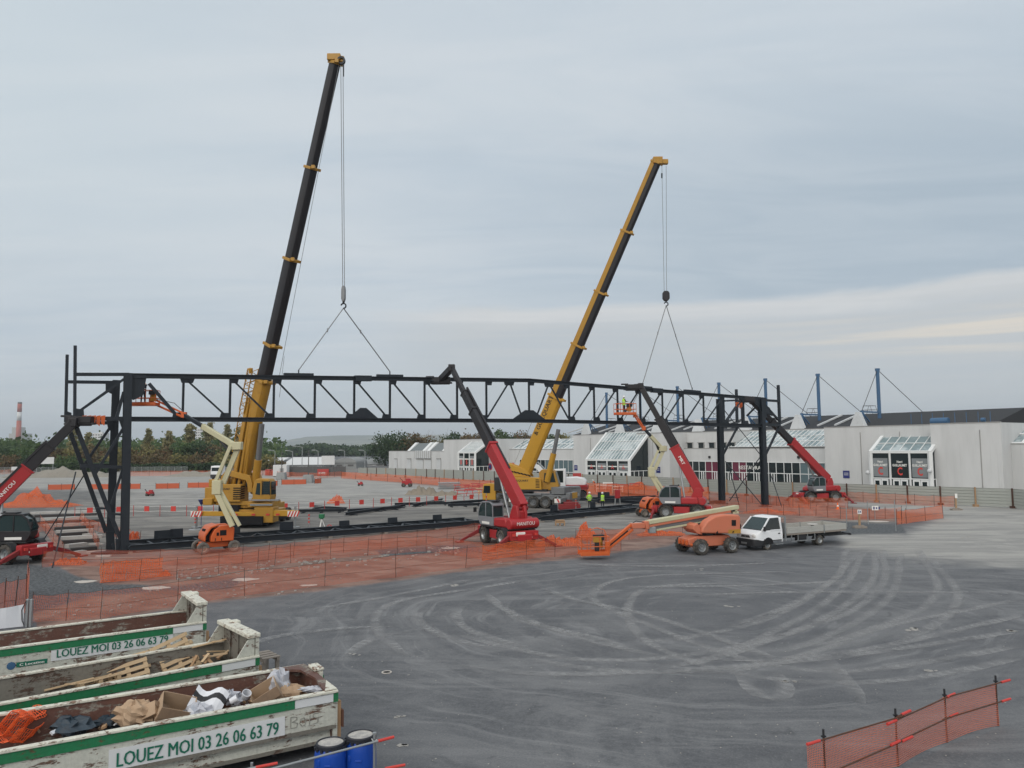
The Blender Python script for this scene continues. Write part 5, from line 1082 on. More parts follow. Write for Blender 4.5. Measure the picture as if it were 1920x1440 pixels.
    mb = MB(Lt); mb.box((2.15, y1 + .2 if s > 0 else y0 - .2, 2.4), (.06, .25, .35)); mb.tube((2.0, y1 if s > 0 else y0, 2.5), (2.15, y1 + .15 if s > 0 else y0 - .15, 2.5), .02, 5); mb.build('mirror', 'black_plastic', cabo)
    mb = MB(Lt); mb.prism([(.5, 1.45), (1.5, 1.45), (1.5, 1.62), (.5, 1.62)], (0, y1 + .002 if s > 0 else y0 - .008, 0), (1, 0, 0), (0, 0, 1), (0, .006, 0)); mb.build('sticker', 'lettering_white', cabo)
    bs = boom_parts(t_, A, B, secs); A, B = V(A), V(B); sd_, u, d = basis(B - A)
    mb = MB(); mb.beam(A.lerp(B, .02) - u * .1, A + (B - A) * .02 + ZZ * .01, .4, .4); mb.tube(A - sd_ * .4, A + sd_ * .4, .17, 12); mb.build('boom_pivot', 'red_dark', t_)
    mb = MB(); mb.tube(Lt @ V((-.3, -.1, 1.6)), A.lerp(B, .28) - u * secs[0][3] * .45, .10, 10); mb.build('lift_cylinder', 'galv', t_)
    mb = MB(); q = -1 if s > 0 else 1
    mb.beam(A.lerp(B, secs[0][1] * .55) + u * .45 + sd_ * .25, A.lerp(B, secs[-1][0] + .03) + u * .38 + sd_ * .2, .14, .14, 0, u); mb.build('hose_carrier', 'boom_black', t_)
    if boom_text:
        txt, tt, h, ln, face = boom_text; c_ = A.lerp(B, tt) + sd_ * (face * (secs[0][2] / 2 + .012)) - u * h / 2; dd = d if (sd_ * face).dot(d.cross(u)) > 0 else -d
        lettering(bs[0], txt, c_ - dd * ln / 2, dd, u, h, 'lettering_white', ln, .006)
    if head is not None: tele_head(t_, B, V(head), u)
    return t_
R_ = math.radians
# centre machine
c2 = (-0.45, 56.1); A = V((c2[0] + .57 * 1.5 + .82 * .3, c2[1] - .82 * 1.5 + .57 * .3, 2.65)); B = P(847, 690, 64.6); hd = T(826, 712, -.2)
telehandler(c2, R_(116), R_(124), A, B, [(0, .40, .62, .92, 'red'), (.36, .66, .50, .74, 'boom_black'), (.62, .80, .42, .60, 'boom_black'), (.78, 1, .32, .42, 'boom_black')], 'red rotating telehandler with grey cab in the centre, black boom holding the truss', 1, 'grey_cab', hd, steer=.0, arms=2.9)
# right machine at the hoarding
c4 = (37.0, 94.0); A = V((c4[0] + .92 * 1.5, c4[1] + .39 * 1.5, 2.7)); B = P(1410, 752, 88.9)
telehandler(c4, R_(183), R_(203), A, B, [(0, .50, .62, .95, 'red'), (.46, .76, .50, .76, 'boom_black'), (.72, 1, .40, .58, 'boom_black')], 'red telehandler by the hoarding right of the right tower', 1, 'grey_cab', T(1400, 748, 0), boom_text=('MANITOU', .34, .52, 4.0, 1))
# machine behind the orange boom lift
c3 = (16.4, 75.6); A = V((c3[0] + .97 * 1.9, c3[1] - .2 + .2, 2.3)); B = P(1201, 724, 77.4)
telehandler(c3, R_(166), R_(163), A, B, [(0, .43, .62, .92, 'red'), (.40, .70, .48, .74, 'boom_black'), (.66, 1, .38, .52, 'boom_black')], 'red telehandler with dark grey door behind the faded orange boom lift', 1, 'grey_cab', T(1188, 725, -.2), boom_text=('MRT', .30, .30, .9, -1))
# left machine, cut by the frame
c1 = (-32.3, 49.7); A = V((-34.6, 49.2, 1.9)); B = T(139, 792, -.3)
telehandler(c1, R_(-20), R_(6), A, B, [(0, .57, .55, .80, 'red'), (.54, .78, .48, .66, 'boom_black'), (.76, 1, .42, .58, 'boom_black')], 'red telehandler cut off by the left edge, its boom reaching the left tower', -1, 'boom_black', T(150, 787, -.2), boom_text=('MANITOU', .36, .22, 1.6, 1), arms=3.6)
# ---------------------------------------------------------------- boom lifts
def basket(par, c, d, w_=2.0, dep=.9, h=1.1, mat_='manlift_orange'):
    d = V((d[0], d[1], 0)).normalized(); n_ = V((-d.y, d.x, 0)); c = V(c); mb = MB()
    Rm = Matrix((d, n_, ZZ)).transposed(); mb.box(c + ZZ * .04, (w_, dep, .08), 0, Rm); mb.box(c + ZZ * .16 - n_ * dep / 2, (w_, .03, .18), 0, Rm); mb.box(c + ZZ * .16 + n_ * dep / 2, (w_, .03, .18), 0, Rm)
    for z in (.55, h):
        for a, b_ in ((-1, -1), (1, -1)), ((1, -1), (1, 1)), ((1, 1), (-1, 1)), ((-1, 1), (-1, -1)): mb.tube(c + d * a[0] * w_ / 2 + n_ * a[1] * dep / 2 + ZZ * z if False else c + d * (a * w_ / 2 if not hasattr(a, '__len__') else a[0] * w_ / 2) + n_ * ((b_ if not hasattr(b_, '__len__') else a[1]) * dep / 2) + ZZ * z, c + d * b_[0] * w_ / 2 + n_ * b_[1] * dep / 2 + ZZ * z, .028, 6)
    for q in (-1, -.33, .33, 1):
        for r in (-1, 1): mb.tube(c + d * q * w_ / 2 + n_ * r * dep / 2, c + d * q * w_ / 2 + n_ * r * dep / 2 + ZZ * h, .025, 6)
    o = mb.build('basket', mat_, par); mb = MB(); mb.box(c + d * w_ * .28 + n_ * (dep / 2 - .1) + ZZ * 1.0, (.55, .28, .35), 0, Rm); mb.box(c + d * w_ * .28 + n_ * (dep / 2 - .05) + ZZ * .6, (.4, .1, .5), 1, Rm); mb.build('control_box', ['black_plastic', 'crane_yellow'], o, bevel=.02); return o
def artic_lift(c, yaw, label, pts, bk, bkd, hood='manlift_orange', tyre='tyre_pale'):
    """pts: foot, elbow1, elbow2, boom_end, jib_end (world)"""
    t_ = thing('boom_lift', (c[0], c[1], 0), label, 'boom lift'); L = frame((c[0], c[1], 0), yaw)
    mb = MB(L); mb.box((0, 0, .55), (2.1, 1.0, .34)); mb.box((1.0, 0, .45), (.2, 1.3, .2)); mb.box((-1.0, 0, .45), (.2, 1.3, .2)); mb.build('chassis', 'manlift_orange', t_, bevel=.03)
    for sx in (-1, 1):
        for sy in (-1, 1): wheel(t_, L, sx * 1.0, sy * .82, .40, .30, 'plywood_grey', tyre, lug=False)
    mb = MB(L); prof = [(-1.15, .78), (1.0, .78), (1.02, 1.6), (.85, 1.82), (.1, 1.86), (-.5, 1.75), (-.95, 1.4), (-1.15, 1.0)]
    mb.prism([(.95, .78), (1.0, 1.62), (.8, 1.82), (.1, 1.84), (-.30, 1.6), (-.52, 1.2), (-.55, .78)], (0, .38, 0), (1, 0, 0), (0, 0, 1), (0, .5, 0)); mb.prism([(.95, .78), (1.0, 1.62), (.8, 1.82), (.1, 1.84), (-.30, 1.6), (-.52, 1.2), (-.55, .78)], (0, -.88, 0), (1, 0, 0), (0, 0, 1), (0, .5, 0))
    mb.prism([(-.98, .9), (-.88, .78), (-.84, 1.2), (-.5, 1.68), (.0, 1.85), (-.1, 1.92), (-.6, 1.8), (-.95, 1.3)], (0, -.88, 0), (1, 0, 0), (0, 0, 1), (0, 1.76, 0)); hd_ = mb.build('engine_hood', hood, t_, bevel=.06, seg=3)
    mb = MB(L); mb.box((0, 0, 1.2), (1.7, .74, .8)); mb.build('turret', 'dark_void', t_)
    for y in (.885, -.885): mb = MB(L); mb.box((.25, y, 1.35), (.42, .02, .36)); mb.box((-.1, y, 1.28), (.16, .02, .22)); mb.box((.15, y, .93), (.05, .02, .2)); mb.box((-.25, y, .93), (.05, .02, .2)); mb.build('hatch', 'dark_void', hd_)
    f, e1, e2, be, je = [V(p) for p in pts]; d_ = V((math.cos(yaw), math.sin(yaw), 0)); sd_ = V((-d_.y, d_.x, 0))
    mb = MB()
    for k, ofs in ((0, 0), (1, .48)): mb.beam(f + d_ * ofs, e1 + d_ * ofs * .55, .24, .22 if k else .34, 0)
    mb.build('lower_arm', 'cream', t_, bevel=.02); mb = MB(); mb.box(e1 + ZZ * .15 + d_ * .12, (.6, .5, .95), 0); mb.build('elbow', 'cream', t_, bevel=.04); mb = MB()
    for k, ofs in ((0, -.05), (1, .5)): mb.beam(e1 + d_ * ofs + ZZ * .4, e2 + d_ * (ofs - .25), .22, .22 if k == 0 else .34, 0)
    mb.build('upper_arm', 'cream', t_, bevel=.02); mb = MB(); mb.box(e2 + d_ * .1, (.75, .5, .55)); mb.build('knuckle', 'cream', t_, bevel=.05)
    mb = MB(); mb.tube(e2.lerp(e1, .18) + d_ * .0, e2.lerp(be, .35) - ZZ * .1, .10, 8); mb.build('lift_cylinder', 'black_plastic', t_)
    boom_parts(t_, e2, be, [(0, .62, .30, .36, 'cream'), (.60, 1, .22, .26, 'steel_dark')], 'boom_section')
    mb = MB(); mb.box(be, (.35, .3, .4)); mb.beam(be + ZZ * .1, je + ZZ * .22, .12, .12); mb.beam(be - ZZ * .18, je - ZZ * .12, .12, .14); mb.box(je, (.3, .25, .5)); mb.build('jib', 'manlift_orange', t_, bevel=.02); mb = MB(); mb.path([be + ZZ * .2, be.lerp(je, .3) + ZZ * .55, be.lerp(je, .8) + ZZ * .3, je + ZZ * .2], .025, 6); mb.build('hose', 'cable', t_)
    basket(t_, bk, bkd); return t_
YL = 52.6
artic_lift((-20.3, 53.3), R_(34), 'cream and orange boom lift in front of the left crane', (P(436, 987, YL), P(404, 918, YL), P(441, 836, YL + .2), P(345, 778, 55), P(284, 752, 56)), P(268, 761, 55.2), (1, .1))
c2l = (P(1222, 960, 77).x, 77.0)
artic_lift(c2l, R_(10), 'cream and orange boom lift behind the grey doored telehandler', (P(1240, 926, 77), P(1219, 888, 77), P(1241, 841, 77), P(1207, 803, 76.2), P(1190, 778, 75.9)), P(1172, 778, 75.6), (1, .15), tyre='tyre')
# big faded orange telescopic lift
cl3 = V((13.0, 51.7, 0)); a_, b_ = G(1315, 1041), G(1372, 1037); hd3 = (a_ - b_).normalized(); yaw3 = math.atan2(hd3.y, hd3.x)
near = (a_ + b_) / 2; leftv = V((-hd3.y, hd3.x, 0)); leftv = leftv if leftv.y < 0 else -leftv; cl3 = near - leftv * 1.05
t3 = thing('boom_lift', cl3, 'big faded orange boom lift in the foreground beside the white flatbed truck', 'boom lift'); L3 = frame(cl3, yaw3)
mb = MB(L3); mb.prism([(-1.5, .45), (1.2, .45), (1.75, .6), (1.8, .98), (1.2, 1.12), (-1.3, 1.12), (-1.6, .9)], (0, -.6, 0), (1, 0, 0), (0, 0, 1), (0, 1.2, 0)); mb.box((1.35, 0, .58), (.3, 1.7, .3)); mb.box((-1.2, 0, .5), (.3, 1.7, .25)); ch = mb.build('chassis', 'manlift_faded', t3, bevel=.05)
mb = MB(L3)
for y in (-.4, .0, .4): mb.box((1.82, y, .75), (.12, .16, .3))
mb.tube((1.6, -.8, .62), (1.6, .8, .62), .07, 8); mb.build('steering_link', 'manlift_orange', t3, bevel=.02)
wb = (a_ - b_).length
for sx in (-1, 1):
    for sy in (-1, 1): wheel(t3, L3, sx * wb / 2 + (0 if sx > 0 else 0), sy * 1.0, .50, .42, 'galv', 'tyre', n=30, steer=0)
mb = MB(L3); mb.tube((0, 0, 1.1), (0, 0, 1.25), .55, 20); mb.build('turntable', 'black_plastic', t3)
hp3 = near - leftv * .02; hdir = V((math.cos(R_(197)), math.sin(R_(197)), 0))
mb = MB(); trace(mb, [(1316, 1000), (1318, 990), (1327, 977), (1342, 968), (1360, 965), (1386, 965.5), (1389, 970), (1389, 999), (1378, 1001)], hp3, hdir, .72, 0, .1); hood3 = mb.build('engine_hood', 'manlift_faded', t3, bevel=.10, seg=4)
mb = MB(); trace(mb, [(1336, 1000), (1338, 985), (1350, 972), (1386, 968), (1389, 999)], hp3, hdir, .7, 0, 1.5); mb.build('tank_cover', 'manlift_faded', t3, bevel=.10, seg=3)
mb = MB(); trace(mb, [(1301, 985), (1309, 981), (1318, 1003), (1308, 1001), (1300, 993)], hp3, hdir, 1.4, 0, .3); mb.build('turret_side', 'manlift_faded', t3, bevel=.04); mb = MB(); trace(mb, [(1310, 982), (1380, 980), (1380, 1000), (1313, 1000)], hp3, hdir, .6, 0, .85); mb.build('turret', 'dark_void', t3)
mb = MB(); trace(mb, [(1372, 975), (1380, 975), (1380, 986), (1372, 986)], hp3, hdir, .02, 0, .085); trace(mb, [(1343, 998.5), (1346, 995), (1346.5, 1000), (1343.5, 1000.5)], hp3, hdir, .02, 0, .085); trace(mb, [(1374, 996), (1377, 995), (1375, 999.5), (1373, 999.5)], hp3, hdir, .02, 0, .085); mb.build('hatch', 'dark_void', hood3)
mb = MB(); trace(mb, [(1366, 993.5), (1389, 992), (1389, 1000), (1366, 1000.5)], hp3, hdir, .02, 0, .09); mb.build('scuffed_panel', 'crane_yellow', hood3)
bA = P(1382, 955, 53.0); bB = P(1214, 984, 49.8); sdv, uv_, dv = basis(bB - bA)
mb = MB(); mb.beam(bA + uv_ * .16, bB + uv_ * .16, .46, .26); o = mb.build('boom_section', 'cream', t3, bevel=.03); mb = MB(); mb.beam(bA.lerp(bB, .1) - uv_ * .02, bB - uv_ * .06, .47, .14); mb.build('boom_stripe', 'manlift_faded', o)
mb = MB(); mb.beam(bA.lerp(bB, .2) - uv_ * .24, bA.lerp(bB, .93) - uv_ * .24, .30, .18); mb.build('boom_channel', 'steel_grey', t3); mb = MB(); mb.beam(bA.lerp(bB, .35) - uv_ * .42, bA.lerp(bB, .93) - uv_ * .40, .40, .12); mb.build('lower_link', 'cream', t3, bevel=.02)
mb = MB(); trace(mb, [(1347, 956), (1362, 950), (1379, 951), (1377, 959), (1356, 960)], bA, hdir, .5, 0, -.1); mb.build('boom_tail_cover', 'boom_black', t3); mb = MB(); mb.beam(P(1377, 960, 53), P(1381, 951, 53), .5, .12); mb.beam(P(1372, 961, 53), P(1383, 960, 53), .5, .14); mb.build('tail_bracket', 'cream', t3)
mb = MB(); mb.box(bB - uv_ * .35 - dv * .3, (.45, .5, .42)); mb.build('boom_nose', 'galv', t3, bevel=.04); j0 = P(1207, 985, 49.7); j1 = P(1183, 986, 49.4); j2 = P(1139, 1026, 48.6); mb = MB(); mb.beam(bB, j0, .5, .5); mb.beam(j0, j1, .4, .34); mb.build('jib_bracket', 'manlift_faded', t3, bevel=.04)
mb = MB(); mb.beam(j1 + ZZ * .05, j2 + ZZ * .18, .2, .16); mb.beam(j1 - ZZ * .22 + V((.1, 0, 0)), j2 - ZZ * .12, .2, .14); mb.box(j2, (.3, .4, .7)); mb.build('jib', 'manlift_orange', t3, bevel=.02); mb = MB(); mb.tube(j1.lerp(j2, .15) - ZZ * .1, j2, .06, 8); mb.build('jib_cylinder', 'black_plastic', t3); mb = MB(); mb.path([j0 + ZZ * .2, j0.lerp(j1, .6) + ZZ * .3, j1 + ZZ * .1, j1.lerp(j2, .3) - ZZ * .15, j1.lerp(j2, .8)], .03, 6); mb.build('hose', 'cable', t3)
bk3 = P(1113, 1040, 48.5); bo = basket(t3, V((bk3.x, bk3.y, bk3.z)), (1, .12), 1.75, 1.0, 1.15); mb = MB(); cc = bk3 + V((.25, .2, 0)); mb.box(cc + ZZ * .95, (.5, .4, .4), 1); mb.box(cc + ZZ * 1.15 + V((0, -.1, 0)), (.5, .3, .12), 0); mb.box(cc + ZZ * .5, (.3, .25, .6), 0); mb.path([cc + V((-.45, 0, 1.2)), cc + V((-.4, 0, 1.5)), cc + V((0, 0, 1.62)), cc + V((.45, 0, 1.5)), cc + V((.6, 0, 1.1)), cc + V((.6, 0, .5))], .03, 6, 2); mb.build('welder_unit', ['black_plastic', 'crane_yellow', 'manlift_orange'], bo)
# ---------------------------------------------------------------- white flatbed truck
fwp, rwp = G(1440, 1031.5), G(1537, 1022.5); hd = (fwp - rwp).normalized(); yt = math.atan2(hd.y, hd.x); lv = V((-hd.y, hd.x, 0)); org = fwp - lv * .92; WB = (fwp - rwp).length
tk = thing('flatbed_truck', org, 'white flatbed truck with open empty grey load bed', 'truck'); Lk = frame(org, yt)
mb = MB(Lk)     # body sides by stations: x, half width, z bottom, z top
def loft(mb, st, m=0):
    vs = []; n = 0
    for x, hw, zb, zt_, tw in st:
        vs += [(x, -hw, zb), (x, hw, zb), (x, hw, (zb + zt_) / 2), (x, tw, zt_), (x, -tw, zt_), (x, -hw, (zb + zt_) / 2)]; n += 1
    fs_ = []
    for i in range(n - 1):
        for k in range(6): fs_.append((i * 6 + k, i * 6 + (k + 1) % 6, (i + 1) * 6 + (k + 1) % 6, (i + 1) * 6 + k))
    fs_ += [tuple(range(6)), tuple(range((n - 1) * 6 + 5, (n - 1) * 6 - 1, -1))]; mb.add(vs, fs_, m)
loft(mb, [(-1.25, .98, .55, 1.28, .96), (.5, .98, .55, 1.30, .94), (.75, .96, .6, 1.18, .88), (1.0, .88, .62, 1.05, .72), (1.06, .70, .66, .98, .6)]); mb.build('body', 'truck_white', tk, bevel=.06, seg=3)
mb = MB(Lk); loft(mb, [(.35, .98, .28, .70, .98), (.95, .97, .26, .74, .96), (1.15, .84, .28, .74, .82), (1.2, .6, .32, .70, .58)]); bp = mb.build('bumper', 'black_plastic', tk, bevel=.05)
mb = MB(Lk); mb.box((1.21, 0, .46), (.02, .5, .12)); mb.build('number_plate', 'galv', bp)
# cab: roof, pillars, glass
top = [(-1.25, 2.12), (-.35, 2.10)]; bx = [(-1.25, 1.28), (.52, 1.28)]; ht, hb = .80, .94
mb = MB(Lk); vs = [(-1.25, -ht, 2.08), (-.30, -ht, 2.06), (-.30, ht, 2.06), (-1.25, ht, 2.08), (-1.22, -ht + .1, 2.18), (-.55, -ht + .12, 2.17), (-.55, ht - .12, 2.17), (-1.22, ht - .1, 2.18)]; mb.add(vs, [(3, 2, 1, 0), (4, 5, 6, 7), (0, 1, 5, 4), (1, 2, 6, 5), (2, 3, 7, 6), (3, 0, 4, 7)])
for s in (-1, 1):
    mb.beam((.50, s * hb * .985, 1.28), (-.30, s * ht, 2.08), .09, .10); mb.beam((-1.22, s * hb, 1.25), (-1.22, s * ht, 2.1), .14, .10); mb.beam((-.25, s * .96, 1.28), (-1.22, s * .96, 1.28), .05, .08)
mb.box((-1.26, 0, 1.6), (.06, 1.8, 1.0)); cabk = mb.build('cab_roof', 'truck_white', tk, bevel=.03)
mb = MB(Lk); mb.add([(.50, -hb, 1.29), (.50, hb, 1.29), (-.31, ht, 2.07), (-.31, -ht, 2.07)], [(0, 1, 2, 3)]); mb.add([(.52, -hb, 1.285), (.52, hb, 1.285), (.47, hb, 1.335), (.47, -hb, 1.335)], [(0, 1, 2, 3)], 1); mb.build('windscreen', ['glass_cab', 'black_plastic'], cabk)
for s in (-1, 1): mb = MB(Lk); mb.add([(.38, s * hb, 1.29), (-1.2, s * hb, 1.29), (-1.2, s * ht * 1.01, 2.06), (-.32, s * ht * 1.01, 2.06)], [(0, 1, 2, 3)]); mb.build('side_window', 'glass_dark', cabk)
for s in (-1, 1):
    mb = MB(Lk); mb.sphere((.98, s * .68, .93), .17, 0, 14, (.55, 1.15, .85)); mb.build('headlight', 'lamp_lens', tk, smooth=True)
    mb = MB(Lk); mb.box((.45, s * 1.14, 1.42), (.10, .16, .30)); mb.beam((.45, s * .95, 1.35), (.45, s * 1.1, 1.40), .04, .04); mb.build('mirror', 'black_plastic', tk, bevel=.03)
    mb = MB(Lk); mb.box((-1.0, s * .985, 1.05), (.16, .02, .07)); mb.build('door_handle', 'black_plastic', tk); mb = MB(Lk); mb.box((-.3, s * .983, .62), (1.8, .02, .06)); mb.build('side_moulding', 'black_plastic', tk)
    pts = [(math.cos(a) * .44, math.sin(a) * .44) for a in [k * math.pi / 8 for k in range(9)]]; mb = MB(Lk); mb.prism(pts, (0, s * .99 - .01, .40), (1, 0, 0), (0, 0, 1), (0, .02, 0)); mb.build('wheel_arch', 'dark_void', tk)
mb = MB(Lk); mb.prism([(-.42, .82), (.42, .82), (.34, .98), (-.34, .98)], (1.075, 0, 0), (0, 1, 0), (0, 0, 1), (-.02, 0, 0)); gr = mb.build('grille', 'dark_void', tk); mb = MB(Lk)
for z in (.86, .90, .94): mb.box((1.08, 0, z), (.015, .7, .012))
mb.box((1.09, 0, .9), (.02, .09, .09), 0, Matrix.Rotation(.785, 3, 'X')); mb.build('badge', 'galv', gr)
mb = MB(Lk); mb.box((-.95, .9, .36), (.7, .25, .06)); mb.build('step', 'galv', tk)
for y in (.82, -.82): wheel(tk, Lk, 0, y, .36, .24, 'galv', 'tyre', lug=False)
for y in (.86, .62, -.62, -.86): wheel(tk, Lk, -WB, y, .36, .22, 'galv', 'tyre', lug=False)
XB0, XB1 = -1.62, -7.4; ZF = .98
mb = MB(Lk); mb.box(((XB0 + XB1) / 2, 0, ZF - .06), (XB0 - XB1, 2.1, .1)); 
for y in (-.42, .42): mb.box(((-1.3 + XB1) / 2 - .2, y, .72), (XB0 - XB1 + .2, .09, .22), 1)
mb.build('load_floor', ['plywood_grey', 'black_plastic'], tk)
for s in (-1, 1):
    for x0, x1 in ((XB0, -5.15), (-5.2, XB1)):
        mb = MB(Lk); 
        for k in range(3): mb.box(((x0 + x1) / 2, s * 1.06, ZF + .08 + k * .135), (abs(x1 - x0) - .04, .03, .13))
        mb.build('drop_side', 'alu', tk, bevel=.008)
    mb = MB(Lk); mb.box((-5.17, s * 1.07, ZF + .15), (.06, .05, .6)); mb.build('side_post', 'galv', tk)
mb = MB(Lk)
for k in range(3): mb.box((XB1, 0, ZF + .08 + k * .135), (.03, 2.1, .13))
mb.build('tailboard', 'alu', tk); mb = MB(Lk)
for y in (-1.04, 1.04): mb.beam((-1.5, y, .5), (-1.5, y, 2.12), .09, .09)
mb.beam((-1.5, -1.04, 2.12), (-1.5, 1.04, 2.12), .08, .08); mb.box((-1.52, 0, 1.35), (.04, 2.0, .75)); mb.build('headboard', 'galv', tk)
mb = MB(Lk)
for y in (-1.0, 1.0):
    mb.beam((-2.1, y, .45), (-4.3, y, .45), .05, .06)
    for x in (-2.1, -2.7, -3.6, -4.3): mb.beam((x, y, .43), (x, y, .9), .05, .05)
mb.build('side_guard', 'galv', tk); mb = MB(Lk); mb.box((-3.15, .8, .62), (.75, .35, .42)); mb.build('tool_box', 'black_plastic', tk, bevel=.03); mb = MB(Lk); mb.box((-6.9, 0, .62), (2.2, .5, .08)); mb.box((-7.95, 0, .6), (.1, 1.9, .14)); mb.box((-6.6, .8, .62), (2.6, .08, .1)); mb.build('rear_beam', 'black_plastic', tk)
for y in (.86, -.86): pts = [(math.cos(a) * .44, math.sin(a) * .44) for a in [-.3 + k * (math.pi * .85) / 8 + .5 for k in range(9)]]; mb = MB(Lk); mb.prism(pts + [(p[0] * .93, p[1] * .93) for p in pts[::-1]], (-WB, y - .16, .36), (1, 0, 0), (0, 0, 1), (0, .32, 0)); mb.build('mudguard', 'black_plastic', tk)
mb = MB(Lk); mb.lathe([(0, .0), (.34, .0), (.36, .03), (.34, .06), (0, .06)], (-4.9, 0.3, 1.36), (0, 0, 1), 20); mb.tube((-4.9, .3, .98), (-4.9, .3, 1.36), .12, 10, 1); simple('round_stool', mb, ['strip_pale', 'cable'], 'round pale plate on a dark drum standing on the truck bed', 'drum', Lk @ V((-4.9, .3, .98)))
# far lorry on the road
p = G(404, 899.5); tl = thing('lorry', p, 'white cabbed lorry parked on the far road in front of the hedge', 'lorry'); Ll = frame(p + V((0, 2.5, 0)), R_(-93)); mb = MB(Ll)
mb.prism([(-.2, 1.0), (2.1, 1.0), (2.15, 2.0), (1.95, 3.1), (-.2, 3.15)], (0, -1.22, 0), (1, 0, 0), (0, 0, 1), (0, 2.44, 0)); mb.build('cab', 'white', tl, bevel=.08); mb = MB(Ll); mb.prism([(-1, 1.95), (1, 1.95), (.95, 2.75), (-.95, 2.75)], (2.15, 0, 0), (0, 1, 0), (0, 0, 1), (.03, 0, 0)); mb.build('windscreen', 'glass_dark', tl); mb = MB(Ll); mb.box((2.1, 0, .8), (.3, 2.4, .75)); mb.build('bumper', 'black_plastic', tl, bevel=.04); mb = MB(Ll); mb.box((-3.2, 0, 1.0), (5.8, 2.3, .3)); mb.box((-3.2, 0, 1.9), (5.6, 2.3, 1.5)); mb.build('tipper_body', 'steel_grey', tl)
for x in (1.2, -3, -4.4):
    for y in (-1.0, 1.0): wheel(tl, Ll, x, y, .5, .3, 'galv', 'tyre', lug=False, n=16)
for y in (-1.35, 1.35): mb = MB(Ll); mb.box((2.0, y, 2.4), (.12, .16, .6)); mb.build('mirror', 'black_plastic', tl)
# ================================================================ MOBILE CRANES
def lattice(par, A, B, w_, name='lattice_jib', n=14, mat_='crane_yellow', r=.045, up=(0, 0, 1), taper=1.0):
    A, B = V(A), V(B); s_, u, d = basis(B - A, up); mb = MB(); C_ = lambda t, i: A.lerp(B, t) + (s_ * (1 if i in (0, 3) else -1) + u * (1 if i < 2 else -1)) * w_ / 2 * (1 + (taper - 1) * t)
    for i in range(4):
        mb.tube(C_(0, i), C_(1, i), r, 6)
        for k in range(n):
            j = (i + 1) % 4; a, b_ = (C_(k / n, i), C_((k + 1) / n, j)) if k % 2 else (C_(k / n, j), C_((k + 1) / n, i)); mb.tube(a, b_, r * .55, 4, cap=False)
    return mb.build(name, mat_, par)
def crane_boom(par, A, B, segs):
    A, B = V(A), V(B); s_, u, d = basis(B - A); out = []
    for t0, t1, w_, h, mt, side in segs:
        mb = MB(); n = 10; pts = [(-.5, .5), (.5, .5), (.5, -.1), (.38, -.38), (.15, -.5), (-.15, -.5), (-.38, -.38), (-.5, -.1)]
        vs = [A.lerp(B, t) + s_ * (x * w_) + u * (y * h) for t in (t0, t1) for x, y in pts]; mb.add(vs, [tuple(range(7, -1, -1)), tuple(range(8, 16))] + [(k, (k + 1) % 8, 8 + (k + 1) % 8, 8 + k) for k in range(8)]); o = mb.build('boom_section', mt, par, bevel=.02)
        if side: mb = MB(); mb.beam(A.lerp(B, t0 + .002) + u * (h * .5 + .02), A.lerp(B, t1 - .003) + u * (h * .5 + .02), w_ * .98, .05, 0, u); fs_ = s_ if s_.y < 0 else -s_; mb.beam(A.lerp(B, t0 + .002) + u * h * .27 + fs_ * (w_ * .5 + .02), A.lerp(B, t1 - .003) + u * h * .27 + fs_ * (w_ * .5 + .02), .05, h * .48, 0, u); mb.build('painted_side', side, o)
        mb = MB(); mb.beam(A.lerp(B, t1 - .006), A.lerp(B, t1), w_ * 1.25, h * 1.2, 0, u); mb.box(A.lerp(B, t1) - u * h * .6 + s_ * w_ * .3, (.3, .3, .3)); mb.build('collar', 'crane_yellow' if mt != 'crane_yellow_bright' else mt, o, bevel=.02); out.append(o)
    return out
def hook_set(par, tip, hook, ofs, blockmat, r=.028):
    mb = MB()
    for o_ in ofs: mb.tube(tip + V((o_, 0, 0)), V((hook.x + o_ * .45, hook.y, hook.z + .6)), r, 5)
    mb.build('hoist_rope', 'rope_grey', par)
def hook_block(hook, label, mat_, w_, h):
    t_ = thing('hook_block', hook, label, 'hook block'); mb = MB(); mb.prism([(-w_ / 2, h * .15), (-w_ / 2, h * .75), (-w_ * .3, h), (w_ * .3, h), (w_ / 2, h * .75), (w_ / 2, h * .15), (w_ * .25, -.1), (-w_ * .25, -.1)], hook + V((0, -.2, 0)), (1, 0, 0), (0, 0, 1), (0, .4, 0)); mb.build('sheave_housing', mat_, t_, bevel=.05)
    mb = MB(); pts = [hook + V((math.sin(a) * .2, 0, -.42 - math.cos(a) * .2)) for a in [k * .5 for k in range(10)]]; mb.tube(hook - ZZ * .1, hook - ZZ * .24, .09, 8); mb.path(pts, .06, 6); mb.build('hook', 'steel_dark', t_); return t_
def sling(p, ends, label):
    t_ = thing('lifting_sling', p, label, 'sling'); 
    for e in ends: mb = MB(); mb.tube(p, e, .042, 6); mb.sphere(p.lerp(e, .36), .12, 0, 6, (.5, .5, 1.6)); mb.build('sling_leg', 'rope_grey', t_)
def xform_ring(L, x, y0, y1, z0, z1): pass
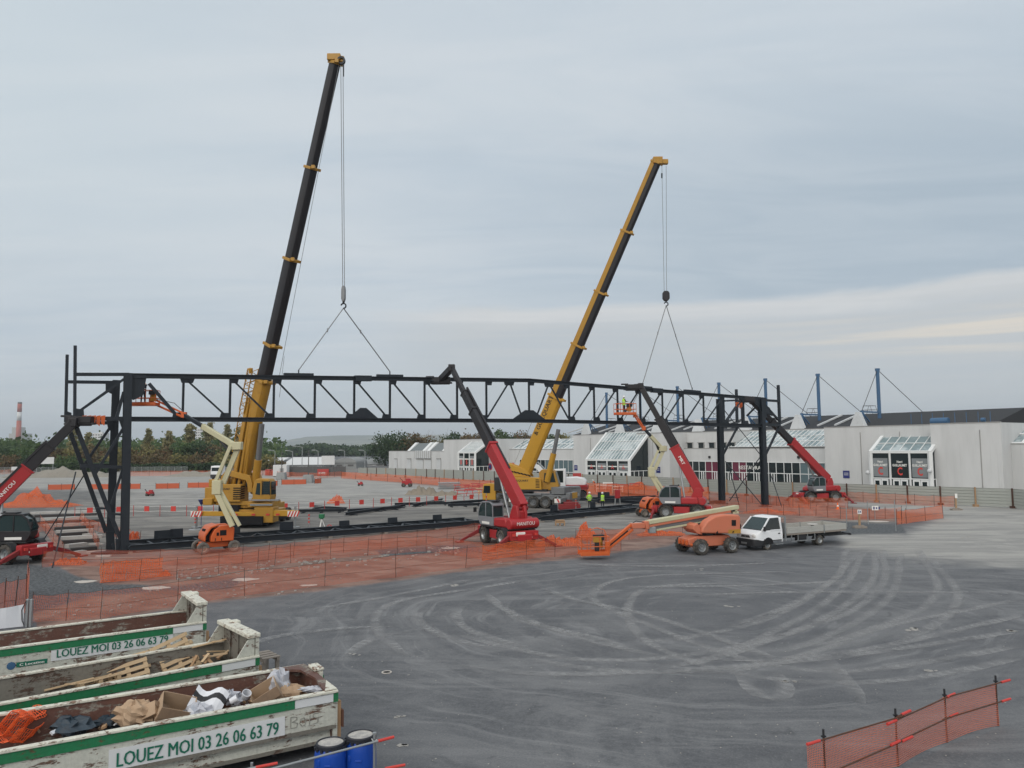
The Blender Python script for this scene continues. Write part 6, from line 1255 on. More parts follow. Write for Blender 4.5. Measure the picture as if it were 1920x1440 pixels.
# ---------------------------------------------------------------- left crane
Y1 = 70.5; base1 = V((P(465, 980, Y1).x, Y1, 0)); crane1 = thing('mobile_crane', base1, 'left yellow mobile crane with the taller black telescopic boom', 'crane')
A = P(449, 925, 71.2); B = P(630, 116, 61.3)
crane_boom(crane1, A, B, [(0, .285, 1.12, 1.35, 'crane_yellow', None), (.28, .37, .98, 1.15, 'boom_black', None), (.36, .57, .92, 1.05, 'boom_black', None), (.56, .775, .84, .95, 'boom_black', None), (.77, 1, .74, .84, 'boom_black', None)])
s_, u_, d_ = basis(B - A)
mb = MB(); mb.box(B + d_ * .1 + V((-.15, 0, .2)), (1.1, .7, .55)); mb.box(B + V((.45, 0, .15)), (.5, .5, .5)); mb.build('boom_head', 'crane_yellow', crane1, bevel=.05); mb = MB(); mb.lathe([(.2, -.12), (.34, -.12), (.30, 0), (.34, .12), (.2, .12)], B + V((.5, -.3, -.05)), (0, 1, 0), 14); mb.build('sheave', 'steel_dark', crane1)
lattice(crane1, P(432, 935, 71.4), P(462, 770, 70), .8, n=16, r=.05); lattice(crane1, P(463, 772, 69.9), P(479, 695, 68.7), 1.0, n=8, r=.06)
mb = MB(); mb.tube(P(470, 700, 68.7), P(470, 690, 68.6), .2, 8); mb.tube(P(490, 700, 68.7), P(489, 690, 68.6), .2, 8); mb.box(P(461, 812, 70.3), (1.3, .5, .18), 0, Matrix.Rotation(-.5, 3, 'Y')); mb.box(P(460, 818, 70.3), (1.2, .5, .15), 0); mb.build('jib_bracket', 'crane_yellow', crane1, bevel=.04)
mb = MB(); q = (A - base1); 
for k, (a, b_) in enumerate(((P(436, 915, 70.4), P(466, 745, 69)), (P(447, 912, 70.2), P(474, 745, 68.8)), (P(458, 908, 70.2), P(480, 745, 68.6)))): mb.beam(a, b_, .16, .3 if k else .5)
mb.build('boom_ribs', 'crane_yellow', crane1, bevel=.03)
mb = MB(); mb.tube(P(477, 925, 70.2), P(484, 862, 69.6), .36, 14, 0, .34); mb.build('lift_cylinder', 'crane_yellow', crane1, smooth='auto'); mb = MB(); mb.tube(P(484, 864, 69.6), P(491, 795, 69), .24, 14); mb.build('cylinder_rod', 'steel_grey', crane1, smooth='auto')
mb = MB(); mb.tube(P(533, 668, 67), P(524, 745, 67.6), .02, 4); mb.tube(B - u_ * .5, P(505, 715, 68.5) + V((.8, 0, 0)), .022, 4); mb.build('guide_rope', 'rope_grey', crane1)
U1 = frame((base1.x, base1.y, 0), R_(-10))     # superstructure seen from behind and to its right
mb = MB(U1); mb.box((-1.35, -.6, 3.05), (2.6, 1.5, 1.55)); mb.build('engine_house', 'crane_yellow', crane1, bevel=.05); e_ = SC.objects['engine_house'] if 'engine_house' in SC.objects else None
mb = MB(U1)
for k in range(6): mb.box((-.05 + .02, -1.0 + .02, 2.6 + k * .2), (.06, .6, .1))
for k in range(6): mb.box((-.35, -1.365, 2.55 + k * .19), (.75, .05, .09))
mb.build('louvre', 'dark_void', crane1); ux = U1.to_3x3() @ V((1, 0, 0)); lettering(crane1, 'GUILQUART', U1 @ V((-2.2, -1.37, 3.35)), ux, ZZ, .17, 'lettering_black', 1.15); lettering(crane1, 'LOCATION', U1 @ V((-2.0, -1.37, 2.85)), ux, ZZ, .10, 'lettering_black', .8) if False else None
mb = MB(U1); mb.box((-3.0, -.4, 3.0), (1.0, 2.0, 1.1)); mb.box((-2.7, -.2, 3.9), (1.6, 1.2, .7)); mb.box((-3.1, -.5, 2.3), (.9, 2.2, .6)); mb.build('counterweight', 'crane_yellow', crane1, bevel=.06)
mb = MB(U1); mb.prism([(-1.9, 4.6), (-1.4, 5.2), (-1.0, 5.15), (.9, 4.7), (1.15, 4.0), (1.2, 3.2), (.75, 3.2), (.7, 3.9), (.55, 4.25), (-1.1, 4.65), (-1.3, 3.9), (-1.9, 3.7)], (-.35, -.9, -.1), (1, 0, 0), (0, 0, 1), (0, .35, 0)); mb.prism([(-1.9, 4.6), (-1.4, 5.2), (-1.0, 5.15), (.9, 4.7), (1.15, 4.0), (1.2, 3.2), (.75, 3.2), (.7, 3.9), (.55, 4.25), (-1.1, 4.65), (-1.3, 3.9), (-1.9, 3.7)], (-.35, .9, -.1), (1, 0, 0), (0, 0, 1), (0, .35, 0)); mb.build('boom_bracket', 'crane_yellow', crane1, bevel=.03)
mb = MB(U1); mb.tube((-.9, -.4, 3.9), (-.9, .9, 3.9), .45, 16); mb.tube((.2, -.4, 3.9), (.2, .9, 3.9), .4, 16); mb.build('winch_drum', 'steel_dark', crane1, smooth='auto'); mb = MB(U1); mb.box((0, 0, 2.15), (5.2, 2.2, .35)); mb.box((1.5, -.2, 2.4), (1.2, 1.8, .5)); mb.tube((0, 0, 1.7), (0, 0, 2.1), 1.0, 24); mb.build('slewing_platform', 'crane_yellow', crane1, bevel=.03)
mb = MB(U1); cabp = [(1.15, 2.35), (2.75, 2.35), (2.85, 2.75), (2.75, 4.1), (2.6, 4.3), (1.6, 4.35), (1.3, 4.2), (1.05, 3.4)]; mb.prism(cabp, (0, -1.35, 0), (1, 0, 0), (0, 0, 1), (0, 1.1, 0)); cb1 = mb.build('cab', 'crane_yellow', crane1, bevel=.08, seg=3)
mb = MB(U1); mb.prism([(2.05, 2.95), (2.83, 2.95), (2.72, 4.1), (2.12, 4.1)], (0, -1.37, 0), (1, 0, 0), (0, 0, 1), (0, .02, 0)); mb.prism([(1.4, 2.95), (1.85, 2.9), (1.85, 3.95), (1.55, 3.95)], (0, -1.37, 0), (1, 0, 0), (0, 0, 1), (0, .02, 0)); mb.box((2.84, -.8, 3.5), (.03, .85, 1.15)); mb.build('window', 'glass_cab', cb1); mb = MB(U1)
for k in range(5): mb.beam((2.1, -1.4, 3.1 + k * .2), (2.75, -1.4, 3.1 + k * .2), .02, .025)
for x in (2.05, 2.78): mb.beam((x, -1.4, 2.9), (x, -1.4, 4.15), .05, .05)
mb.build('window_frame', 'black_plastic', cb1)
C1_ = frame((base1.x + .2, base1.y, 0), R_(-4))     # carrier, seen from the back corner
mb = MB(C1_); mb.box((.3, 0, 1.35), (3.6, 9.0, .6) if False else (5.0, 2.6, .5)); mb.box((1.9, -1.0, 1.15), (1.7, 1.4, 1.35)); mb.box((1.5, -1.3, 2.0), (2.2, .7, .35)); mb.box((-.9, 3.5, 1.4), (2.6, 8.0, .6)); mb.build('chassis', 'crane_yellow', crane1, bevel=.05)
mb = MB(C1_); mb.prism([(-4.6, 1.02), (4.55, .98), (4.9, 1.2), (4.9, 1.45), (4.3, 1.5), (1.3, 1.5), (.9, 1.35), (-4.6, 1.45)], (0, -1.6, .05), (1, 0, 0), (0, 0, 1), (0, .45, 0)); mb.build('outrigger_beam', 'crane_yellow_bright', crane1, bevel=.03)
for x, mt in ((-4.35, 0), (4.65, 1)):
    mb = MB(C1_)
    mb.tube((x, -1.4, .1), (x, -1.4, 1.9), .1, 10, 0); mb.tube((x, -1.4, .02), (x, -1.4, .1), .42, 18, 0); mb.build('outrigger_leg', 'galv', crane1); mb = MB(C1_); mb.box((x + (.1 if x < 0 else -.1), -1.72, 1.25), (.95, .03, .5), 0)
    for k in range(4): q = -.42 + k * .26; mb.prism([(q, -.24), (q + .13, -.24), (q + .33, .24), (q + .2, .24)], (x + (.05 if x < 0 else -.15), -1.74, 1.25), (1, 0, 0), (0, 0, 1), (0, -.006, 0), 1)
    mb.build('warning_panel', ['lettering_white', 'lettering_red'], crane1)
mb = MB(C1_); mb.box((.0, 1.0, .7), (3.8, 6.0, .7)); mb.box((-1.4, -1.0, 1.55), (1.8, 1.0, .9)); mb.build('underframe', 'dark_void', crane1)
for y in (0.3, 1.9, 4.6, 6.1):
    for x in (-1.25, 1.25): wheel(crane1, C1_ @ Matrix.Rotation(R_(90), 4, 'Z'), y, -x, .62, .42, 'galv', 'tyre', lug=False, n=18)
mb = MB(C1_)
for x in (-.6, 1.0, 2.3, 3.2): mb.box((x, -1.75, 1.2), (.32, .04, .16))
mb.build('tail_light', 'lettering_red', crane1); mb = MB(C1_); mb.box((1.7, -1.75, 2.05), (2.0, .05, .16)); mb.box((2.0, -1.5, 2.45), (2.4, .3, .14)); mb.build('step', 'galv', crane1)
hk1 = P(644, 572, 61.0); tipr = B + V((.55, -.3, -.2)); mb = MB()
for o_ in (-.09, .09): mb.tube(tipr + V((o_, 0, 0)), hk1 + V((o_ * .8, 0, 1.3)), .028, 5)
mb.build('hoist_rope', 'rope_grey', crane1); mb = MB(); mb.tube(tipr + V((.15, 0, 0)), tipr + V((.15, 0, -1.2)), .05, 6); mb.build('anti_two_block_weight', 'steel_dark', crane1)
hook_block(hk1 + ZZ * .35, 'slim grey hook block hanging from the left crane', 'steel_grey', .32, 1.2)
e1, e2 = [tp(ts(px, 700), ztop(ts(px, 700)) + .6) for px in (560, 731)]; sling(hk1 - ZZ * .25, (e1, e2), 'two legged wire sling from the left crane hook to the truss')
# ---------------------------------------------------------------- right crane
base2 = V((P(985, 950, 89.5).x, 89.5, 0)); crane2 = thing('mobile_crane', base2, 'right yellow mobile crane with grey carrier and shorter black and yellow boom', 'crane')
A = P(984, 886, 89.2); B = P(1232, 303, 79.6); s_, u_, d_ = basis(B - A)
bs = crane_boom(crane2, A, B, [(0, .26, 1.0, 1.6, 'crane_yellow_bright', None), (.255, .43, .9, 1.35, 'boom_black', 'crane_yellow'), (.425, .60, .84, 1.22, 'boom_black', 'crane_yellow'), (.595, .79, .78, 1.1, 'boom_black', 'crane_yellow'), (.785, 1, .7, .95, 'boom_black', 'crane_yellow')])
mb = MB(); mb.box(B + d_ * .1, (1.0, .7, .7)); mb.box(B + V((.75, 0, -.05)), (.8, .5, .5)); mb.build('boom_head', 'crane_yellow', crane2, bevel=.05)
mb = MB()
for k in range(4): mb.prism([(-.45 + k * .25, -.3), (-.35 + k * .25, -.3), (-.2 + k * .25, .32), (-.3 + k * .25, .32)], B + V((0, -.37, .05)), (1, 0, 0), (0, 0, 1), (0, .01, 0))
mb.build('warning_stripe', 'lettering_red', crane2); tx = u_ * -1
# lettering up the yellow base section (camera side face)
face = -s_ if (-s_).y < 0 else s_; fo = A.lerp(B, .125) + face * .515 + u_ * .12; lettering(bs[0], '& GUILQUART', fo, d_, u_ if d_.cross(u_).dot(face) > 0 else -u_, .52, 'lettering_black', 4.9, .008)
mb = MB(); mb.tube(P(1026, 903, 88.2), P(1038, 850, 87.6), .34, 14); mb.build('lift_cylinder', 'crane_yellow_bright', crane2, smooth='auto'); mb = MB(); mb.tube(P(1038, 852, 87.6), P(1047, 805, 87.1), .23, 12); mb.build('cylinder_rod', 'steel_grey', crane2, smooth='auto'); mb = MB(); mb.tube(P(1004, 775, 88.5), P(965, 868, 90), .02, 4); mb.build('guide_rope', 'rope_grey', crane2)
U2 = frame((base2.x, base2.y, 0), R_(-14))
mb = MB(U2); mb.prism([(-2.4, 2.1), (2.2, 2.1), (2.1, 3.2), (1.8, 3.45), (-2.4, 3.5), (-2.6, 2.9)], (0, -1.3, 0), (1, 0, 0), (0, 0, 1), (0, 1.0, 0)); mb.prism([(-2.4, 3.5), (.9, 3.5), (.5, 4.3), (-1.9, 5.1), (-2.6, 4.8)], (0, -.9, 0), (1, 0, 0), (0, 0, 1), (0, .3, 0)); mb.prism([(-2.4, 3.5), (.9, 3.5), (.5, 4.3), (-1.9, 5.1), (-2.6, 4.8)], (0, .5, 0), (1, 0, 0), (0, 0, 1), (0, .3, 0)); eh = mb.build('engine_house', 'crane_yellow_bright', crane2, bevel=.05)
ux = U2.to_3x3() @ V((1, 0, 0)); lettering(eh, 'M.GUILQUART', U2 @ V((-1.6, -1.31, 3.0)), ux, ZZ, .22, 'lettering_black', 2.3)
mb = MB(U2)
for k in range(6): mb.box((1.75, -1.31, 2.35 + k * .17), (.45, .03, .07))
for k in range(7): mb.beam((-1.9 + k * .4, -.92, 4.3 - k * .09), (-1.55 + k * .4, -.92, 4.15 - k * .09), .04, .14)
mb.build('louvre', 'dark_void', eh); mb = MB(U2); mb.box((0, 0, 2.0), (5.6, 2.5, .25)); mb.tube((0, 0, 1.6), (0, 0, 2.0), 1.0, 24); mb.box((-2.9, 0, 2.7), (.9, 2.5, 1.5)); mb.build('slewing_platform', 'black_plastic', crane2)
mb = MB(U2); mb.prism([(1.9, 2.0), (3.9, 2.0), (4.05, 2.6), (3.6, 4.1), (3.3, 4.35), (2.1, 4.35), (1.75, 4.0)], (0, -.6, 0), (1, 0, 0), (0, 0, 1), (0, 1.2, 0)); cb2 = mb.build('cab', 'crane_yellow', crane2, bevel=.08, seg=3); mb = MB(U2); mb.prism([(2.3, 2.9), (3.7, 2.9), (3.45, 3.95), (2.4, 3.95)], (0, -.62, 0), (1, 0, 0), (0, 0, 1), (0, .02, 0)); mb.add([(4.08, -.5, 2.6), (4.08, .5, 2.6), (3.66, .5, 4.1), (3.66, -.5, 4.1)], [(0, 1, 2, 3)]); mb.build('window', 'glass_cab', cb2)
C2_ = frame((base2.x + .3, base2.y + .3, 0), R_(155)); mb = MB(C2_); mb.box((-.7, 0, 1.25), (9.6, 2.3, .55)); mb.box((-5.4, 0, 1.35), (.5, 2.5, .9)); mb.box((-4.2, .1, 2.0), (1.6, 2.2, .8)); mb.box((.5, 1.25, 1.55), (5.5, .3, .2)); mb.build('chassis', 'steel_grey', crane2, bevel=.04); mb = MB(C2_); mb.box((-5.68, -.3, 1.45), (.06, 1.5, .65)); mb.build('rear_plate', 'crane_yellow_bright', crane2)
mb = MB(C2_); mb.box((-6.4, -1.9, 2.2), (1.5, 2.4, 1.5)); mb.box((-6.4, -1.9, 3.0), (1.7, 2.6, .12)); mb.build('ballast_box', 'steel_grey', crane2, bevel=.04) if False else None
mb = MB(C2_); mb.prism([(3.5, .8), (5.2, .8), (5.3, 1.6), (5.1, 2.65), (4.0, 2.75), (3.5, 2.6)], (0, -1.3, 0), (1, 0, 0), (0, 0, 1), (0, 2.6, 0)); dc = mb.build('driver_cab', 'crane_yellow_bright', crane2, bevel=.08, seg=3); mb = MB(C2_); mb.add([(5.32, -1.1, 1.6), (5.32, 1.1, 1.6), (5.14, 1.1, 2.5), (5.14, -1.1, 2.5)], [(0, 1, 2, 3)]); mb.prism([(4.2, 1.6), (5.1, 1.6), (5.0, 2.45), (4.2, 2.45)], (0, 1.305, 0), (1, 0, 0), (0, 0, 1), (0, .02, 0)); mb.build('window', 'glass_dark', dc)
for x in (2.8, 1.4, -1.2, -2.7, -4.2):
    for y in (-1.1, 1.1): wheel(crane2, C2_, x, y, .70, .48, 'steel_grey', 'tyre', lug=False, n=20)
for x in (.5, -5.0):
    mb = MB(C2_); mb.box((x, 0, 1.05), (.5, 6.6, .45)); mb.build('outrigger_beam', 'steel_grey', crane2, bevel=.03)
    for y in (-3.2, 3.2): mb = MB(C2_); mb.tube((x, y, .1), (x, y, 1.5), .1, 8); mb.tube((x, y, .02), (x, y, .12), .45, 16); mb.build('outrigger_leg', 'galv', crane2)
    for y in (3.32,): mb = MB(C2_); mb.box((x, y, 1.05), (.7, .03, .45), 0); mb.prism([(-.3, -.2), (-.1, -.2), (.1, .2), (-.1, .2)], (x, y + .02, 1.05), (1, 0, 0), (0, 0, 1), (0, .006, 0), 1); mb.build('warning_panel', ['lettering_white', 'lettering_red'], crane2)
mb = MB(C2_); mb.box((-5.2, .9, .75), (.9, .8, .6)); mb.build('tool_box', 'red_dark', crane2)
hk2 = P(1249, 568, 79.4); mb = MB()
for px, q in ((1241, -.35), (1249, .15)): mb.tube(P(px, 311, 79.5), hk2 + V((q * .5, 0, 1.2)), .026, 5)
mb.build('hoist_rope', 'rope_grey', crane2); mb = MB(); mb.tube(P(1241, 325, 79.5), P(1241, 334, 79.5), .08, 6); mb.build('anti_two_block_weight', 'steel_dark', crane2)
hook_block(hk2 + ZZ * .3, 'round black hook block hanging from the right crane', 'boom_black', .72, .95); e1, e2 = [tp(ts(px, 720), ztop(ts(px, 720)) + .6) for px in (1205, 1297)]; sling(hk2 - ZZ * .25, (e1, e2), 'two legged wire sling from the right crane hook to the truss')
# ---------------------------------------------------------------- white excavator behind
p = P(1066, 930, 104); p.z = 0; ex = thing('excavator', p, 'white tracked excavator half hidden behind the right crane', 'excavator'); E_ = frame(p, R_(172)) @ Matrix.Scale(1.25, 4); mb = MB(E_)
for y in (-1.1, 1.1): mb.prism([(-1.9, .35), (-1.6, .05), (1.6, .05), (1.9, .35), (1.9, .6), (1.6, .85), (-1.6, .85), (-1.9, .6)], (0, y - .28, 0), (1, 0, 0), (0, 0, 1), (0, .56, 0))
mb.build('track', 'black_plastic', ex); mb = MB(E_); mb.box((-.4, 0, 1.15), (3.4, 2.5, .3)); mb.build('undercarriage', 'red_dark', ex); mb = MB(E_); mb.prism([(-1.9, 1.45), (.3, 1.45), (.3, 2.25), (-.9, 2.3), (-1.7, 2.15), (-1.95, 1.85)], (0, -1.3, 0), (1, 0, 0), (0, 0, 1), (0, 2.4, 0)); mb.build('counterweight', 'white', ex, bevel=.09, seg=3); mb = MB(E_); mb.box((-.8, 0, 1.36), (2.6, 2.5, .2)); mb.build('red_skirt', 'red', ex)
mb = MB(E_); mb.prism([(.2, 1.3), (1.7, 1.3), (1.75, 2.2), (1.4, 3.15), (.2, 3.2)], (0, .25, 0), (1, 0, 0), (0, 0, 1), (0, 1.05, 0)); ec = mb.build('cab', 'white', ex, bevel=.06); mb = MB(E_); mb.prism([(.45, 1.75), (1.4, 1.75), (1.35, 2.6), (1.2, 3.0), (.45, 3.0)], (0, 1.302, 0), (1, 0, 0), (0, 0, 1), (0, .02, 0)); mb.build('window', 'glass_dark', ec)
mb = MB(E_); mb.prism([(1.2, 1.6), (3.2, 3.6), (4.6, 3.9), (4.5, 3.45), (3.5, 3.2), (1.7, 1.4)], (0, -.3, 0), (1, 0, 0), (0, 0, 1), (0, .4, 0)); mb.prism([(4.0, 3.6), (4.7, 3.9), (6.4, 2.6), (6.3, 2.3), (4.4, 3.3)], (0, -.28, 0), (1, 0, 0), (0, 0, 1), (0, .34, 0)); mb.build('digger_arm', 'white', ex, bevel=.03); mb = MB(E_); mb.tube((1.6, -.05, 2.2), (3.3, -.05, 3.9), .09, 8); mb.tube((3.4, -.05, 4.05), (4.6, -.05, 4.2), .08, 8); mb.build('hydraulic_cylinder', 'galv', ex)
mb = MB(E_); mb.prism([(6.2, 2.6), (6.6, 2.3), (6.7, 1.4), (6.1, 1.1), (5.7, 1.5), (6.0, 2.0)], (0, -.6, 0), (1, 0, 0), (0, 0, 1), (0, 1.1, 0)); mb.build('bucket', 'steel_grey', ex)
mb = MB(); p = P(1082, 893, 112); mb.box(V((p.x, 112, p.z)), (1.2, .3, .9)); mb.box(V((p.x, 112.2, p.z / 2)), (.2, .2, p.z)); simple('red_board', mb, 'container_red', 'red board standing behind the white excavator', 'board', (p.x, 112, 0))
p = P(1060, 925, 93.5); p.z = 0; mb = MB(); mb.prism([(-1.6, 0), (1.7, 0), (1.9, 1.4), (1.8, 1.6), (-1.7, 1.6), (-1.9, 1.3)], p + ZZ * .5, (1, 0, 0), (0, 0, 1), (0, 2, 0))
for k in range(5): mb.box(p + V((-1.4 + k * .7, -.05, 1.3)), (.1, .12, 1.2))
mb.box(p + V((0, -.08, 2.05)), (3.6, .16, .16)); mb.box(p + V((0, 1, .3)), (3.2, 1.8, .4)); simple('steel_skip', mb, 'steel_grey', 'grey steel skip behind the rear of the right crane', 'skip', p)
p = G(1068, 958); mb = MB(); mb.box(p + V((0, .6, .45)), (2.4, 1.1, .5)); mb.box(p + V((0, .6, .15)), (2.2, .9, .2)); mb.box(p + V((.2, .5, .8)), (1.6, .8, .25)); simple('red_crate', mb, 'red_dark', 'dark red crate on the ground behind the right crane', 'crate', p, bevel=.03)
# ================================================================ PEOPLE
paint('skin', (0.45, 0.28, 0.20), 0.6, 0, 0); paint('trousers_dark', (0.018, 0.022, 0.035), 0.85, 0, 0.1); paint('jacket_dark', (0.02, 0.024, 0.035), 0.85, 0, 0.1); paint('vest_yellow', (0.42, 0.78, 0.05), 0.6, 0, 0.1); paint('vest_orange', (0.85, 0.16, 0.03), 0.6, 0, 0.1); paint('helmet_white', (0.75, 0.76, 0.76), 0.3, 0, 0); paint('reflective', (0.6, 0.62, 0.6), 0.4, 0, 0); paint('boots', (0.02, 0.017, 0.014), 0.8, 0, 0.1)
def person(loc, yaw, label, vest='vest_yellow', trousers='trousers_dark', jacket='jacket_dark', arms='down', bend=0.0, h=1.76, group=None):
    k = h / 1.76; Lp = frame(loc, yaw) @ Matrix.Scale(k, 4); t_ = thing('person', loc, label, 'person', group)
    def bp(p):   # bend the upper body forward about the hips
        x, y, z = p
        if z > .95 and bend: dz = z - .95; a = bend; return (x + dz * math.sin(a), y, .95 + dz * math.cos(a))
        return p
    J = []; E = []; Rr = []
    def add(p, r, par=None, b_=True): J.append(bp(p) if b_ else p); Rr.append(r if hasattr(r, '__len__') else (r, r)); i = len(J) - 1; (E.append((par, i)) if par is not None else None); return i
    pel = add((0, 0, .95), (.15, .12)); wst = add((0, 0, 1.12), (.13, .11), pel); ch = add((.01, 0, 1.32), (.16, .12), wst); nb = add((0, 0, 1.47), (.075, .075), ch); nk = add((.01, 0, 1.53), .055, nb); hd_ = add((.025, 0, 1.62), (.085, .095), nk); add((.02, 0, 1.71), (.07, .08), hd_)
    for s in (-1, 1):
        hp = add((0, s * .09, .90), .095, pel); kn = add((.03, s * .11, .50), .062, hp); an = add((-.01, s * .12, .10), .045, kn); add((.13, s * .13, .04), (.04, .045), an)
        sh = add((0, s * .19, 1.42), .065, ch)
        if arms == 'down': el, wr = (-.02, s * .25, 1.14), (.05, s * .25, .90)
        elif arms == 'hips': el, wr = (-.05, s * .36, 1.16), (.10, s * .18, 1.03)
        elif arms == 'fwd': el, wr = (.12, s * .26, 1.18), (.34, s * .16, 1.22)
        else: el, wr = (.20, s * .24, 1.42), (.42, s * .18, 1.55)
        e_ = add(el, .045, sh); w_ = add(wr, .030, e_); dv_ = (V(wr) - V(el)).normalized(); hc = add(tuple(V(wr) + dv_ * .06), (.036, .02), w_)
        for q in range(4): f1 = add(tuple(V(wr) + dv_ * (.10) + V((.0, (q - 1.5) * .02, 0))), .010, hc); add(tuple(V(wr) + dv_ * (.155 - abs(q - 1.4) * .012) + V((.02, (q - 1.5) * .022, -.01))), .008, f1)
        th_ = add(tuple(V(wr) + dv_ * .05 + V((.045, 0, .01))), .010, hc)
    me = bpy.data.meshes.new('body'); me.from_pydata([tuple(Lp @ V(p) - V(loc)) for p in J], E, []); o = bpy.data.objects.new('body', me); SC.collection.objects.link(o)
    sk = o.modifiers.new('skin', 'SKIN'); sk.use_smooth_shade = True
    for i, r in enumerate(Rr): me.skin_vertices[0].data[i].radius = (r[0] * k, r[1] * k)
    me.skin_vertices[0].data[0].use_root = True; sb = o.modifiers.new('sub', 'SUBSURF'); sb.levels = 1; sb.render_levels = 1
    dg_ = bpy.context.evaluated_depsgraph_get(); nm_ = bpy.data.meshes.new_from_object(o.evaluated_get(dg_)); bpy.data.objects.remove(o); nm_.name = 'body'
    for mt in ('skin', jacket, trousers, 'boots'): nm_.materials.append(MATS[mt])
    inv = Lp.inverted(); hands = [V(bp((0, 0, 0)))] 
    wrs = [J[i] for i in range(len(J))]
    for pl in nm_.polygons:
        c = inv @ (pl.center + V(loc)); cz = c.z
        if bend and c.z > .5 and c.x > .05: cz = .95 + (V((c.x, 0, c.z)) - V((0, 0, .95))).length if c.z > .6 else c.z
        dh = min((V(c) - V(J[i])).length for i in range(len(J)) if Rr[i][0] <= .036)
        pl.material_index = 0 if (cz > 1.52 or dh < .07) else (3 if cz < .14 else (2 if cz < .96 else 1)); pl.use_smooth = True
    b_ = bpy.data.objects.new('body', nm_); SC.collection.objects.link(b_); b_.parent = t_; ORG[b_.name] = V(loc)
    def tub(name, prof, mt, n=16):
        mb = MB(Lp); vs = []
        for z, rx, ry, cx in prof:
            for q in range(n): a = 2 * math.pi * q / n; vs.append(bp((cx + math.cos(a) * rx, math.sin(a) * ry, z)))
        mb.add(vs, [(i * n + q, i * n + (q + 1) % n, (i + 1) * n + (q + 1) % n, (i + 1) * n + q) for i in range(len(prof) - 1) for q in range(n)]); return mb.build(name, mt, t_, smooth=True)
    vs_ = tub('vest', [(.86, .16, .20, 0), (1.0, .155, .19, 0), (1.12, .15, .18, 0), (1.3, .165, .215, .01), (1.42, .14, .21, .0), (1.49, .09, .12, 0)], vest)
    mb = MB(Lp); n = 16
    for z in (1.0, 1.14):
        vv = [bp((math.cos(2 * math.pi * q / n) * .172, math.sin(2 * math.pi * q / n) * .212, z + dz)) for dz in (0, .045) for q in range(n)]; mb.add(vv, [(q, (q + 1) % n, n + (q + 1) % n, n + q) for q in range(n)])
    mb.build('reflective_band', 'reflective', vs_)
    mb = MB(Lp); n = 18; vs = []; prof = [(1.655, .155, .135), (1.665, .125, .125), (1.70, .122, .118), (1.76, .10, .095), (1.80, .05, .05), (1.81, .002, .002)]
    for z, rx, ry in prof:
        for q in range(n): a = 2 * math.pi * q / n; vs.append(bp((.025 + math.cos(a) * rx, math.sin(a) * ry, z)))
    mb.add(vs, [(i * n + q, i * n + (q + 1) % n, (i + 1) * n + (q + 1) % n, (i + 1) * n + q) for i in range(len(prof) - 1) for q in range(n)]); mb.build('helmet', 'helmet_white', t_, smooth=True)
    mb = MB(Lp)
    mb.add([bp(p) for p in ((.115, -.012, 1.60), (.115, .012, 1.60), (.14, 0, 1.60), (.11, 0, 1.64))], [(0, 1, 2), (0, 2, 3), (1, 3, 2)])
    for s in (-1, 1): mb.sphere(bp((.10, s * .035, 1.635)), .012, 1, 6); mb.sphere(bp((.03, s * .092, 1.62)), .022, 0, 6, (.7, .4, 1.2))
    mb.add([bp(p) for p in ((.108, -.022, 1.575), (.108, .022, 1.575), (.112, .02, 1.568), (.112, -.02, 1.568))], [(0, 1, 2, 3)], 1); mb.build('face', ['skin', 'boots'], t_); return t_
person(G(1105.5, 953.5), R_(-60), 'worker in yellow vest with hands on hips, left one of the pair', arms='hips', h=1.82, jacket='vest_yellow')
person(G(1130, 954), R_(100), 'worker in bright yellow vest and dark sleeves, right one of the pair', h=1.82)
person(G(1087, 917.5), R_(-70), 'worker in full orange clothes standing behind the orange netting', 'vest_orange', 'vest_orange', 'vest_orange', arms='down')
person(G(1116, 919.5), R_(-150), 'worker in dark orange jacket bending over the red barriers', 'vest_orange', 'trousers_dark', 'jacket_dark', arms='fwd', bend=.5)
person(G(1099, 932), R_(-80), 'worker in orange half hidden by the orange netting', 'vest_orange', 'vest_orange', 'vest_orange', arms='fwd', bend=.3)
person(G(739, 893.5), R_(-90), 'distant worker in yellow vest by the site entrance', 'vest_yellow')
person(G(743, 893), R_(-80), 'distant dark clothed worker beside the one in yellow', 'jacket_dark', h=1.7)
pw_ = P(1172, 777.5, 75.6); person(V((pw_.x - .1, pw_.y, pw_.z + .08)), R_(20), 'worker in yellow vest standing in the raised basket right of centre', arms='fwd')
pw_ = P(264, 761, 55.2); person(V((pw_.x + .1, pw_.y + .1, pw_.z + .08)), R_(120), 'dark clothed worker in the raised basket at the left tower', 'jacket_dark', arms='up')
